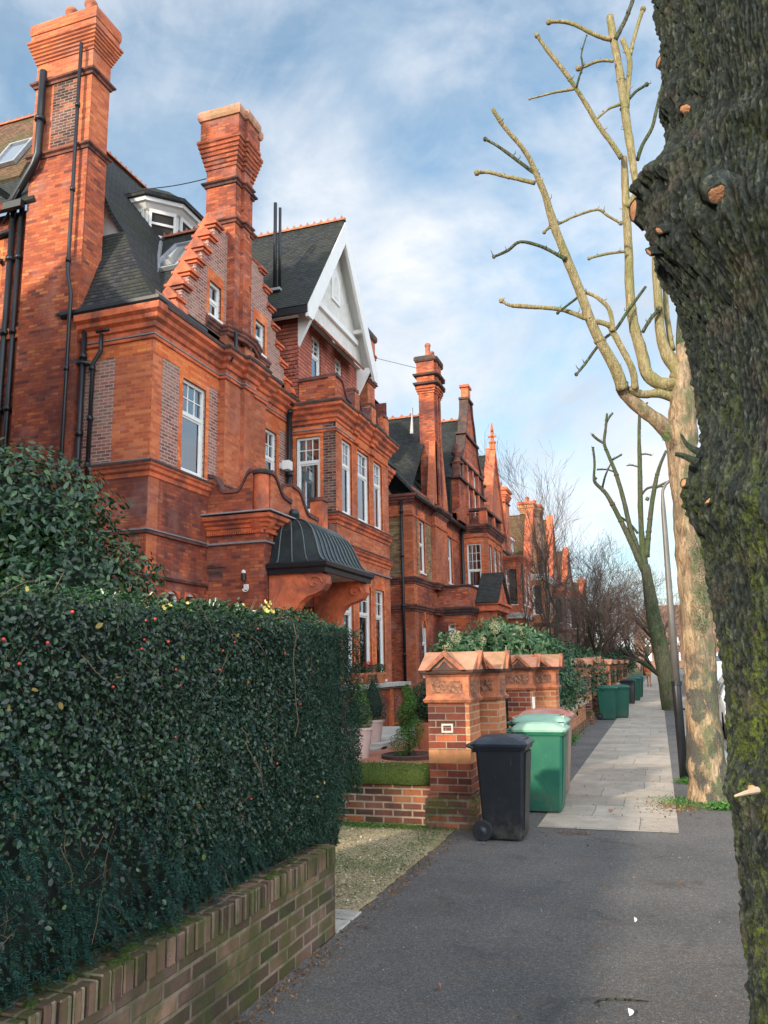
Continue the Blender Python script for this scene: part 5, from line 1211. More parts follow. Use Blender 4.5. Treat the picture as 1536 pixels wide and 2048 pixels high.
# ================================================================ leaves
def leafmat(name,c1,c2,c3,rough=.45,spec=.5,trans=.15):
    t=NT(name);g=t.geo();W=t.coord('Object')
    col=t.ramp(g.outputs['Random Per Island'],[(0,c1),(.6,c2),(1,c3)])
    n=t.noise(W,1.7,4,.6);col=t.mix(.7,col,t.ramp(n,[(.3,(.55,.6,.6)),(.7,(1.4,1.35,1.25))]),'MULTIPLY')
    t.base(col,rough,spec=spec)
    t.bsdf.inputs['Transmission Weight'].default_value=0
    tl=t.node('ShaderNodeBsdfTranslucent');t.l(col,tl.inputs['Color']);mx=t.node('ShaderNodeMixShader');mx.inputs[0].default_value=trans
    t.l(t.bsdf.outputs[0],mx.inputs[1]);t.l(tl.outputs[0],mx.inputs[2]);t.l(mx.outputs[0],t.out.inputs['Surface']);return t.m
def leaves(name,pos,nrm,size,mat,parent=None,aspect=.5,fold=.25,down=None,spread=.6,kind=None):
    """leaf blades: 6-point blades folded on the midrib, one island each"""
    pos=np.asarray(pos,float);n=len(pos);nrm=np.asarray(nrm,float)+NR.normal(0,spread,(n,3));nrm/=np.linalg.norm(nrm,axis=1)[:,None]+1e-9
    d=NR.normal(0,1,(n,3))
    if down is not None:d=d*.5+np.asarray(down)
    d-=nrm*(d*nrm).sum(1)[:,None];d/=np.linalg.norm(d,axis=1)[:,None]+1e-9
    b=np.cross(nrm,d);s=np.asarray(size,float)*np.ones(n);s=s[:,None]
    w=s*aspect*.5
    v=np.stack([pos,pos+d*s*.35+b*w+nrm*w*fold,pos+d*s*.72+b*w*.8+nrm*w*fold,pos+d*s,pos+d*s*.72-b*w*.8+nrm*w*fold,pos+d*s*.35-b*w+nrm*w*fold],1).reshape(-1,3)
    k=np.arange(n)[:,None]*6
    f=np.concatenate([k+np.array([0,1,2,3]),k+np.array([0,3,4,5])],1).reshape(-1)
    me=bpy.data.meshes.new(name);me.vertices.add(n*6);me.vertices.foreach_set('co',v.astype(np.float32).ravel())
    me.loops.add(n*8);me.loops.foreach_set('vertex_index',f.astype(np.int32));me.polygons.add(n*2)
    me.polygons.foreach_set('loop_start',np.arange(n*2,dtype=np.int32)*4);me.update(calc_edges=True)
    o=link_mesh(name,me,mat,parent)
    if kind:o['kind']=kind
    return o
M['ivy']=leafmat('hedge_leaf',(.005,.02,.011),(.013,.047,.023),(.07,.135,.058),.3,.6)
M['yew']=leafmat('yew_needle',(.006,.026,.016),(.014,.055,.032),(.035,.1,.052),.5,.35)
M['yewdark']=leafmat('dark_yew_spray',(.005,.025,.019),(.014,.06,.045),(.035,.11,.08),.5,.3)
M['laurel']=leafmat('laurel_leaf',(.008,.034,.015),(.024,.08,.032),(.1,.18,.055),.3,.6)
M['fatsia']=leafmat('pale_shrub_leaf',(.03,.1,.03),(.09,.2,.07),(.3,.38,.18),.4,.5)
M['evergreen']=leafmat('evergreen_leaf',(.012,.045,.02),(.035,.1,.045),(.1,.18,.08),.4,.4)
M['box']=leafmat('box_leaf',(.02,.07,.012),(.06,.15,.025),(.14,.25,.05),.5,.35)
M['conifer']=leafmat('dwarf_conifer',(.006,.035,.025),(.015,.07,.04),(.04,.12,.06),.5,.3)
M['weed']=leafmat('weed_leaf',(.03,.1,.02),(.07,.2,.04),(.14,.3,.07),.5,.3)
M['straw']=leafmat('brown_leaf_litter',(.12,.06,.03),(.25,.13,.06),(.4,.24,.12),.7,.2)
M['core']=plain('inner_shade',(.012,.018,.012),.95)  # near-black filler standing in for the shade deep inside foliage
M['twig']=plain('hedge_twig',(.16,.1,.06),.8)
def surf_noise(a,b,s=1.3):return noise.noise(Vector((a*s,b*s,1.7)))+.5*noise.noise(Vector((a*s*2.7,b*s*2.7,5)))
# ---- the hedge
t=thing('hedge','clipped mixed evergreen hedge with red berries and yellow flowers above the brown wall','hedge',(-2.6,5.6,0))
HX=-2.32
def hedge_cloud(n,y0,y1,z0,z1,depth,front=True):
    y=NR.uniform(y0,y1,n);z=NR.uniform(z0,z1,n);dd=np.abs(NR.normal(0,depth,n))
    out=np.array([surf_noise(a,b) for a,b in zip(y,z)])*.07
    over=np.interp(z,[.45,.7,1.2,2.0],[-.12,.0,.06,.0])
    x=HX+.12+out+over-dd
    return np.stack([x,y,z],1),np.tile([1,-.2,.25],(n,1))
def top_z(y):return np.interp(y,[0,2,4,5.0,5.6],[1.97,1.99,2.04,2.05,1.99])
P1,N1=hedge_cloud(74000,-1.6,5.05,.62,2.0,.05)
P1[:,2]=np.minimum(P1[:,2],top_z(P1[:,1])+.02)
# broad leaves thin out towards the lower left where feathery yew shows
keep=(NR.uniform(0,1,len(P1))<np.interp(P1[:,2]+ .22*(P1[:,1]-3.2),[.85,1.25],[.12,1]))&(NR.uniform(0,1,len(P1))<np.interp(P1[:,1],[4.2,4.9],[1,.25]))
leaves('broad_leaves',P1[keep],N1[keep],NR.uniform(.011,.033,keep.sum()),M['ivy'],t,.62,.3,(0,0,-.4),.55)
P2,N2=hedge_cloud(56000,3.3,5.78,.42,2.0,.05);P2[:,2]=np.minimum(P2[:,2],top_z(P2[:,1])+.01)
keep=NR.uniform(0,1,len(P2))<np.interp(P2[:,1],[3.3,4.9],[.15,1]);P2=P2[keep];N2=N2[keep]
leaves('yew_foliage',P2,N2,NR.uniform(.018,.034,len(P2)),M['yew'],t,.22,.1,None,.8)
# feathery yew sprays: curved drooping shoots with two ranks of needles
def sprays(name,n,y0,y1,z0,z1,keepf,L=(.1,.22)):
    ps=[];ns=[];ds=[];ss=[]
    tw_=MB()
    for i in range(n):
        y=random.uniform(y0,y1);z=random.uniform(z0,z1)
        if random.random()>keepf(y,z):continue
        p=np.array([HX+.1+surf_noise(y,z)*.07+np.interp(z,[.45,.7,1.2],[-.1,.0,.05])-abs(random.gauss(0,.03)),y,z])
        d=np.array([random.uniform(.3,1.),random.uniform(-.7,.7),random.uniform(-.9,-.1)]);d/=np.linalg.norm(d);l=random.uniform(*L);k=int(l/.0075)
        side=np.cross(d,[0,0,1.]);side/=np.linalg.norm(side);
        pts=[]
        for j in range(k):
            f=j/k;q=p+d*l*f*np.array([.6,1,1])+np.array([0,0,-.35*l*f*f]);pts.append(q)
            for sg in (-1,1):
                ps.append(q);ds.append(side*sg+d*.7+np.array([0,0,-.15]));ns.append([.6,0,.8]);ss.append(random.uniform(.018,.03)*(1-.5*f))
        if i%3==0:tw_.tube([tuple(q) for q in pts[::max(1,k//4)]],.0012,3)
    ps=np.array(ps);ns=np.array(ns);ds=np.array(ds)
    leaves(name,ps,ns,np.array(ss),M['yewdark'],t,.2,.1,ds*6,.25)
sprays('drooping_sprays',2500,-1.5,4.6,.5,1.5,lambda y,z:float(np.interp(z+.22*(y-3.2),[.8,1.35],[1,.12])))
# top and far end
n=46000;y=NR.uniform(-1.6,5.78,n);x=NR.uniform(-3.6,HX+.1,n);z=top_z(y)+np.array([surf_noise(a,b,2.2) for a,b in zip(x,y)])*.035+NR.normal(0,.018,n)
leaves('top_growth',np.stack([x,y,z],1),np.tile([.1,-.1,1],(n,1)),NR.uniform(.013,.032,n),M['laurel'],t,.55,.3,(0,0,.3),.7)
n=34000;x=NR.uniform(-3.6,HX+.2,n);z=NR.uniform(.43,1.98,n);y=5.78+np.array([surf_noise(a,b,2.) for a,b in zip(x,z)])*.03+NR.normal(0,.015,n)-np.maximum(0,x-HX-.1)*.6;x=np.where(z<.8,np.minimum(x,HX-.02-NR.uniform(0,.06,n)),x)
leaves('yew_foliage',np.stack([x,y,z],1),np.tile([0,1,.2],(n,1)),NR.uniform(.018,.034,n),M['yew'],t,.22,.1,None,.8)
m=MB();m.box(-3.65,HX+.03,-1.6,5.76,.72,1.94);m.box(-3.6,HX-.1,-1.6,5.3,.44,.715);m.box(-3.6,HX-.0,5.3,5.75,.5,.716);m.build('dark_core',M['core'],t)  # dark boxes fill the hedge where only shade shows between leaves
tw=MB()
for i in range(170):
    y=random.uniform(.8,5.2);z=random.uniform(.75,1.95);p=Vector((HX+.1,y,z));d=Vector((random.uniform(-.1,.25),random.uniform(-1,1),random.uniform(-.9,1))).normalized();L=random.uniform(.06,.3)
    pts=[p+d*L*k/4+Vector((.02*math.sin(k+i),.012*math.cos(2*k+i),-.01*k*k*.3)) for k in range(5)];tw.tube(pts,[.0022,.002,.0018,.0015,.001],4)
for i in range(60):
    y=random.uniform(.8,5.2);p=Vector((random.uniform(-2.7,HX+.05),y,top_z(y)-.03));d=Vector((random.uniform(-.6,.6),random.uniform(-1,1),1)).normalized();L=random.uniform(.05,.15)
    tw.tube([p+d*L*k/3 for k in range(4)],[.002,.002,.0015,.001],4)
q=tw.build('twig',M['twig'],t);q['kind']='stuff'
n=40;y=NR.uniform(1.2,5.2,n);z=NR.uniform(.8,1.98,n)
leaves('yellowed_leaf',np.stack([HX+.15+np.array([surf_noise(a,b) for a,b in zip(y,z)])*.07,y,z],1),np.tile([1,0,.2],(n,1)),NR.uniform(.02,.04,n),leafmat('yellowed_leaf_mat',(.2,.12,.03),(.4,.3,.08),(.16,.22,.06),.5,.3),t,.6,.3,None,.6)['kind']='stuff'
# two long trailing canes
for a,b in (((HX+.2,4.55,1.98),(HX+.2,4.6,1.3)),((HX+.2,3.9,1.4),(HX+.2,4.15,1.1))):
    a=Vector(a);b=Vector(b);c=MB();c.tube([a.lerp(b,k/8)+Vector((.01*math.sin(k*2),.02*math.sin(k*1.3),0)) for k in range(9)],.0028,5);c.build('trailing_cane',M['twig'],t)
bm_=MB();bm_.lathe(0,0,[(.001,-.006),(.0045,-.004),(.0062,0),(.0045,.004),(.001,.006)],8);b0=bm_.build('berry',plain('red_berry',(.62,.05,.02),.3,spec=.6),t,smooth=True)
b0.location=(0,0,0);W0=world_of(t)
def place_child(src,pos,parent,s=1,name=None):
    o=src.copy();COL.objects.link(o);o.parent=parent;o.matrix_parent_inverse=world_of(parent).inverted();o.location=pos;o.scale=(s,s,s);o.rotation_euler=(random.uniform(0,6),random.uniform(0,1),random.uniform(0,6));return o
for i in range(26):
    y=random.uniform(1.9,5.0);z=random.choice((random.uniform(1.7,1.95),random.uniform(1.0,1.95)));place_child(b0,(HX+.2+surf_noise(y,z)*.07,y,z),t,random.uniform(.8,1.25))
b0.location=(HX+.2,3.0,1.8)
fm=MB()
for k in range(5):
    a=k*2*math.pi/5;c,s_=math.cos(a),math.sin(a);fm.add([(0,0,0),(.012*c-.010*s_,.012*s_+.010*c,.006),(.019*c,.019*s_,.012),(.012*c+.010*s_,.012*s_-.010*c,.006)],[(0,1,2,3)])
f0=fm.build('flower',leafmat('yellow_flower',(.75,.6,.12),(.85,.72,.2),(.9,.82,.4),.6,.2,.3),t)
f0.location=(HX+.15,4.25,2.05);f0.rotation_euler=(.3,1.1,0)
for (y,z,k) in ((3.15,1.985,.8),(3.2,2.0,.7),(4.2,2.06,1.0),(4.22,2.08,.9),(4.16,2.08,.9),(4.25,2.03,1.),(4.18,2.03,1.),(3.9,2.05,.5),(3.35,2.02,.5),(2.3,2.0,.6)):
    o=place_child(f0,(HX+.2,y,z),t,k);o.rotation_euler=(random.uniform(-.5,.5),random.uniform(.7,1.5),random.uniform(-.5,.5))
o=MB();o.lathe(-2.27,2.95,[(.02,.56),(.03,.6),(.012,.66)],7);o.tube([(-2.27,2.95,.62),(-2.24,2.98,.72)],.006,5)
x=NR.uniform(-6,-2.5,5200);yy=NR.uniform(8.84,9.2,5200);z=np.where(yy<8.9,NR.uniform(.38,.6,5200),.6+NR.uniform(-.02,.035,5200))
leaves('moss_tufts',np.stack([x,yy,z],1),np.tile([0,-.4,1],(5200,1)),NR.uniform(.012,.03,5200),leafmat('moss_blade',(.02,.045,.01),(.06,.11,.018),(.19,.26,.05),.7,.2),MOSSWALL,.35,.2,None,.7)
# ---- foliage blobs for shrubs
def blob(n,c,r,seed=0,rough=.35,fs=1.6,hollow=.55,cut=None):
    d=NR.normal(0,1,(n,3));d/=np.linalg.norm(d,axis=1)[:,None]
    k=np.array([1+rough*(noise.noise(Vector((a*fs+seed,b*fs,cc*fs)))+.5*noise.noise(Vector((a*fs*2.5+seed,b*fs*2.5,cc*fs*2.5)))) for a,b,cc in d])
    u=np.maximum(NR.uniform(hollow,1.0,n),NR.uniform(hollow,1.0,n))
    p=d*(k*u)[:,None]*np.array(r)+np.array(c)
    return p,d
def shrub(name,label,cat,base,crowns,mat,size,n,aspect=.5,group=None,core=True,kind=None,stemr=.05,down=None,rough=.35,spread=.5):
    t=thing(name,label,cat,base,group)
    ps=[];ns=[]
    for i,(c,r) in enumerate(crowns):
        k=int(n*(r[0]*r[1]*r[2])**.667/sum((q[0]*q[1]*q[2])**.667 for _,q in crowns));p,d=blob(k,c,r,i*7.3+base[0],rough);ps.append(p);ns.append(d)
    p=np.concatenate(ps);d=np.concatenate(ns);ok=p[:,2]>.03
    leaves('foliage',p[ok],d[ok]*np.array([1,1,.6])+np.array([0,0,.35]),NR.uniform(size*.7,size*1.3,ok.sum()),mat,t,aspect,.25,down,spread)
    m=MB()
    for c,r in crowns:
        m.tube([(base[0],base[1],0),((base[0]+c[0])/2,(base[1]+c[1])/2,c[2]*.5),c],[stemr,stemr*.8,stemr*.4],6)
        for k in range(5):
            e=Vector(c)+Vector((random.uniform(-1,1)*r[0],random.uniform(-1,1)*r[1],random.uniform(-.2,.9)*r[2]))*.8;m.tube([Vector(c)-Vector((0,0,r[2]*.6)),Vector(c).lerp(e,.5),e],[stemr*.5,stemr*.3,stemr*.12],5)
    m.build('stem',M['bark'],t)
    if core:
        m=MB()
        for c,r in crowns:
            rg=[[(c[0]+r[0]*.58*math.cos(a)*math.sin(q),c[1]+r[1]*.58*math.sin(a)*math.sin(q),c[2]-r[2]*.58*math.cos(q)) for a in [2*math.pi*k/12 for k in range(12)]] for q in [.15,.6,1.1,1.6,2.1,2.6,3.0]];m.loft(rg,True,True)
        m.build('dark_core',M['core'],t)  # dark bodies stand in for the shade inside the crowns
    return t
def barkmat(name,cols,moss,mamt,scale=1.,ridge=.8,spec=.2,patches=None,mossdir=None):
    t=NT(name);W=t.coord('Object')
    wv=t.map(W,(7*scale,7*scale,1.6*scale))
    n=t.noise(wv,2.2,8,.68,.8);n2=t.noise(W,45*scale,5,.7)
    v=t.node('ShaderNodeTexVoronoi');v.feature='DISTANCE_TO_EDGE';v.inputs['Scale'].default_value=3.2
    dn=t.node('ShaderNodeTexNoise');dn.inputs['Scale'].default_value=3*scale;t.l(W,dn.inputs['Vector'])
    av=t.node('ShaderNodeVectorMath',operation='ADD');t.l(wv,av.inputs[0]);t.l(dn.outputs['Color'],av.inputs[1]);t.l(av.outputs[0],v.inputs['Vector'])
    crack=t.ramp(v.outputs['Distance'],[(0,0),(.14,1)])
    col=t.ramp(n,[(.28,cols[0]),(.5,cols[1]),(.72,cols[2])])
    col=t.mix(.5,col,t.ramp(n2,[(.3,(.6,.6,.6)),(.7,(1.35,1.35,1.35))]),'MULTIPLY')
    col=t.mix(t.math('MULTIPLY',t.math('SUBTRACT',1,crack),ridge*.75),col,tuple(c*.35 for c in cols[0]))
    if patches:
        p=t.noise(t.map(W,(3,3,1.1)),1.3,7,.62,.6);col=t.mix(t.math('MULTIPLY',t.ramp(p,[(.5,0),(.57,1)]),patches[1]),col,patches[0])
    g=t.noise(t.map(W,(2.6,2.6,1.3)),1.2,8,.72)
    f=t.math('MULTIPLY',t.ramp(g,[(.47,0),(.63,1)]),mamt)
    if mossdir is not None:
        nn=t.geo().outputs['Normal'];dp=t.node('ShaderNodeVectorMath',operation='DOT_PRODUCT');t.l(nn,dp.inputs[0]);dp.inputs[1].default_value=mossdir
        f=t.math('MULTIPLY',f,t.ramp(dp.outputs['Value'],[(.0,.25),(.7,1)]))
    col=t.mix(f,col,moss)
    h=t.math('ADD',t.math('MULTIPLY',crack,ridge),t.math('MULTIPLY',n2,.35));h=t.math('ADD',h,t.math('MULTIPLY',n,.5))
    t.bump(h,.9,.03)
    return t.base(col,.9,spec=spec)
def palebark():
    t=NT('pale_flaking_bark');W=t.coord('Object')
    n=t.noise(t.map(W,(9,9,2.6)),1.5,9,.68,.9);n2=t.noise(W,60,5,.7)
    col=t.ramp(n,[(.3,(.1,.062,.04)),(.42,(.27,.175,.105)),(.55,(.44,.31,.19)),(.72,(.62,.47,.3))])
    col=t.mix(.45,col,t.ramp(n2,[(.3,(.6,.6,.6)),(.7,(1.3,1.3,1.3))]),'MULTIPLY')
    fl=t.noise(t.map(W,(26,26,5)),1.2,6,.6,1.2);col=t.mix(t.math('MULTIPLY',t.ramp(fl,[(.56,0),(.62,1)]),.7),col,(.1,.065,.045))
    s=t.node('ShaderNodeSeparateXYZ');t.l(W,s.inputs[0])
    lo=t.ramp(t.math('DIVIDE',s.outputs['Z'],6.),[(0,1.),(.25,.95),(.33,.35),(1,.3)])
    p=t.noise(t.map(W,(3.2,3.2,1.9)),1.5,8,.66,.4);col=t.mix(t.math('MULTIPLY',t.ramp(p,[(.46,0),(.52,1)]),t.math('MULTIPLY',lo,.95)),col,t.mix(.5,(.035,.035,.03),t.ramp(n2,[(.3,(.03,.03,.03)),(.7,(.2,.2,.18))])))
    g=t.noise(t.map(W,(4,4,2.2)),1.7,8,.72);nn=t.node('ShaderNodeVectorMath',operation='DOT_PRODUCT');t.l(t.geo().outputs['Normal'],nn.inputs[0]);nn.inputs[1].default_value=(.85,-.5,.1)
    f=t.math('MULTIPLY',t.ramp(g,[(.44,0),(.58,1)]),t.ramp(nn.outputs['Value'],[(.1,.1),(.6,.85)]));col=t.mix(f,col,t.ramp(n2,[(.3,(.06,.08,.03)),(.7,(.2,.22,.12))]))
    h=t.math('ADD',t.math('MULTIPLY',n,1.),t.math('MULTIPLY',n2,.4));t.bump(h,.9,.04);return t.base(col,.88,spec=.2)
def nearbark():
    t=NT('mossy_ridged_bark');W=t.coord('Object')
    dn=t.node('ShaderNodeTexNoise');dn.inputs['Scale'].default_value=9;dn.inputs['Detail'].default_value=4;t.l(W,dn.inputs['Vector'])
    mp=t.map(W,(1,1,.55));av=t.node('ShaderNodeVectorMath',operation='MULTIPLY_ADD');t.l(dn.outputs['Color'],av.inputs[0]);av.inputs[1].default_value=(.06,.06,.06);t.l(mp,av.inputs[2])
    v=t.node('ShaderNodeTexVoronoi');v.inputs['Scale'].default_value=60;t.l(av.outputs[0],v.inputs['Vector']);vs_=t.node('ShaderNodeSeparateXYZ');t.l(v.outputs['Color'],vs_.inputs[0])
    n=t.noise(t.map(W,(16,16,7)),1.4,9,.75,.5);n2=t.noise(W,80,5,.75);n3=t.noise(W,5,6,.65)
    col=t.ramp(vs_.outputs[0],[(0,(.015,.02,.02)),(.5,(.024,.03,.029)),(.85,(.036,.042,.038)),(1,(.07,.075,.065))])
    col=t.mix(.8,col,t.ramp(n,[(.3,(.3,.33,.35)),(.5,(.9,.95,.95)),(.68,(1.9,1.85,1.7))]),'MULTIPLY')
    col=t.mix(.6,col,t.ramp(n2,[(.3,(.45,.45,.45)),(.7,(1.6,1.6,1.6))]),'MULTIPLY')
    col=t.mix(t.math('MULTIPLY',t.ramp(n3,[(.54,0),(.68,1)]),.3),col,(.15,.105,.08))
    pt=t.ramp(t.geo().outputs['Pointiness'],[(.42,.2),(.5,1.),(.57,2.0)]);col=t.mix(.85,col,pt,'MULTIPLY')  # crack shade and ridge light painted into the colour by pointiness
    s=t.node('ShaderNodeSeparateXYZ');t.l(W,s.inputs[0])
    zf=t.ramp(t.math('DIVIDE',s.outputs['Z'],6.),[(0,.7),(.25,1),(.36,.8),(.43,.4),(.52,.22),(1,.2)])
    g=t.noise(t.map(W,(5,5,1.8)),1.8,9,.78);f=t.math('MULTIPLY',t.ramp(g,[(.46,0),(.58,1)]),zf)
    g2=t.noise(W,34,4,.75);f=t.math('MULTIPLY',f,t.ramp(g2,[(.42,.0),(.58,1)]))
    mc=t.ramp(n2,[(.35,(.06,.085,.014)),(.6,(.18,.23,.035)),(.75,(.36,.4,.1))])
    col=t.mix(f,col,mc)
    h=t.math('ADD',t.math('MULTIPLY',n,.8),t.math('MULTIPLY',n2,.5));h=t.math('ADD',h,t.math('MULTIPLY',vs_.outputs[0],.5));t.bump(h,1.,.03)
    return t.base(col,.9,spec=.25)
M['bark']=barkmat('dark_bark',((.03,.025,.02),(.07,.06,.045),(.12,.1,.07)),(.05,.08,.02),.5)
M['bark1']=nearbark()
M['bark2']=palebark()
M['limb2']=barkmat('smooth_yellowish_bark',((.13,.1,.055),(.31,.25,.13),(.48,.39,.22)),(.17,.18,.05),.55,1.6,.2)
M['bark3']=barkmat('green_grey_bark',((.04,.04,.03),(.1,.1,.065),(.17,.16,.1)),(.06,.1,.03),.7,1.,.5)
M['twigs']=plain('winter_twigs',(.09,.065,.05),.9,var=.3,vs=2)
M['twigsred']=plain('reddish_winter_twigs',(.17,.095,.075),.9,var=.3,vs=2)
M['cutwood']=plain('fresh_cut_wood',(.5,.24,.12),.8,var=.35,vs=30,bump=.3,bs=90,c2=(.16,.08,.05),amt=.5)
# ---- garden plants
shrub('laurel_bush','large dark leafy bush with yellow-green tips behind the hedge at the left','bush',(-6.9,7.0,0),[((-7.0,7.0,2.5),(1.75,1.3,1.55)),((-5.9,7.0,2.35),(.9,1.1,1.1)),((-6.6,6.8,3.4),(1.1,1.,.75)),((-8.,7.2,3.1),(1.5,1.,1.1)),((-6.0,6.6,1.5),(1.1,1.,1.0))],M['laurel'],.085,34000,.42,stemr=.09)
shrub('flowering_shrub','glossy pale-leaved shrub with cream flower heads behind the gate pillars','shrub',(-3.2,14.8,0),[((-3.35,14.6,1.75),(.65,.8,.62)),((-2.9,15.2,1.95),(.6,.8,.6)),((-2.5,16.2,1.9),(.6,1.,.55))],M['fatsia'],.12,9000,.35)
fl=COL.objects[[o.name for o in COL.objects if o.name.startswith('flowering_shrub')][-1]]
for (c) in ((-3.35,13.95,2.2),(-2.75,14.5,2.38),(-2.45,15.2,2.3),(-3.5,14.,2.0),(-3.0,14.4,2.15)):
    p,d=blob(220,c,(.1,.1,.12));leaves('flower_head',p,d,NR.uniform(.02,.04,220),M['cream'] if 'cream' in M else M.setdefault('cream',leafmat('cream_flower',(.6,.55,.25),(.75,.7,.4),(.85,.8,.6),.6,.2)),fl,.5)
for k,(y,label,x,z) in enumerate(((18.2,'evergreen shrub mass just beyond the white-striped pillar',-2.9,1.25),(21.5,'evergreen shrub between the two ends of the low orange wall',-2.95,1.3),(25.8,'dark glossy shrub overhanging the sooty pillar',-2.9,1.35),(31,'evergreen shrub above the wall beyond the green pair',-3.,1.3),(37,'distant evergreen shrub by the far black bin',-3.1,1.3),(44,'more distant evergreen shrub by the farthest bins',-3.1,1.3),(52,'farthest evergreen shrub in the row of gardens',-3.1,1.5),(66,'tall dark conifer at the far end of the pavement',-2.6,2.0))):
    shrub('garden_shrub',label,'shrub',(x,y,0),[((x,y,z),(1.15,1.9,1.0)),((x-.9,y+1,z+.3),(1.1,1.6,1.05)),((x+.25,y-1.2,z-.25),(.7,1.,.8))],M['evergreen'],.085+.001*y,int(9000-60*y),.45,'evergreen shrubs above the front walls')
def topiary(name,label,x,y,zb,h,r0,r1,shape,mat,potm,pot,n=3500,size=.022):
    t=thing(name,label,'potted plant',(x,y,zb))
    ph,pr0,pr1=pot;m=MB()
    if ph>0:
        m.lathe(x,y,[(pr0,zb),(pr1,zb+ph-.04),(pr1+.015,zb+ph-.04),(pr1+.015,zb+ph),(pr1-.02,zb+ph),(pr1-.03,zb+ph-.05)],20);m.build('pot',potm,t,smooth=False)
    z0=zb+max(ph,0)
    if shape=='cone':
        k=NR.uniform(0,1,n)**1.3;a=NR.uniform(0,2*math.pi,n);r=(r0+(r1-r0)*k)*(np.sin(np.minimum(k*6,1.57))*.3+.7)*NR.uniform(.8,1.05,n)
        p=np.stack([x+r*np.cos(a),y+r*np.sin(a),z0+k*h],1);d=np.stack([np.cos(a),np.sin(a),np.full(n,.4)],1)
    elif shape=='ball':
        p,d=blob(n,(x,y,z0+h/2),(r0,r0,h/2),x,.12,hollow=.8)
    else:
        # spiral: a thick ribbon winding round the stem
        k=NR.uniform(0,1,n);a0=k*2*math.pi*2.1+2.2;rr=(r0*(1-k)+r1*k);tr=(.24*(1-k)+.09*k)
        a=NR.uniform(0,2*math.pi,n);b=NR.uniform(0,2*math.pi,n);q=np.stack([np.cos(a)*np.sin(b),np.sin(a)*np.sin(b),np.cos(b)],1)
        c=np.stack([x+rr*np.cos(a0),y+rr*np.sin(a0),z0+.12+k*h],1);p=c+q*tr[:,None]*NR.uniform(.75,1.05,n)[:,None];d=q
    leaves('foliage',p,d,NR.uniform(size*.7,size*1.3,n),mat,t,.5,.2,None,.6)
    m=MB();m.tube([(x,y,z0-.05),(x,y,z0+h*.9)],[.03,.012],6);m.build('stem',M['bark'],t)
    if shape!='spiral':
        m=MB();m.lathe(x,y,[(r0*.5,z0+.05),(r0*.7,z0+h*.3),(((r0+r1)/2)*.6,z0+h*.6),(.02,z0+h*.9)],10);m.build('dark_core',M['core'],t)  # dark filler for the shade within the clipped foliage
    return t
M['pinkpot']=plain('pale_pink_pot',(.62,.45,.4),.7,var=.1);M['claypot']=plain('clay_pot',(.5,.17,.08),.75,var=.2)
topiary('potted_conifer','dark spiky potted conifer in a tall pale pink pot near the house steps',-5.3,15.,.3,.85,.3,.08,'cone',M['conifer'],M['pinkpot'],(.42,.13,.2))
topiary('potted_conifer','yellow-green cone shrub in a pale pink pot at the hedge end',-4.95,13.3,.2,.75,.27,.08,'cone',M['box'],M['pinkpot'],(.5,.15,.22))
topiary('spiral_topiary','clipped spiral topiary rising from a round dark planter','topiary' and -4.1,13.4,.22,.98,.13,.02,'spiral',M['box'],M['soot'],(-1,0,0),14000)
t=[o for o in COL.objects if o.name.startswith('spiral_topiary')][-1];t['category']='topiary'
m=MB();m.lathe(-4.1,13.4,[(.46,.2),(.48,.26),(.44,.27),(.42,.24),(.0,.23)],28);m.build('round_planter',M['soot'],t)
topiary('potted_bush','round dark green bush in a terracotta pot beside the first pillar',-4.2,15.,.2,.75,.36,.3,'ball',M['evergreen'],M['claypot'],(.48,.2,.27),4000,.035)
topiary('potted_bush','taller dark bush in a terracotta pot nearly hidden by the first pillar',-3.75,15.4,.2,1.1,.32,.3,'ball',M['conifer'],M['claypot'],(.48,.2,.27),4000,.035)
for i,(y,lab) in enumerate(((20.6,'small clay pot with green tuft, nearest on the stone ledge'),(21.6,'clay pot with bright red flowers on the stone ledge'),(22.6,'clay trough with brown stems, farthest on the stone ledge'))):
    x=-7.75;q=thing('flower_pot',lab,'flower pot',(x,y,1.25),'pots on the stone ledge')
    m=MB();m.lathe(x,y,[(.13,1.252),(.19,1.5),(.21,1.5),(.21,1.56),(.17,1.56),(.16,1.5)],16);m.build('pot',M['claypot'],q)
    p,d=blob(260,(x,y,1.68),(.18,.18,.14));leaves('plant',p,d,.06,M['evergreen'],q)
    if i==1:
        p,d=blob(160,(x,y,1.78),(.15,.15,.1));leaves('flower',p,d,.05,leafmat('red_flower',(.5,.02,.02),(.65,.04,.03),(.75,.1,.06)),q)
# raised stone step
m=MB();m.box(-6.9,-5.0,14.4,14.9,.2,.24);m.box(-6.9,-5.0,14.6,19,.2,.3);tag(m.build('garden_step',M['stone']),None,None,kind='structure')
# iron railing glimpsed behind the low orange wall
t=thing('railing','black iron railing beyond the low orange wall','railing',(-2.6,20,0))
m=MB();m.box(-2.62,-2.58,15,23.9,1.0,1.04);m.box(-2.615,-2.585,15,23.9,.2,.24);m.build('rail',M['black'],t)
m=MB()
for i in range(60):m.tube([(-2.6,15.1+i*.147,.0),(-2.6,15.1+i*.147,1.12)],.01,5)
q=m.build('bars',M['black'],t);q['kind']='stuff'
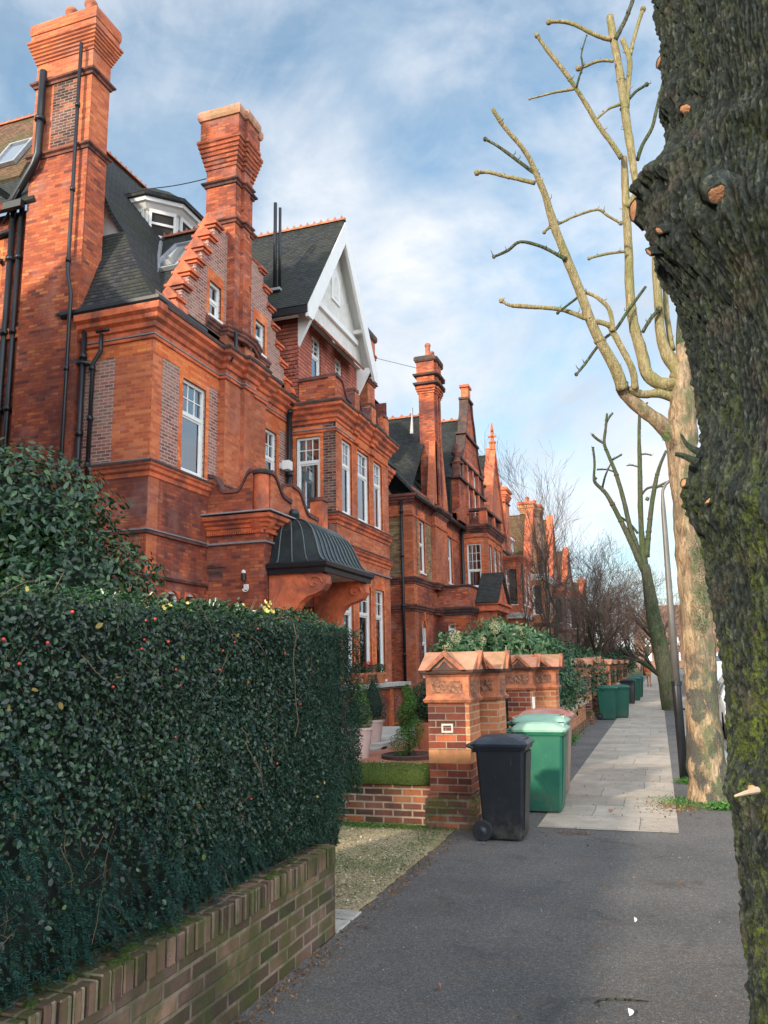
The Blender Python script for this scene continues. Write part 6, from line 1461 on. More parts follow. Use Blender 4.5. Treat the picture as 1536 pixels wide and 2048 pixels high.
# ================================================================ trees
def px_branch(m,pts,rad,Y,dy=0,n=10,jit=0,spur=0,fine=0):
    """limb through picture points at street distance Y (may drift by dy along its length)"""
    P_=[];Rr=[];k=len(pts)
    for i,(x,y) in enumerate(pts):
        yy=Y+dy*i/max(1,k-1)
        p,t_=P(x,y,yy);P_.append(p);Rr.append(rad[i]*t_ if isinstance(rad,(list,tuple)) else rad*t_)
    # resample smoothly
    S=[];Q=[]
    for i in range(k-1):
        p0=P_[max(i-1,0)];p1=P_[i];p2=P_[i+1];p3=P_[min(i+2,k-1)]
        for s in range(4):
            u=s/4;S.append(.5*((2*p1)+(-p0+p2)*u+(2*p0-5*p1+4*p2-p3)*u*u+(-p0+3*p1-3*p2+p3)*u**3));Q.append(Rr[i]*(1-u)+Rr[i+1]*u)
    S.append(P_[-1]);Q.append(Rr[-1])
    if fine:
        S2=[];Q2=[]
        for i in range(len(S)-1):
            for k_ in range(fine):S2.append(S[i].lerp(S[i+1],k_/fine));Q2.append(Q[i]+(Q[i+1]-Q[i])*k_/fine)
        S2.append(S[-1]);Q2.append(Q[-1]);S,Q=S2,Q2
    Q=[q*(1+.08*noise.noise(s*6)) for q,s in zip(Q,S)]
    m.tube(S,Q,n,jit=jit)
    if spur:
        for _i in range(int(len(S)*spur)):
            a=random.randrange(1,len(S));p=S[a];q=Q[a];L=random.uniform(.02,.09);d=Vector((random.uniform(-1,1),random.uniform(-1,.3),random.uniform(-.3,1))).normalized()
            m.tube([p,p+d*(q+L*.5),p+d*(q+L*.6)+Vector((random.uniform(-.02,.02),0,L*.5))],[.008,.006,.003],5)
            if random.random()<.1:m.lathe(p.x,p.y,[(q*.9,p.z-q*.6),(q*1.18,p.z-q*.2),(q*1.2,p.z+q*.2),(q*.9,p.z+q*.6)],8)
    return S,Q
# ---- tree 1: massive dark trunk at the right
def tree_near():
    t=thing('street_tree','huge dark mossy ridged trunk with sawn burrs at the right edge, nearest tree','tree',(.75,3.7,0))
    vis=np.linspace(math.radians(-195),math.radians(5),560,endpoint=False);AN=np.concatenate([vis,np.linspace(math.radians(5),math.radians(165),60,endpoint=False)]);NS=len(AN)
    ZV=np.concatenate([np.linspace(0,5.3,760),np.linspace(5.35,8.5,40)]);NZ=len(ZV)-1
    edge=[(0,.22),(.3,.235),(.58,.245),(.86,.25),(.95,.24),(1.14,.25),(1.28,.25),(1.54,.27),(1.96,.235),(2.29,.22),(2.49,.25),(2.73,.27),(3.09,.25),(3.38,.22),(3.7,.22),(3.9,.22),(4.03,.24),(4.56,.255),(4.94,.24),(6.5,.28),(8.5,.4)]
    zs=[e[0] for e in edge];ex=[e[1] for e in edge]
    burr=[(3.84,-2.75,.13,.14,.4,1.0),(3.62,-2.8,.12,.26,.45,1),(3.5,-2.35,.1,.24,.4,1),(3.9,-2.0,.06,.08,.2,1),(3.45,-1.9,.12,.22,.25,1),(2.42,-2.8,.1,.17,.26,1.),(2.3,-2.3,.09,.15,.25,1),(1.2,-2.7,.08,.1,.25,1),(1.05,-2.4,.07,.12,.3,1),(4.3,-2.9,.05,.08,.2,1),(3.95,-1.6,.06,.12,.25,1),(1.15,-1.7,.1,.18,.4,1),(4.05,-2.75,.03,.05,.1,1)]
    v=[]
    for i in range(NZ+1):
        z=float(ZV[i]);xe=np.interp(z,zs,ex);Rr=np.interp(z,[0,.5,2,4,8.5],[.56,.5,.5,.55,.42]);cx=xe+Rr;cy=3.75
        for j in range(NS):
            a=AN[j];ca,sa=math.cos(a),math.sin(a)
            px,py=ca*3.2,sa*3.2
            r=noise.noise(Vector((px*2.2,py*2.2,z*1.8)))
            wx_=noise.noise(Vector((px*3.5,py*3.5,z*5)))*.5;wy_=noise.noise(Vector((px*3.5+9,py*3.5,z*5)))*.5
            vd=noise.voronoi(Vector((px*5.6+wx_,py*5.6+wy_,z*3.6+wx_)))[0];cr=min(1.,(vd[1]-vd[0])*2.8)
            rf=noise.noise(Vector((px*13,py*13,z*20)))
            rg_=noise.noise(Vector((px*6,py*6,z*2.2)))
            d=-.026*(1-cr)+.018*r+.012*rf+.016*rg_+.013*noise.noise(Vector((px*28,py*28,z*44)))
            for bz,ba,amp,sz,sa_,_ in burr:
                da=(a-(ba%(2*math.pi))+math.pi)%(2*math.pi)-math.pi
                g=math.exp(-((z-bz)/sz)**2-(da/sa_)**2)
                if g>.01:d+=amp*g*(1+.35*noise.noise(Vector((px*3,py*3,z*9))))
            v.append((cx+(Rr+d)*ca,cy+(Rr+d)*sa,z))
    V=np.array(v,dtype=np.float32);idx=np.arange((NZ+1)*NS).reshape(NZ+1,NS)
    a=idx[:-1];b=np.roll(a,-1,axis=1);c=np.roll(idx[1:],-1,axis=1);d=idx[1:]
    F_=np.stack([a,b,c,d],-1).reshape(-1,4)
    me=bpy.data.meshes.new('trunk');me.vertices.add(len(V));me.vertices.foreach_set('co',V.ravel());me.loops.add(F_.size);me.loops.foreach_set('vertex_index',F_.astype(np.int32).ravel());me.polygons.add(len(F_));me.polygons.foreach_set('loop_start',np.arange(len(F_),dtype=np.int32)*4);me.update(calc_edges=True)
    me.polygons.foreach_set('use_smooth',[True]*len(me.polygons))
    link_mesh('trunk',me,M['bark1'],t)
    # sawn stubs
    def stub(px,py,Y,r,direc,L=.05,sq=1):
        L=min(L,.035)
        q,_=P(px,py,Y);o_=np.array([0,0,HC]);dr=np.array(q)-o_;dr/=np.linalg.norm(dr);rel=V-o_;tt=rel@dr;ds=np.linalg.norm(rel-tt[:,None]*dr,axis=1)
        near=np.where(ds<.012)[0];k_=near[np.argmin(tt[near])] if len(near) else int(np.argmin(ds))
        d=Vector(direc).normalized();p=Vector([float(v_) for v_ in V[k_]])+d*.012;o=d.orthogonal().normalized();b=d.cross(o);ph=random.uniform(0,6)
        def rr(a,k):return r*k*(1+.22*noise.noise(Vector((math.cos(a)*1.3+ph,math.sin(a)*1.3,ph))))
        A=[2*math.pi*k/22 for k in range(22)]
        def ring(off,k):return [p+d*off+(o*math.cos(a)+b*math.sin(a)*sq)*rr(a,k)+Vector((0,0,.006*noise.noise(Vector((a*3,off*90,ph))))) for a in A]
        m=MB();m.loft([ring(-L*1.6,2.1),ring(-L*.8,1.6),ring(-L*.2,1.25),ring(.004,1.12),ring(.001,1.0)],True,False);s=m.build('sawn_stub',M['bark1'],t,smooth=True)
        m=MB();m.loft([ring(.0,1.0),ring(.003,.6),ring(.004,.2)],False,True);m.build('cut_face',M['cutwood'],s)
    stub(1318,125,3.62,.024,(-1,-.5,.1),.07);stub(1256,414,3.55,.026,(-1,-.6,-.2),.06,1.6);stub(1432,383,3.27,.036,(-.1,-.7,-.8),.06,1);stub(1370,214,3.33,.032,(-.8,-.6,-.5),.06,.6)
    stub(1318,458,3.36,.032,(-.95,-.3,-.3),.05,.4);stub(1303,500,3.4,.034,(-.98,-.2,-.2),.05,.35);stub(1372,962,3.5,.018,(-.9,-.6,.2),.06);stub(1415,1008,3.3,.016,(-.5,-1,.2),.04,.4);stub(1506,1583,3.2,.014,(-.3,-1,.6),.04)
    m=MB();m.tube([P(1470,1592,3.1)[0],P(1490,1586,3.14)[0],P(1515,1580,3.2)[0]],[.004,.008,.012],7);m.build('broken_twig',plain('bare_twig_wood',(.5,.36,.24),.7),t)
    m=MB()
    for a in (((1385,965),(1340,920)),((1385,985),(1350,930)),((1410,1460),(1440,1420))):
        pass
    px_branch(m,[(1400,905),(1375,890),(1362,868)],[9,5,2],3.5);px_branch(m,[(1395,925),(1368,912),(1350,908)],[9,6,4],3.5)
    m.build('snag',M['bark1'],t)
    # limbs high above the picture
    m=MB();m.tube([(.75,3.7,8.2),(.6,3.5,9.6),(-.3,3.2,11.2)],[.3,.2,.09],10);m.tube([(.85,3.8,8.2),(1.4,4.3,10),(2.2,4.6,11.6)],[.28,.18,.08],10);m.build('limb',M['bark1'],t,smooth=True)
    return t
tree_near()
def Z2(x,y):return (900+x/2.415,y/2.415)
def Z3(x,y):return (1100+x/2.56,700+y/2.56)
def tree_pale():
    t=thing('street_tree','pollarded tree with pale flaking trunk and yellowish bare limbs, second from the right','tree',(.46,11.2,0))
    m=MB();Y=11.2
    pts=[(1420,1625),(1418,1590),(1410,1500),(1404,1400),(1398,1300),(1390,1200),(1380,1100),(1372,1000),(1366,930),(1363,870),(1366,800),(1370,740),(1366,690)]
    S,Q=px_branch(m,pts,[52,40,35,31,30,29,28,27,29,30,24,20,13],Y,0,44,fine=3)
    for i,(a,b,c) in enumerate(m.v):
        q=Vector((a*5,b*5,c*3));k=1+.10*noise.noise(q)+.06*noise.noise(q*3);px_=np.interp(c,[0,.25,1,8],[.46,.46,.46,.46])
        ax=min(S,key=lambda s_:abs(s_.z-c));m.v[i]=(ax.x+(a-ax.x)*k,ax.y+(b-ax.y)*k,c)
    m.build('trunk',M['bark2'],t,smooth=True)
    for (x,y,r) in ((1366,738,17),(1376,725,15),(1348,752,9)):
        kn=MB();p,s=P(x,y,Y);r*=s;kn.loft([[(p.x+r*math.sin(q)*math.cos(a)*(1+.25*noise.noise(Vector((a*2,q*2,x)))),p.y+r*math.sin(q)*math.sin(a),p.z-r*math.cos(q)) for a in [2*math.pi*k/14 for k in range(14)]] for q in [.2,.6,1.0,1.5,2.0,2.5,2.95]],True,True)
        kn.build('knuckle',M['bark2'],t,smooth=True)
    def limb(zf,pts,rad,dy=0,Y0=Y,n=10,mat='limb2',ks=1.):
        b=MB();px_branch(b,[zf(*p) for p in pts],[r/2.415*ks for r in rad],Y0,dy,n,.06,.22);return b.build('limb',M[mat],t,smooth=True)
    limb(Z2,[(1085,2110),(1010,2040),(945,1990),(870,1930),(835,1880),(830,1850)],[52,36,33,31,31,33],-.3,mat='bark2')
    Lm=limb(Z2,[(832,1880),(800,1780),(700,1600),(625,1400),(560,1240),(500,1080),(462,950),(420,850),(380,760),(330,690),(260,610),(205,525)],[33,27,24,23,21,20,17,14,12,11,10,10],-1.2,Y-.3)
    def twg(pts,rad,dy=0,Y0=Y-.6,mat='limb2'):
        b=MB();px_branch(b,[Z2(*p) for p in pts],[r/2.415 for r in rad],Y0,dy,7,.08,.25)
        x,y=pts[-1];p,s=P(*Z2(x,y),Y0+dy);r=rad[-1]*1.7/2.415*s;b.loft([[(p.x+r*math.sin(q)*math.cos(a),p.y+r*math.sin(q)*math.sin(a),p.z-r*math.cos(q)) for a in [2*math.pi*k/7 for k in range(7)]] for q in [.3,.9,1.6,2.3,2.9]],True,True)
        return b.build('branch',M[mat],t,smooth=True)
    D='bark3'
    twg([(430,845),(400,830),(300,755),(230,705),(170,672)],[10,9,8,7,7],0,Y-1,D)
    twg([(410,885),(330,865),(260,850),(190,832),(130,835)],[11,10,10,9,9],0,Y-1)
    twg([(560,1250),(520,1230),(440,1190),(340,1168),(280,1210),(212,1240)],[12,9,8,8,8,6],0,Y-.8,D)
    twg([(650,1535),(600,1515),(540,1495),(440,1485),(330,1478),(290,1475),(248,1452)],[13,11,11,10,11,8,8],0,Y-.5)
    twg([(515,1085),(560,1065),(600,1045),(710,1012),(760,1040),(825,1078)],[7,6,6,7,7,7],.3,Y-.7)
    limb(Z2,[(895,1880),(885,1800),(850,1720),(785,1600),(765,1570),(700,1550),(645,1532)],[17,17,16,15,13,12,12],-.3,Y-.3)
    limb(Z2,[(785,1600),(782,1540),(760,1480),(700,1430),(640,1408)],[12,11,11,9,8],0,Y-.5)
    twg([(945,1385),(860,1500),(800,1590),(740,1640),(700,1690),(650,1760),(610,1808)],[7,8,8,7,7,7,6],-.6,Y,D)
    twg([(625,1430),(560,1480),(520,1512)],[6,6,5],0,Y-.6,D)
    twg([(520,1090),(480,1100),(455,1122)],[8,7,6],0,Y-.7)
    limb(Z2,[(1080,1920),(1010,1900),(940,1905),(895,1895),(880,1870)],[24,21,20,20,18],-.3,mat='limb2')
    limb(Z2,[(1090,1860),(1010,1850),(950,1800),(925,1700),(885,1560),(868,1400),(862,1200),(850,1000),(845,860),(840,760)],[34,32,30,28,24,22,20,19,17,14],.2)
    limb(Z2,[(852,1000),(900,930),(890,840),(870,700),(848,560),(830,420),(812,300),(790,190),(772,80)],[16,17,17,19,20,19,18,19,17],.3,Y+.1)
    limb(Z2,[(855,520),(862,400),(868,300),(855,245),(832,190)],[12,12,13,13,12],0,Y+.3)
    twg([(828,765),(780,690),(720,610),(660,510),(610,430),(570,370),(520,305),(465,235),(420,172)],[13,13,12,12,11,11,12,10,8],-.6,Y)
    twg([(600,430),(540,440),(490,450),(385,478)],[7,7,6,4],-.2,Y-.4)
    twg([(610,425),(625,370),(640,320),(635,260),(660,172)],[6,5,5,4,3],-.2,Y-.4,D)
    twg([(790,295),(740,292),(700,300),(655,320),(620,330)],[9,8,8,8,9],0,Y+.2)
    twg([(820,505),(790,515),(760,530),(705,578)],[8,7,6,5],-.3,Y+.2)
    twg([(865,478),(900,440),(950,408)],[8,7,7],0,Y+.3,D)
    twg([(775,190),(730,180),(680,158),(600,118),(540,105),(478,106)],[12,11,10,10,9,9],-.2,Y+.3)
    twg([(800,190),(825,140),(850,90),(870,40),(890,-20)],[12,11,10,10,9],.2,Y+.3,D)
    twg([(872,265),(885,200),(905,130),(932,45)],[9,9,9,9],.2,Y+.3)
    twg([(905,775),(930,700),(975,620),(1000,520),(1030,400),(1045,330)],[9,9,9,8,8,7],-.2,Y+.3,D)
    twg([(845,1215),(800,1220),(740,1230),(672,1248)],[8,7,7,6],-.2,Y)
    limb(Z2,[(1130,1860),(1100,1780),(1060,1730),(1035,1680),(1015,1600),(1010,1500),(1000,1380),(990,1200)],[46,42,34,27,24,22,20,17],.2);limb(Z2,[(1140,1880),(1142,1780),(1125,1690),(1115,1600),(1130,1400)],[46,40,32,22,18],.3,mat='bark3')
    limb(Z2,[(1075,1690),(1058,1600),(1045,1500),(1040,1380)],[14,14,13,12],.2,Y+.2)
    twg([(930,1605),(970,1540),(1010,1495)],[9,9,10],0,Y,D)
    b=MB();px_branch(b,[Z3(735,250),Z3(770,230),Z3(800,150)],[16,14,12],Y,0,10);b.build('limb',M['bark3'],t,smooth=True)
    # moss and ivy tufts on the limb bases
    for (x,y,r,n_) in ((1334,872,10,260),(1400,785,12,300),(1402,1120,20,900),(1400,1220,16,700)):
        p,s=P(x,y,Y-.35);pp,d=blob(n_,tuple(p),(r*s,r*s,r*s*(1.3 if y<1000 else 3.2)));leaves('moss_tuft',pp,d,.018,M['weed'] if y<1000 else M['evergreen'],t)
    return t
tree_pale()
def tree_third():
    t=thing('street_tree','leaning dark trunk with upright bare poles, third tree along the kerb','tree',(.25,31.3,0));Y=31.3
    m=MB();px_branch(m,[(1350,1430),(1342,1412),(1332,1350),(1318,1280),(1308,1240),(1300,1190),(1290,1130)],[24,18,17,15,14,12,9],Y,0,16);m.build('trunk',M['bark3'],t,smooth=True)
    def L(pts,rad,dy=0,mat='bark3'):
        b=MB();px_branch(b,[Z3(*p) for p in pts],[r/2.56 for r in rad],Y,dy,7,.08,.9);return b.build('limb',M[mat],t,smooth=True)
    L([(482,1130),(450,1060),(400,950),(350,850),(290,740),(240,690),(225,660),(228,580),(220,500)],[20,18,15,13,11,9,8,6,6],-1)
    L([(482,1120),(440,1000),(405,890),(380,780),(340,640),(300,540),(278,480),(285,400),(292,325)],[20,16,13,12,11,9,8,7,6],-.5)
    L([(278,480),(240,455),(215,432)],[7,7,6]);L([(288,375),(300,350),(322,322)],[6,6,5]);L([(320,562),(345,548),(368,535)],[6,5,5]);L([(268,705),(285,640),(310,585)],[6,5,4]);L([(240,612),(290,612),(330,625)],[5,4,4])
    L([(485,1110),(470,960),(462,800),(460,600),(456,440),(460,280)],[20,15,13,12,9,7]);L([(458,285),(480,290),(500,268)],[5,5,5]);L([(460,300),(445,270)],[5,5]);L([(455,600),(420,590),(392,592)],[4,4,3]);L([(460,535),(495,533),(520,540)],[5,4,4])
    L([(495,1060),(505,930),(520,800),(540,680),(560,600),(595,515)],[16,13,12,11,9,7]);L([(470,740),(500,708),(550,700),(580,700)],[6,6,6,4]);L([(545,705),(580,685),(620,670)],[7,6,5]);L([(450,940),(410,890),(355,852)],[7,6,6]);L([(495,770),(502,755)],[10,9])
    L([(240,660),(225,650)],[6,5])
    p,s=P(1312,1250,Y-.3);pp,d=blob(900,(p.x,p.y,p.z),(.25,.25,.9));leaves('ivy',pp,d,.05,M['evergreen'],t)
    return t
tree_third()
# ---- generic bare trees
def bare_tree(name,label,x,y,h,seed,spread=.55,r0=.12,depth=5,mat='twigs',trunkmat='bark3',group=None,nb=3,lean=(0,0),first=.35,up=.35,minr=.0055):
    rnd=random.Random(seed);t=thing(name,label,'tree',(x,y,0),group);tr=MB();tw=MB()
    def grow(p,d,L,r,k):
        pts=[p];rad=[r];q=p;dd=d
        ns=4 if k<2 else 3
        for i in range(ns):
            dd=(dd+Vector((rnd.uniform(-1,1),rnd.uniform(-1,1),rnd.uniform(-.4,1)*up))*.22).normalized();q=q+dd*(L/ns);pts.append(q);rad.append(max(minr,r*(1-.38*(i+1)/ns)))
        (tr if k<2 else tw).tube(pts,rad,8 if k==0 else (5 if k<2 else 3),cap=k<2)
        if k>=depth:return
        c=nb if k<5 else 2
        for j in range(c):
            f=rnd.uniform(.35,1) if j else 1.0
            b=pts[0].lerp(pts[-1],f) if f<1 else pts[-1];ii=min(ns,max(1,int(f*ns)));b=pts[ii]
            a=rnd.uniform(0,6.28);o=dd.orthogonal().normalized();e=dd.cross(o)
            nd=(dd*1.0+(o*math.cos(a)+e*math.sin(a))*spread*rnd.uniform(.6,1.5)+Vector((0,0,up*.5))).normalized()
            grow(b,nd,L*rnd.uniform(.62,.86),rad[ii]*rnd.uniform(.55,.75),k+1)
    grow(Vector((x,y,0)),Vector((lean[0],lean[1],1)).normalized(),h*first,r0,0)
    tr.build('trunk',M[trunkmat],t,smooth=True);tw.build('twigs',M[mat],t)
    return t
GT='bare trees in the front gardens'
bare_tree('bare_tree','dark dense twiggy tree just behind the second crooked tree, before the third house',-4.2,50,11,41,.65,.17,7,'twigs','bark',GT,3,(0,0),.3,.3)
bare_tree('bare_tree','dark broad bare tree between the distant reddish ones',-3.4,61,12,42,.7,.17,7,'twigs','bark',GT,3,(.1,0),.3,.3)
bare_tree('bare_tree','low spreading dark tree leaning over the far gate pillars',-2.7,39,6.5,43,.8,.14,7,'twigs','bark',GT,3,(.25,.1),.3,.2)
bare_tree('bare_tree','low bare tree with crooked mossy boughs in front of the orange brick house',-3.8,33,8.5,3,.75,.17,7,'twigs','bark',GT,3,(-.5,0),.28,.25)
bare_tree('bare_tree','bare tree with forked dark bough above the pillar row',-3.1,37,9.5,8,.6,.14,7,'twigs','bark',GT,3,(.25,0),.3,.4)
bare_tree('bare_tree','bare tree of upright fine shoots in front of the dark brick house',-5.2,42,15,5,.42,.16,7,'twigs','bark',GT,3,(0,0),.3,.5)
bare_tree('bare_tree','reddish twiggy tree overhanging the distant front walls',-3.2,46,9.5,9,.7,.14,7,'twigsred','bark',GT,3,(0,0),.3,.3)
bare_tree('bare_tree','second reddish twiggy tree farther down the gardens',-2.8,56,10,12,.7,.15,7,'twigsred','bark',GT,3,(.1,0),.3,.3)
bare_tree('bare_tree','third reddish twiggy tree near the far end of the gardens',-2.6,68,10,14,.7,.15,6,'twigsred','bark',GT,3,(.1,0),.3,.3)
bare_tree('bare_tree','faint twiggy tree before the brown far house',-5,76,11,22,.6,.2,6,'twigs','bark',GT,3,(0,0),.3,.4)
for i,(x,y,h,lab) in enumerate(((.35,50,10,'distant kerbside tree with a spray of drooping twigs, fourth along the kerb'),(.4,66,12,'fifth kerbside tree, far down the pavement'),(.4,84,12,'sixth kerbside tree, faint beyond the walker'),(-1.8,112,12,'bare tree closing the far end of the pavement'),(.5,125,13,'farthest kerbside tree of the distant row'))):
    bare_tree('kerb_tree',lab,x,y,h,31+i,.7,.24,6,'twigs','bark3','distant kerbside trees',3,(0,0),.32,.2)
for i,(x,y,h,lab) in enumerate(((9.9,30,10,'bare tree across the road, nearest of that row'),(9.9,44,11,'bare tree across the road, second of that row'),(9.9,60,11,'bare tree across the road, third of that row'),(9.9,80,12,'bare tree across the road, farthest of that row'))):
    bare_tree('roadside_tree',lab,x,y,h,51+i,.6,.26,6,'twigsred','bark3','trees across the road',3,(0,0),.32,.3)
# far-off wood closing the street: one mass of twigs
t_=MB();fw=MB();rf=random.Random(5)
def fargrow(p,d,L,r,k):
    q=p;pts=[p];rr=[r]
    for i in range(3):
        d=(d+Vector((rf.uniform(-1,1),rf.uniform(-1,1),rf.uniform(-.3,1)*.4))*.22).normalized();q=q+d*(L/3);pts.append(q);rr.append(max(.012,r*(1-.15*(i+1))))
    fw.tube(pts,rr,3,False)
    if k>=5:return
    for j in range(3 if k<5 else 2):
        o=d.orthogonal().normalized();e=d.cross(o);a=rf.uniform(0,6.28)
        fargrow(pts[rf.choice((2,3,3))],(d+(o*math.cos(a)+e*math.sin(a))*rf.uniform(.4,.9)+Vector((0,0,.15))).normalized(),L*rf.uniform(.65,.85),rr[-1]*.65,k+1)
for (x,y,h) in ((3.5,115,12),(7,105,12),(11,120,13),(-3,150,14),(2,165,14),(8,160,15),(13,150,14),(19,165,15),(-9,170,15),(4,190,16),(14,195,16),(24,190,16),(-16,190,16),(9.9,100,11),(9.9,90,11)):
    fargrow(Vector((x,y,0)),Vector((0,0,1)),h*.3,.28,0)
o=fw.build('far_wood',M['twigsred']);tag(o,'mass of bare reddish trees closing the far end of the road','trees',kind='stuff')
# ================================================================ ground litter
def tuft(name,label,x,y,rx,ry,n,mat,h=.05,size=.03,asp=.5,cat='weeds'):
    a=NR.normal(0,.45,(n,2));p=np.stack([x+a[:,0]*rx,y+a[:,1]*ry,NR.uniform(.0,h,n)],1);o=leaves(name,p,np.tile([0,0,1.],(n,1)),NR.uniform(size*.6,size*1.4,n),mat,None,asp,.3,None,.8)
    return tag(o,label,cat,kind='stuff')
tuft('weeds','bright green weeds at the foot of the pale tree',.62,10.6,.3,.22,1500,M['weed'],.05,.028)
tuft('weeds','patchy green weeds and litter left of the pale tree foot',.12,10.9,.3,.5,900,M['weed'],.03,.022)
tuft('leaf_litter','dry brown leaf litter around the pale tree foot',.05,10.6,.4,.6,500,M['straw'],.015,.03)
tuft('grass','tuft of grass at the lamp post foot',.25,12.6,.16,.14,700,M['weed'],.06,.05,.12)
tuft('weeds','weeds growing along the foot of the low orange wall',-1.93,16.5,.1,3.4,2600,M['weed'],.14,.04)
tuft('moss','bright moss at the foot of the mossy wall',-3.1,8.68,1.1,.16,6000,M['box'],.03,.014)
tuft('moss','thin moss across the middle of the gravel drive',-2.9,7.2,1.0,.28,2000,M['box'],.008,.01)
tuft('fallen_needles','brown twiggy sweepings at the corner of the paving',-.95,8.75,.25,.1,160,M['straw'],.012,.06,.06)
t=thing('twig','long thin curved twig lying on the asphalt near the bottom edge','twig',(-.5,4.2,0))
q0=Vector(P(1190,2005,1)[0]);
def onground(px,py):
    p,_=P(px,py,1.);d=p-Vector((0,0,HC));return Vector((0,0,HC))+d*(HC/-d.z)
m=MB();m.tube([onground(x,y)+Vector((0,0,.008)) for x,y in ((1188,2009),(1200,2003),(1225,2001),(1260,2003),(1297,2006))],[.003,.005,.005,.005,.003],6);m.build('stick',M['bark'],t)
m=MB();m.tube([onground(1190,2008)+Vector((0,0,.01)),onground(1200,2016)+Vector((0,0,.006))],.003,5);m.build('fork',M['bark'],t)
def scrap(name,label,cat,px,py,s,mat,asp=.6,grp=None):
    p=onground(px,py);m=MB();a=random.uniform(0,3);c,s_=math.cos(a),math.sin(a);pt=[(-1,-asp),(.2,-asp*1.1),(1,-.2),(.9,asp),(-.3,asp*.9),(-1.1,.2)]
    rg=[[(p.x+(x*c-y*s_)*s,p.y+(x*s_+y*c)*s,z+.006*k) for k,(x,y) in enumerate(pt)] for z in (.006,.009)];m.loft(rg,True,True);return tag(m.build(name,mat),label,cat,grp)
M['deadleaf']=plain('dead_leaf',(.28,.12,.06),.7);M['paper']=plain('white_scrap',(.7,.7,.72),.7)
scrap('paper_scrap','white paper scrap on the asphalt near the bottom edge','litter',1263,2033,.014,M['paper'])
scrap('paper_scrap','small white scrap in the middle of the asphalt','litter',1272,1846,.008,M['paper'])
scrap('paper_scrap','tiny white scrap left of the middle of the asphalt','litter',1083,1827,.008,M['paper'])
scrap('fallen_leaf','red-brown curled leaf on the paving flags','leaf',1222,1624,.05,M['deadleaf'],.3)
scrap('fallen_leaf','red-brown leaf on the asphalt below the paving','leaf',1362,1773,.035,M['deadleaf'],.25)
scrap('fallen_leaf','dark brown leaf on the asphalt at the lower left','leaf',880,1979,.025,M['deadleaf'],.25)
tuft('leaf_litter','brown crumbs and twigs gathered along the foot of the brown wall',-2.05,4.2,.12,1.6,500,M['straw'],.01,.02)
tuft('leaf_litter','brown crumbs along the ragged edge of the gravel drive',-2.1,7.0,.14,2.2,900,M['straw'],.01,.018)
tuft('grass','short ragged grass along the edge of the gravel drive',-2.35,7.6,.2,1.6,1200,M['box'],.03,.03,.12)
tuft('leaf_litter','small brown leaf crumbs strewn on the paving flags',-.6,11,.8,4.,260,M['straw'],.008,.022)
n=9000;yy=NR.uniform(5.1,8.75,n);xx=-2.2-np.abs(NR.normal(0,1.1,n));o=leaves('drive_gravel',np.stack([xx,yy,np.full(n,.006)],1),np.tile([0,0,1.],(n,1)),NR.uniform(.008,.024,n),leafmat('gravel_chip',(.14,.1,.06),(.42,.34,.22),(.75,.68,.52),.8,.2),None,.8,.2,None,.3);tag(o,'loose pale gravel on the mossy drive','gravel',kind='stuff')
for k,(cx_,cy_) in enumerate(((-2.7,6.9),(-3.3,7.3))):
    tuft('grass','scattered grass tufts on the gravel drive, patch %s'%('near the middle','by the garden side','by the asphalt edge','nearest the brown wall','below the mossy wall')[k],cx_,cy_,.5,.3,900,M['box'],.03,.025,.14)
# scattered grit
n=1500;yy=NR.uniform(3.2,12,n);xx=NR.uniform(-2.05,.85,n);o=leaves('grit',np.stack([xx,yy,np.full(n,.004)],1),np.tile([0,0,1.],(n,1)),NR.uniform(.004,.015,n),leafmat('pale_grit',(.1,.08,.06),(.3,.25,.2),(.6,.58,.54),.8,.2),None,.7,.1,None,.15);tag(o,'scattered grit and leaf crumbs on the asphalt','grit',kind='stuff')
ROLLSIGN=1;SUN_E=2.8;SKY_E=.14;EXPO=.9
SKYOFF=(1.3,.9,.35);CLOUD_FILL=3.6  # cloud offset, and gain of the added cloud fill outside the view
CL0=(.36,.42,.49);CL1=(.55,.56,.58)
# ================================================================ camera, light, sky
cam=bpy.data.cameras.new('camera');co=bpy.data.objects.new('camera',cam);COL.objects.link(co)
cam.sensor_fit='VERTICAL';cam.sensor_height=36;cam.lens=F/2048*36;cam.clip_start=.05;cam.clip_end=4000
co.matrix_world=Matrix.Translation((0,0,HC))@Matrix.Rotation(YAW,4,'Z')@Matrix.Rotation(math.pi/2+PITCH,4,'X')@Matrix.Rotation(-ROLL*ROLLSIGN,4,'Z')
sc.camera=co
SUN_EL,SUN_AZ=21.,200.   # azimuth clockwise from +Y (north): behind the camera, a little left
az=R(SUN_AZ);el=R(SUN_EL)
dirv=Vector((math.sin(az)*math.cos(el),math.cos(az)*math.cos(el),math.sin(el)))
sl=bpy.data.lights.new('sun','SUN');sl.energy=SUN_E;sl.angle=R(2.5);sl.color=(1,.86,.68)
so=bpy.data.objects.new('sun',sl);COL.objects.link(so);so.location=(0,0,40);so.rotation_euler=dirv.to_track_quat('Z','Y').to_euler()
w=bpy.data.worlds.new('World');sc.world=w;w.use_nodes=True;nt=w.node_tree
for n in list(nt.nodes):nt.nodes.remove(n)
N=nt.nodes.new;L=nt.links.new
out=N('ShaderNodeOutputWorld');bg=N('ShaderNodeBackground');sky=N('ShaderNodeTexSky')
sky.sky_type='NISHITA';sky.sun_disc=False;sky.sun_elevation=el;sky.sun_rotation=az;sky.altitude=30;sky.air_density=1.0;sky.dust_density=1.2;sky.ozone_density=1.6
tc=N('ShaderNodeTexCoord');sp=N('ShaderNodeSeparateXYZ');L(tc.outputs['Generated'],sp.inputs[0])
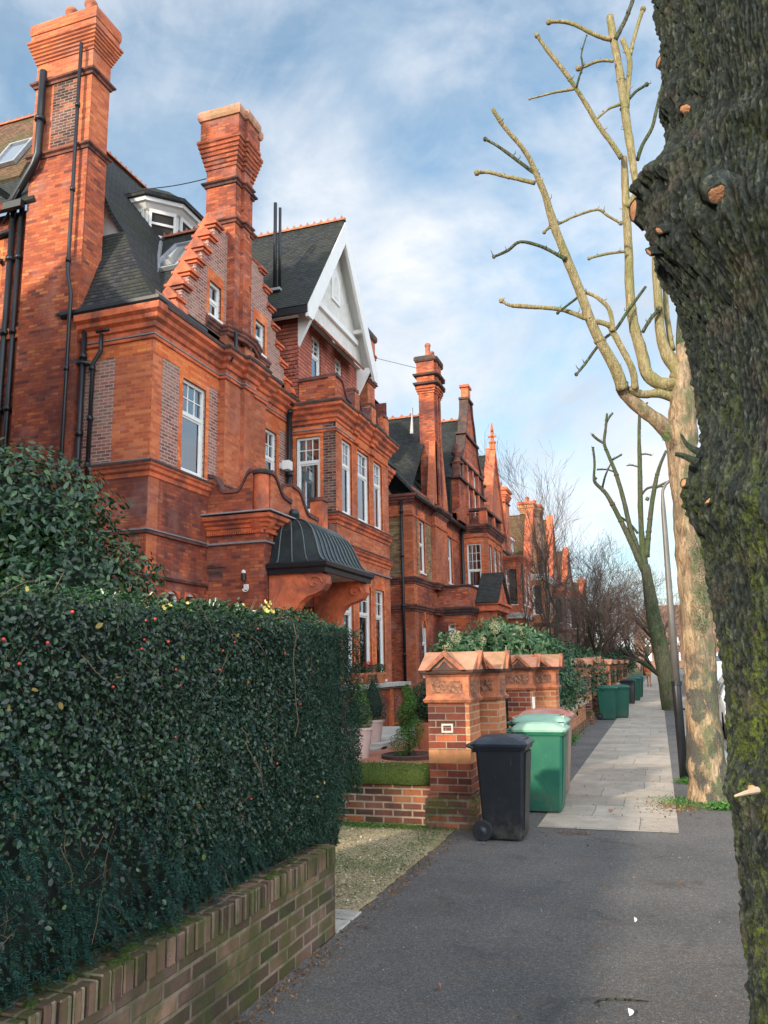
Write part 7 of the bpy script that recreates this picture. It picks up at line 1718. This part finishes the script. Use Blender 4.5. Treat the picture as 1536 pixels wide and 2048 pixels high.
def mth(op,a,b=None):
    n=N('ShaderNodeMath');n.operation=op
    for i,v in enumerate((a,b)):
        if v is None:continue
        if isinstance(v,bpy.types.NodeSocket):L(v,n.inputs[i])
        else:n.inputs[i].default_value=v
    return n.outputs[0]
zz=mth('ADD',mth('MAXIMUM',sp.outputs['Z'],0.0),.22)
cb=N('ShaderNodeCombineXYZ');L(mth('DIVIDE',sp.outputs['X'],zz),cb.inputs[0]);L(mth('DIVIDE',sp.outputs['Y'],zz),cb.inputs[1]);
def wn(scale,detail,rough,dist,off=(0,0,0),st=(1,1,1)):
    mp=N('ShaderNodeMapping');mp.inputs['Location'].default_value=off;mp.inputs['Scale'].default_value=st;L(cb.outputs[0],mp.inputs['Vector'])
    n=N('ShaderNodeTexNoise');n.inputs['Scale'].default_value=scale;n.inputs['Detail'].default_value=detail;n.inputs['Roughness'].default_value=rough;n.inputs['Distortion'].default_value=dist
    L(mp.outputs[0],n.inputs['Vector']);return n.outputs['Fac']
def rmp(f,stops):
    n=N('ShaderNodeValToRGB');cr=n.color_ramp
    while len(cr.elements)<len(stops):cr.elements.new(.5)
    for e,(p,c) in zip(cr.elements,stops):e.position=p;e.color=(*c,1) if hasattr(c,'__len__') else (c,c,c,1)
    L(f,n.inputs[0]);return n.outputs[0]
def w3(scale,detail,rough,dist,off,st=(1,1,1.7)):
    mp=N('ShaderNodeMapping');mp.inputs['Location'].default_value=off;mp.inputs['Scale'].default_value=st;L(tc.outputs['Generated'],mp.inputs['Vector'])
    n=N('ShaderNodeTexNoise');n.inputs['Scale'].default_value=scale;n.inputs['Detail'].default_value=detail;n.inputs['Roughness'].default_value=rough;n.inputs['Distortion'].default_value=dist
    L(mp.outputs[0],n.inputs['Vector']);return n.outputs['Fac']
big=rmp(w3(2.3,8,.55,.35,SKYOFF),[(.42,0),(.56,1)])
fine=rmp(w3(6.5,9,.6,.5,(3,1,0)),[(.36,.0),(.7,1)])
cov=mth('MINIMUM',mth('ADD',mth('MULTIPLY',big,.62),mth('MULTIPLY',fine,.3)),1.0)
# more cloud towards the horizon
hz=rmp(sp.outputs['Z'],[(0,.75),(.2,.3),(.7,.08)])
cov=mth('MINIMUM',mth('ADD',cov,hz),.98)
cc=rmp(w3(3.2,7,.6,.5,(8,2,1)),[(.36,CL0),(.62,CL1)])
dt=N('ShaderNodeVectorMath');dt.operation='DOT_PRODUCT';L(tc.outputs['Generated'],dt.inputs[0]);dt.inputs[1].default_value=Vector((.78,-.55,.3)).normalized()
gl=N('ShaderNodeMapRange');gl.interpolation_type='SMOOTHSTEP';gl.inputs['From Min'].default_value=-.1;gl.inputs['From Max'].default_value=.85;gl.inputs['To Min'].default_value=1;gl.inputs['To Max'].default_value=CLOUD_FILL;L(dt.outputs['Value'],gl.inputs['Value'])  # added fill: unseen clouds at rear right brightened to light the street fronts
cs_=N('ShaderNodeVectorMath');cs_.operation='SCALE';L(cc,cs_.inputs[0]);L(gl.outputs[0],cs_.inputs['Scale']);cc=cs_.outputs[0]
sc_n=N('ShaderNodeVectorMath');sc_n.operation='SCALE';sc_n.inputs['Scale'].default_value=SKY_E
tn=N('ShaderNodeVectorMath');tn.operation='MULTIPLY';tn.inputs[1].default_value=(.80,1.04,1.0);L(sky.outputs[0],tn.inputs[0]);L(tn.outputs[0],sc_n.inputs[0])
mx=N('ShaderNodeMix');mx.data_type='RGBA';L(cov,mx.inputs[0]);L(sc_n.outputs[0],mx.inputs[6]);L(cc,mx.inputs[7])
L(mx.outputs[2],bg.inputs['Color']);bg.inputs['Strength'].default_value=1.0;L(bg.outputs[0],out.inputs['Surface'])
vs=sc.view_settings;vs.view_transform='Standard';vs.look='None';vs.gamma=1;vs.use_curve_mapping=False;vs.exposure=EXPO
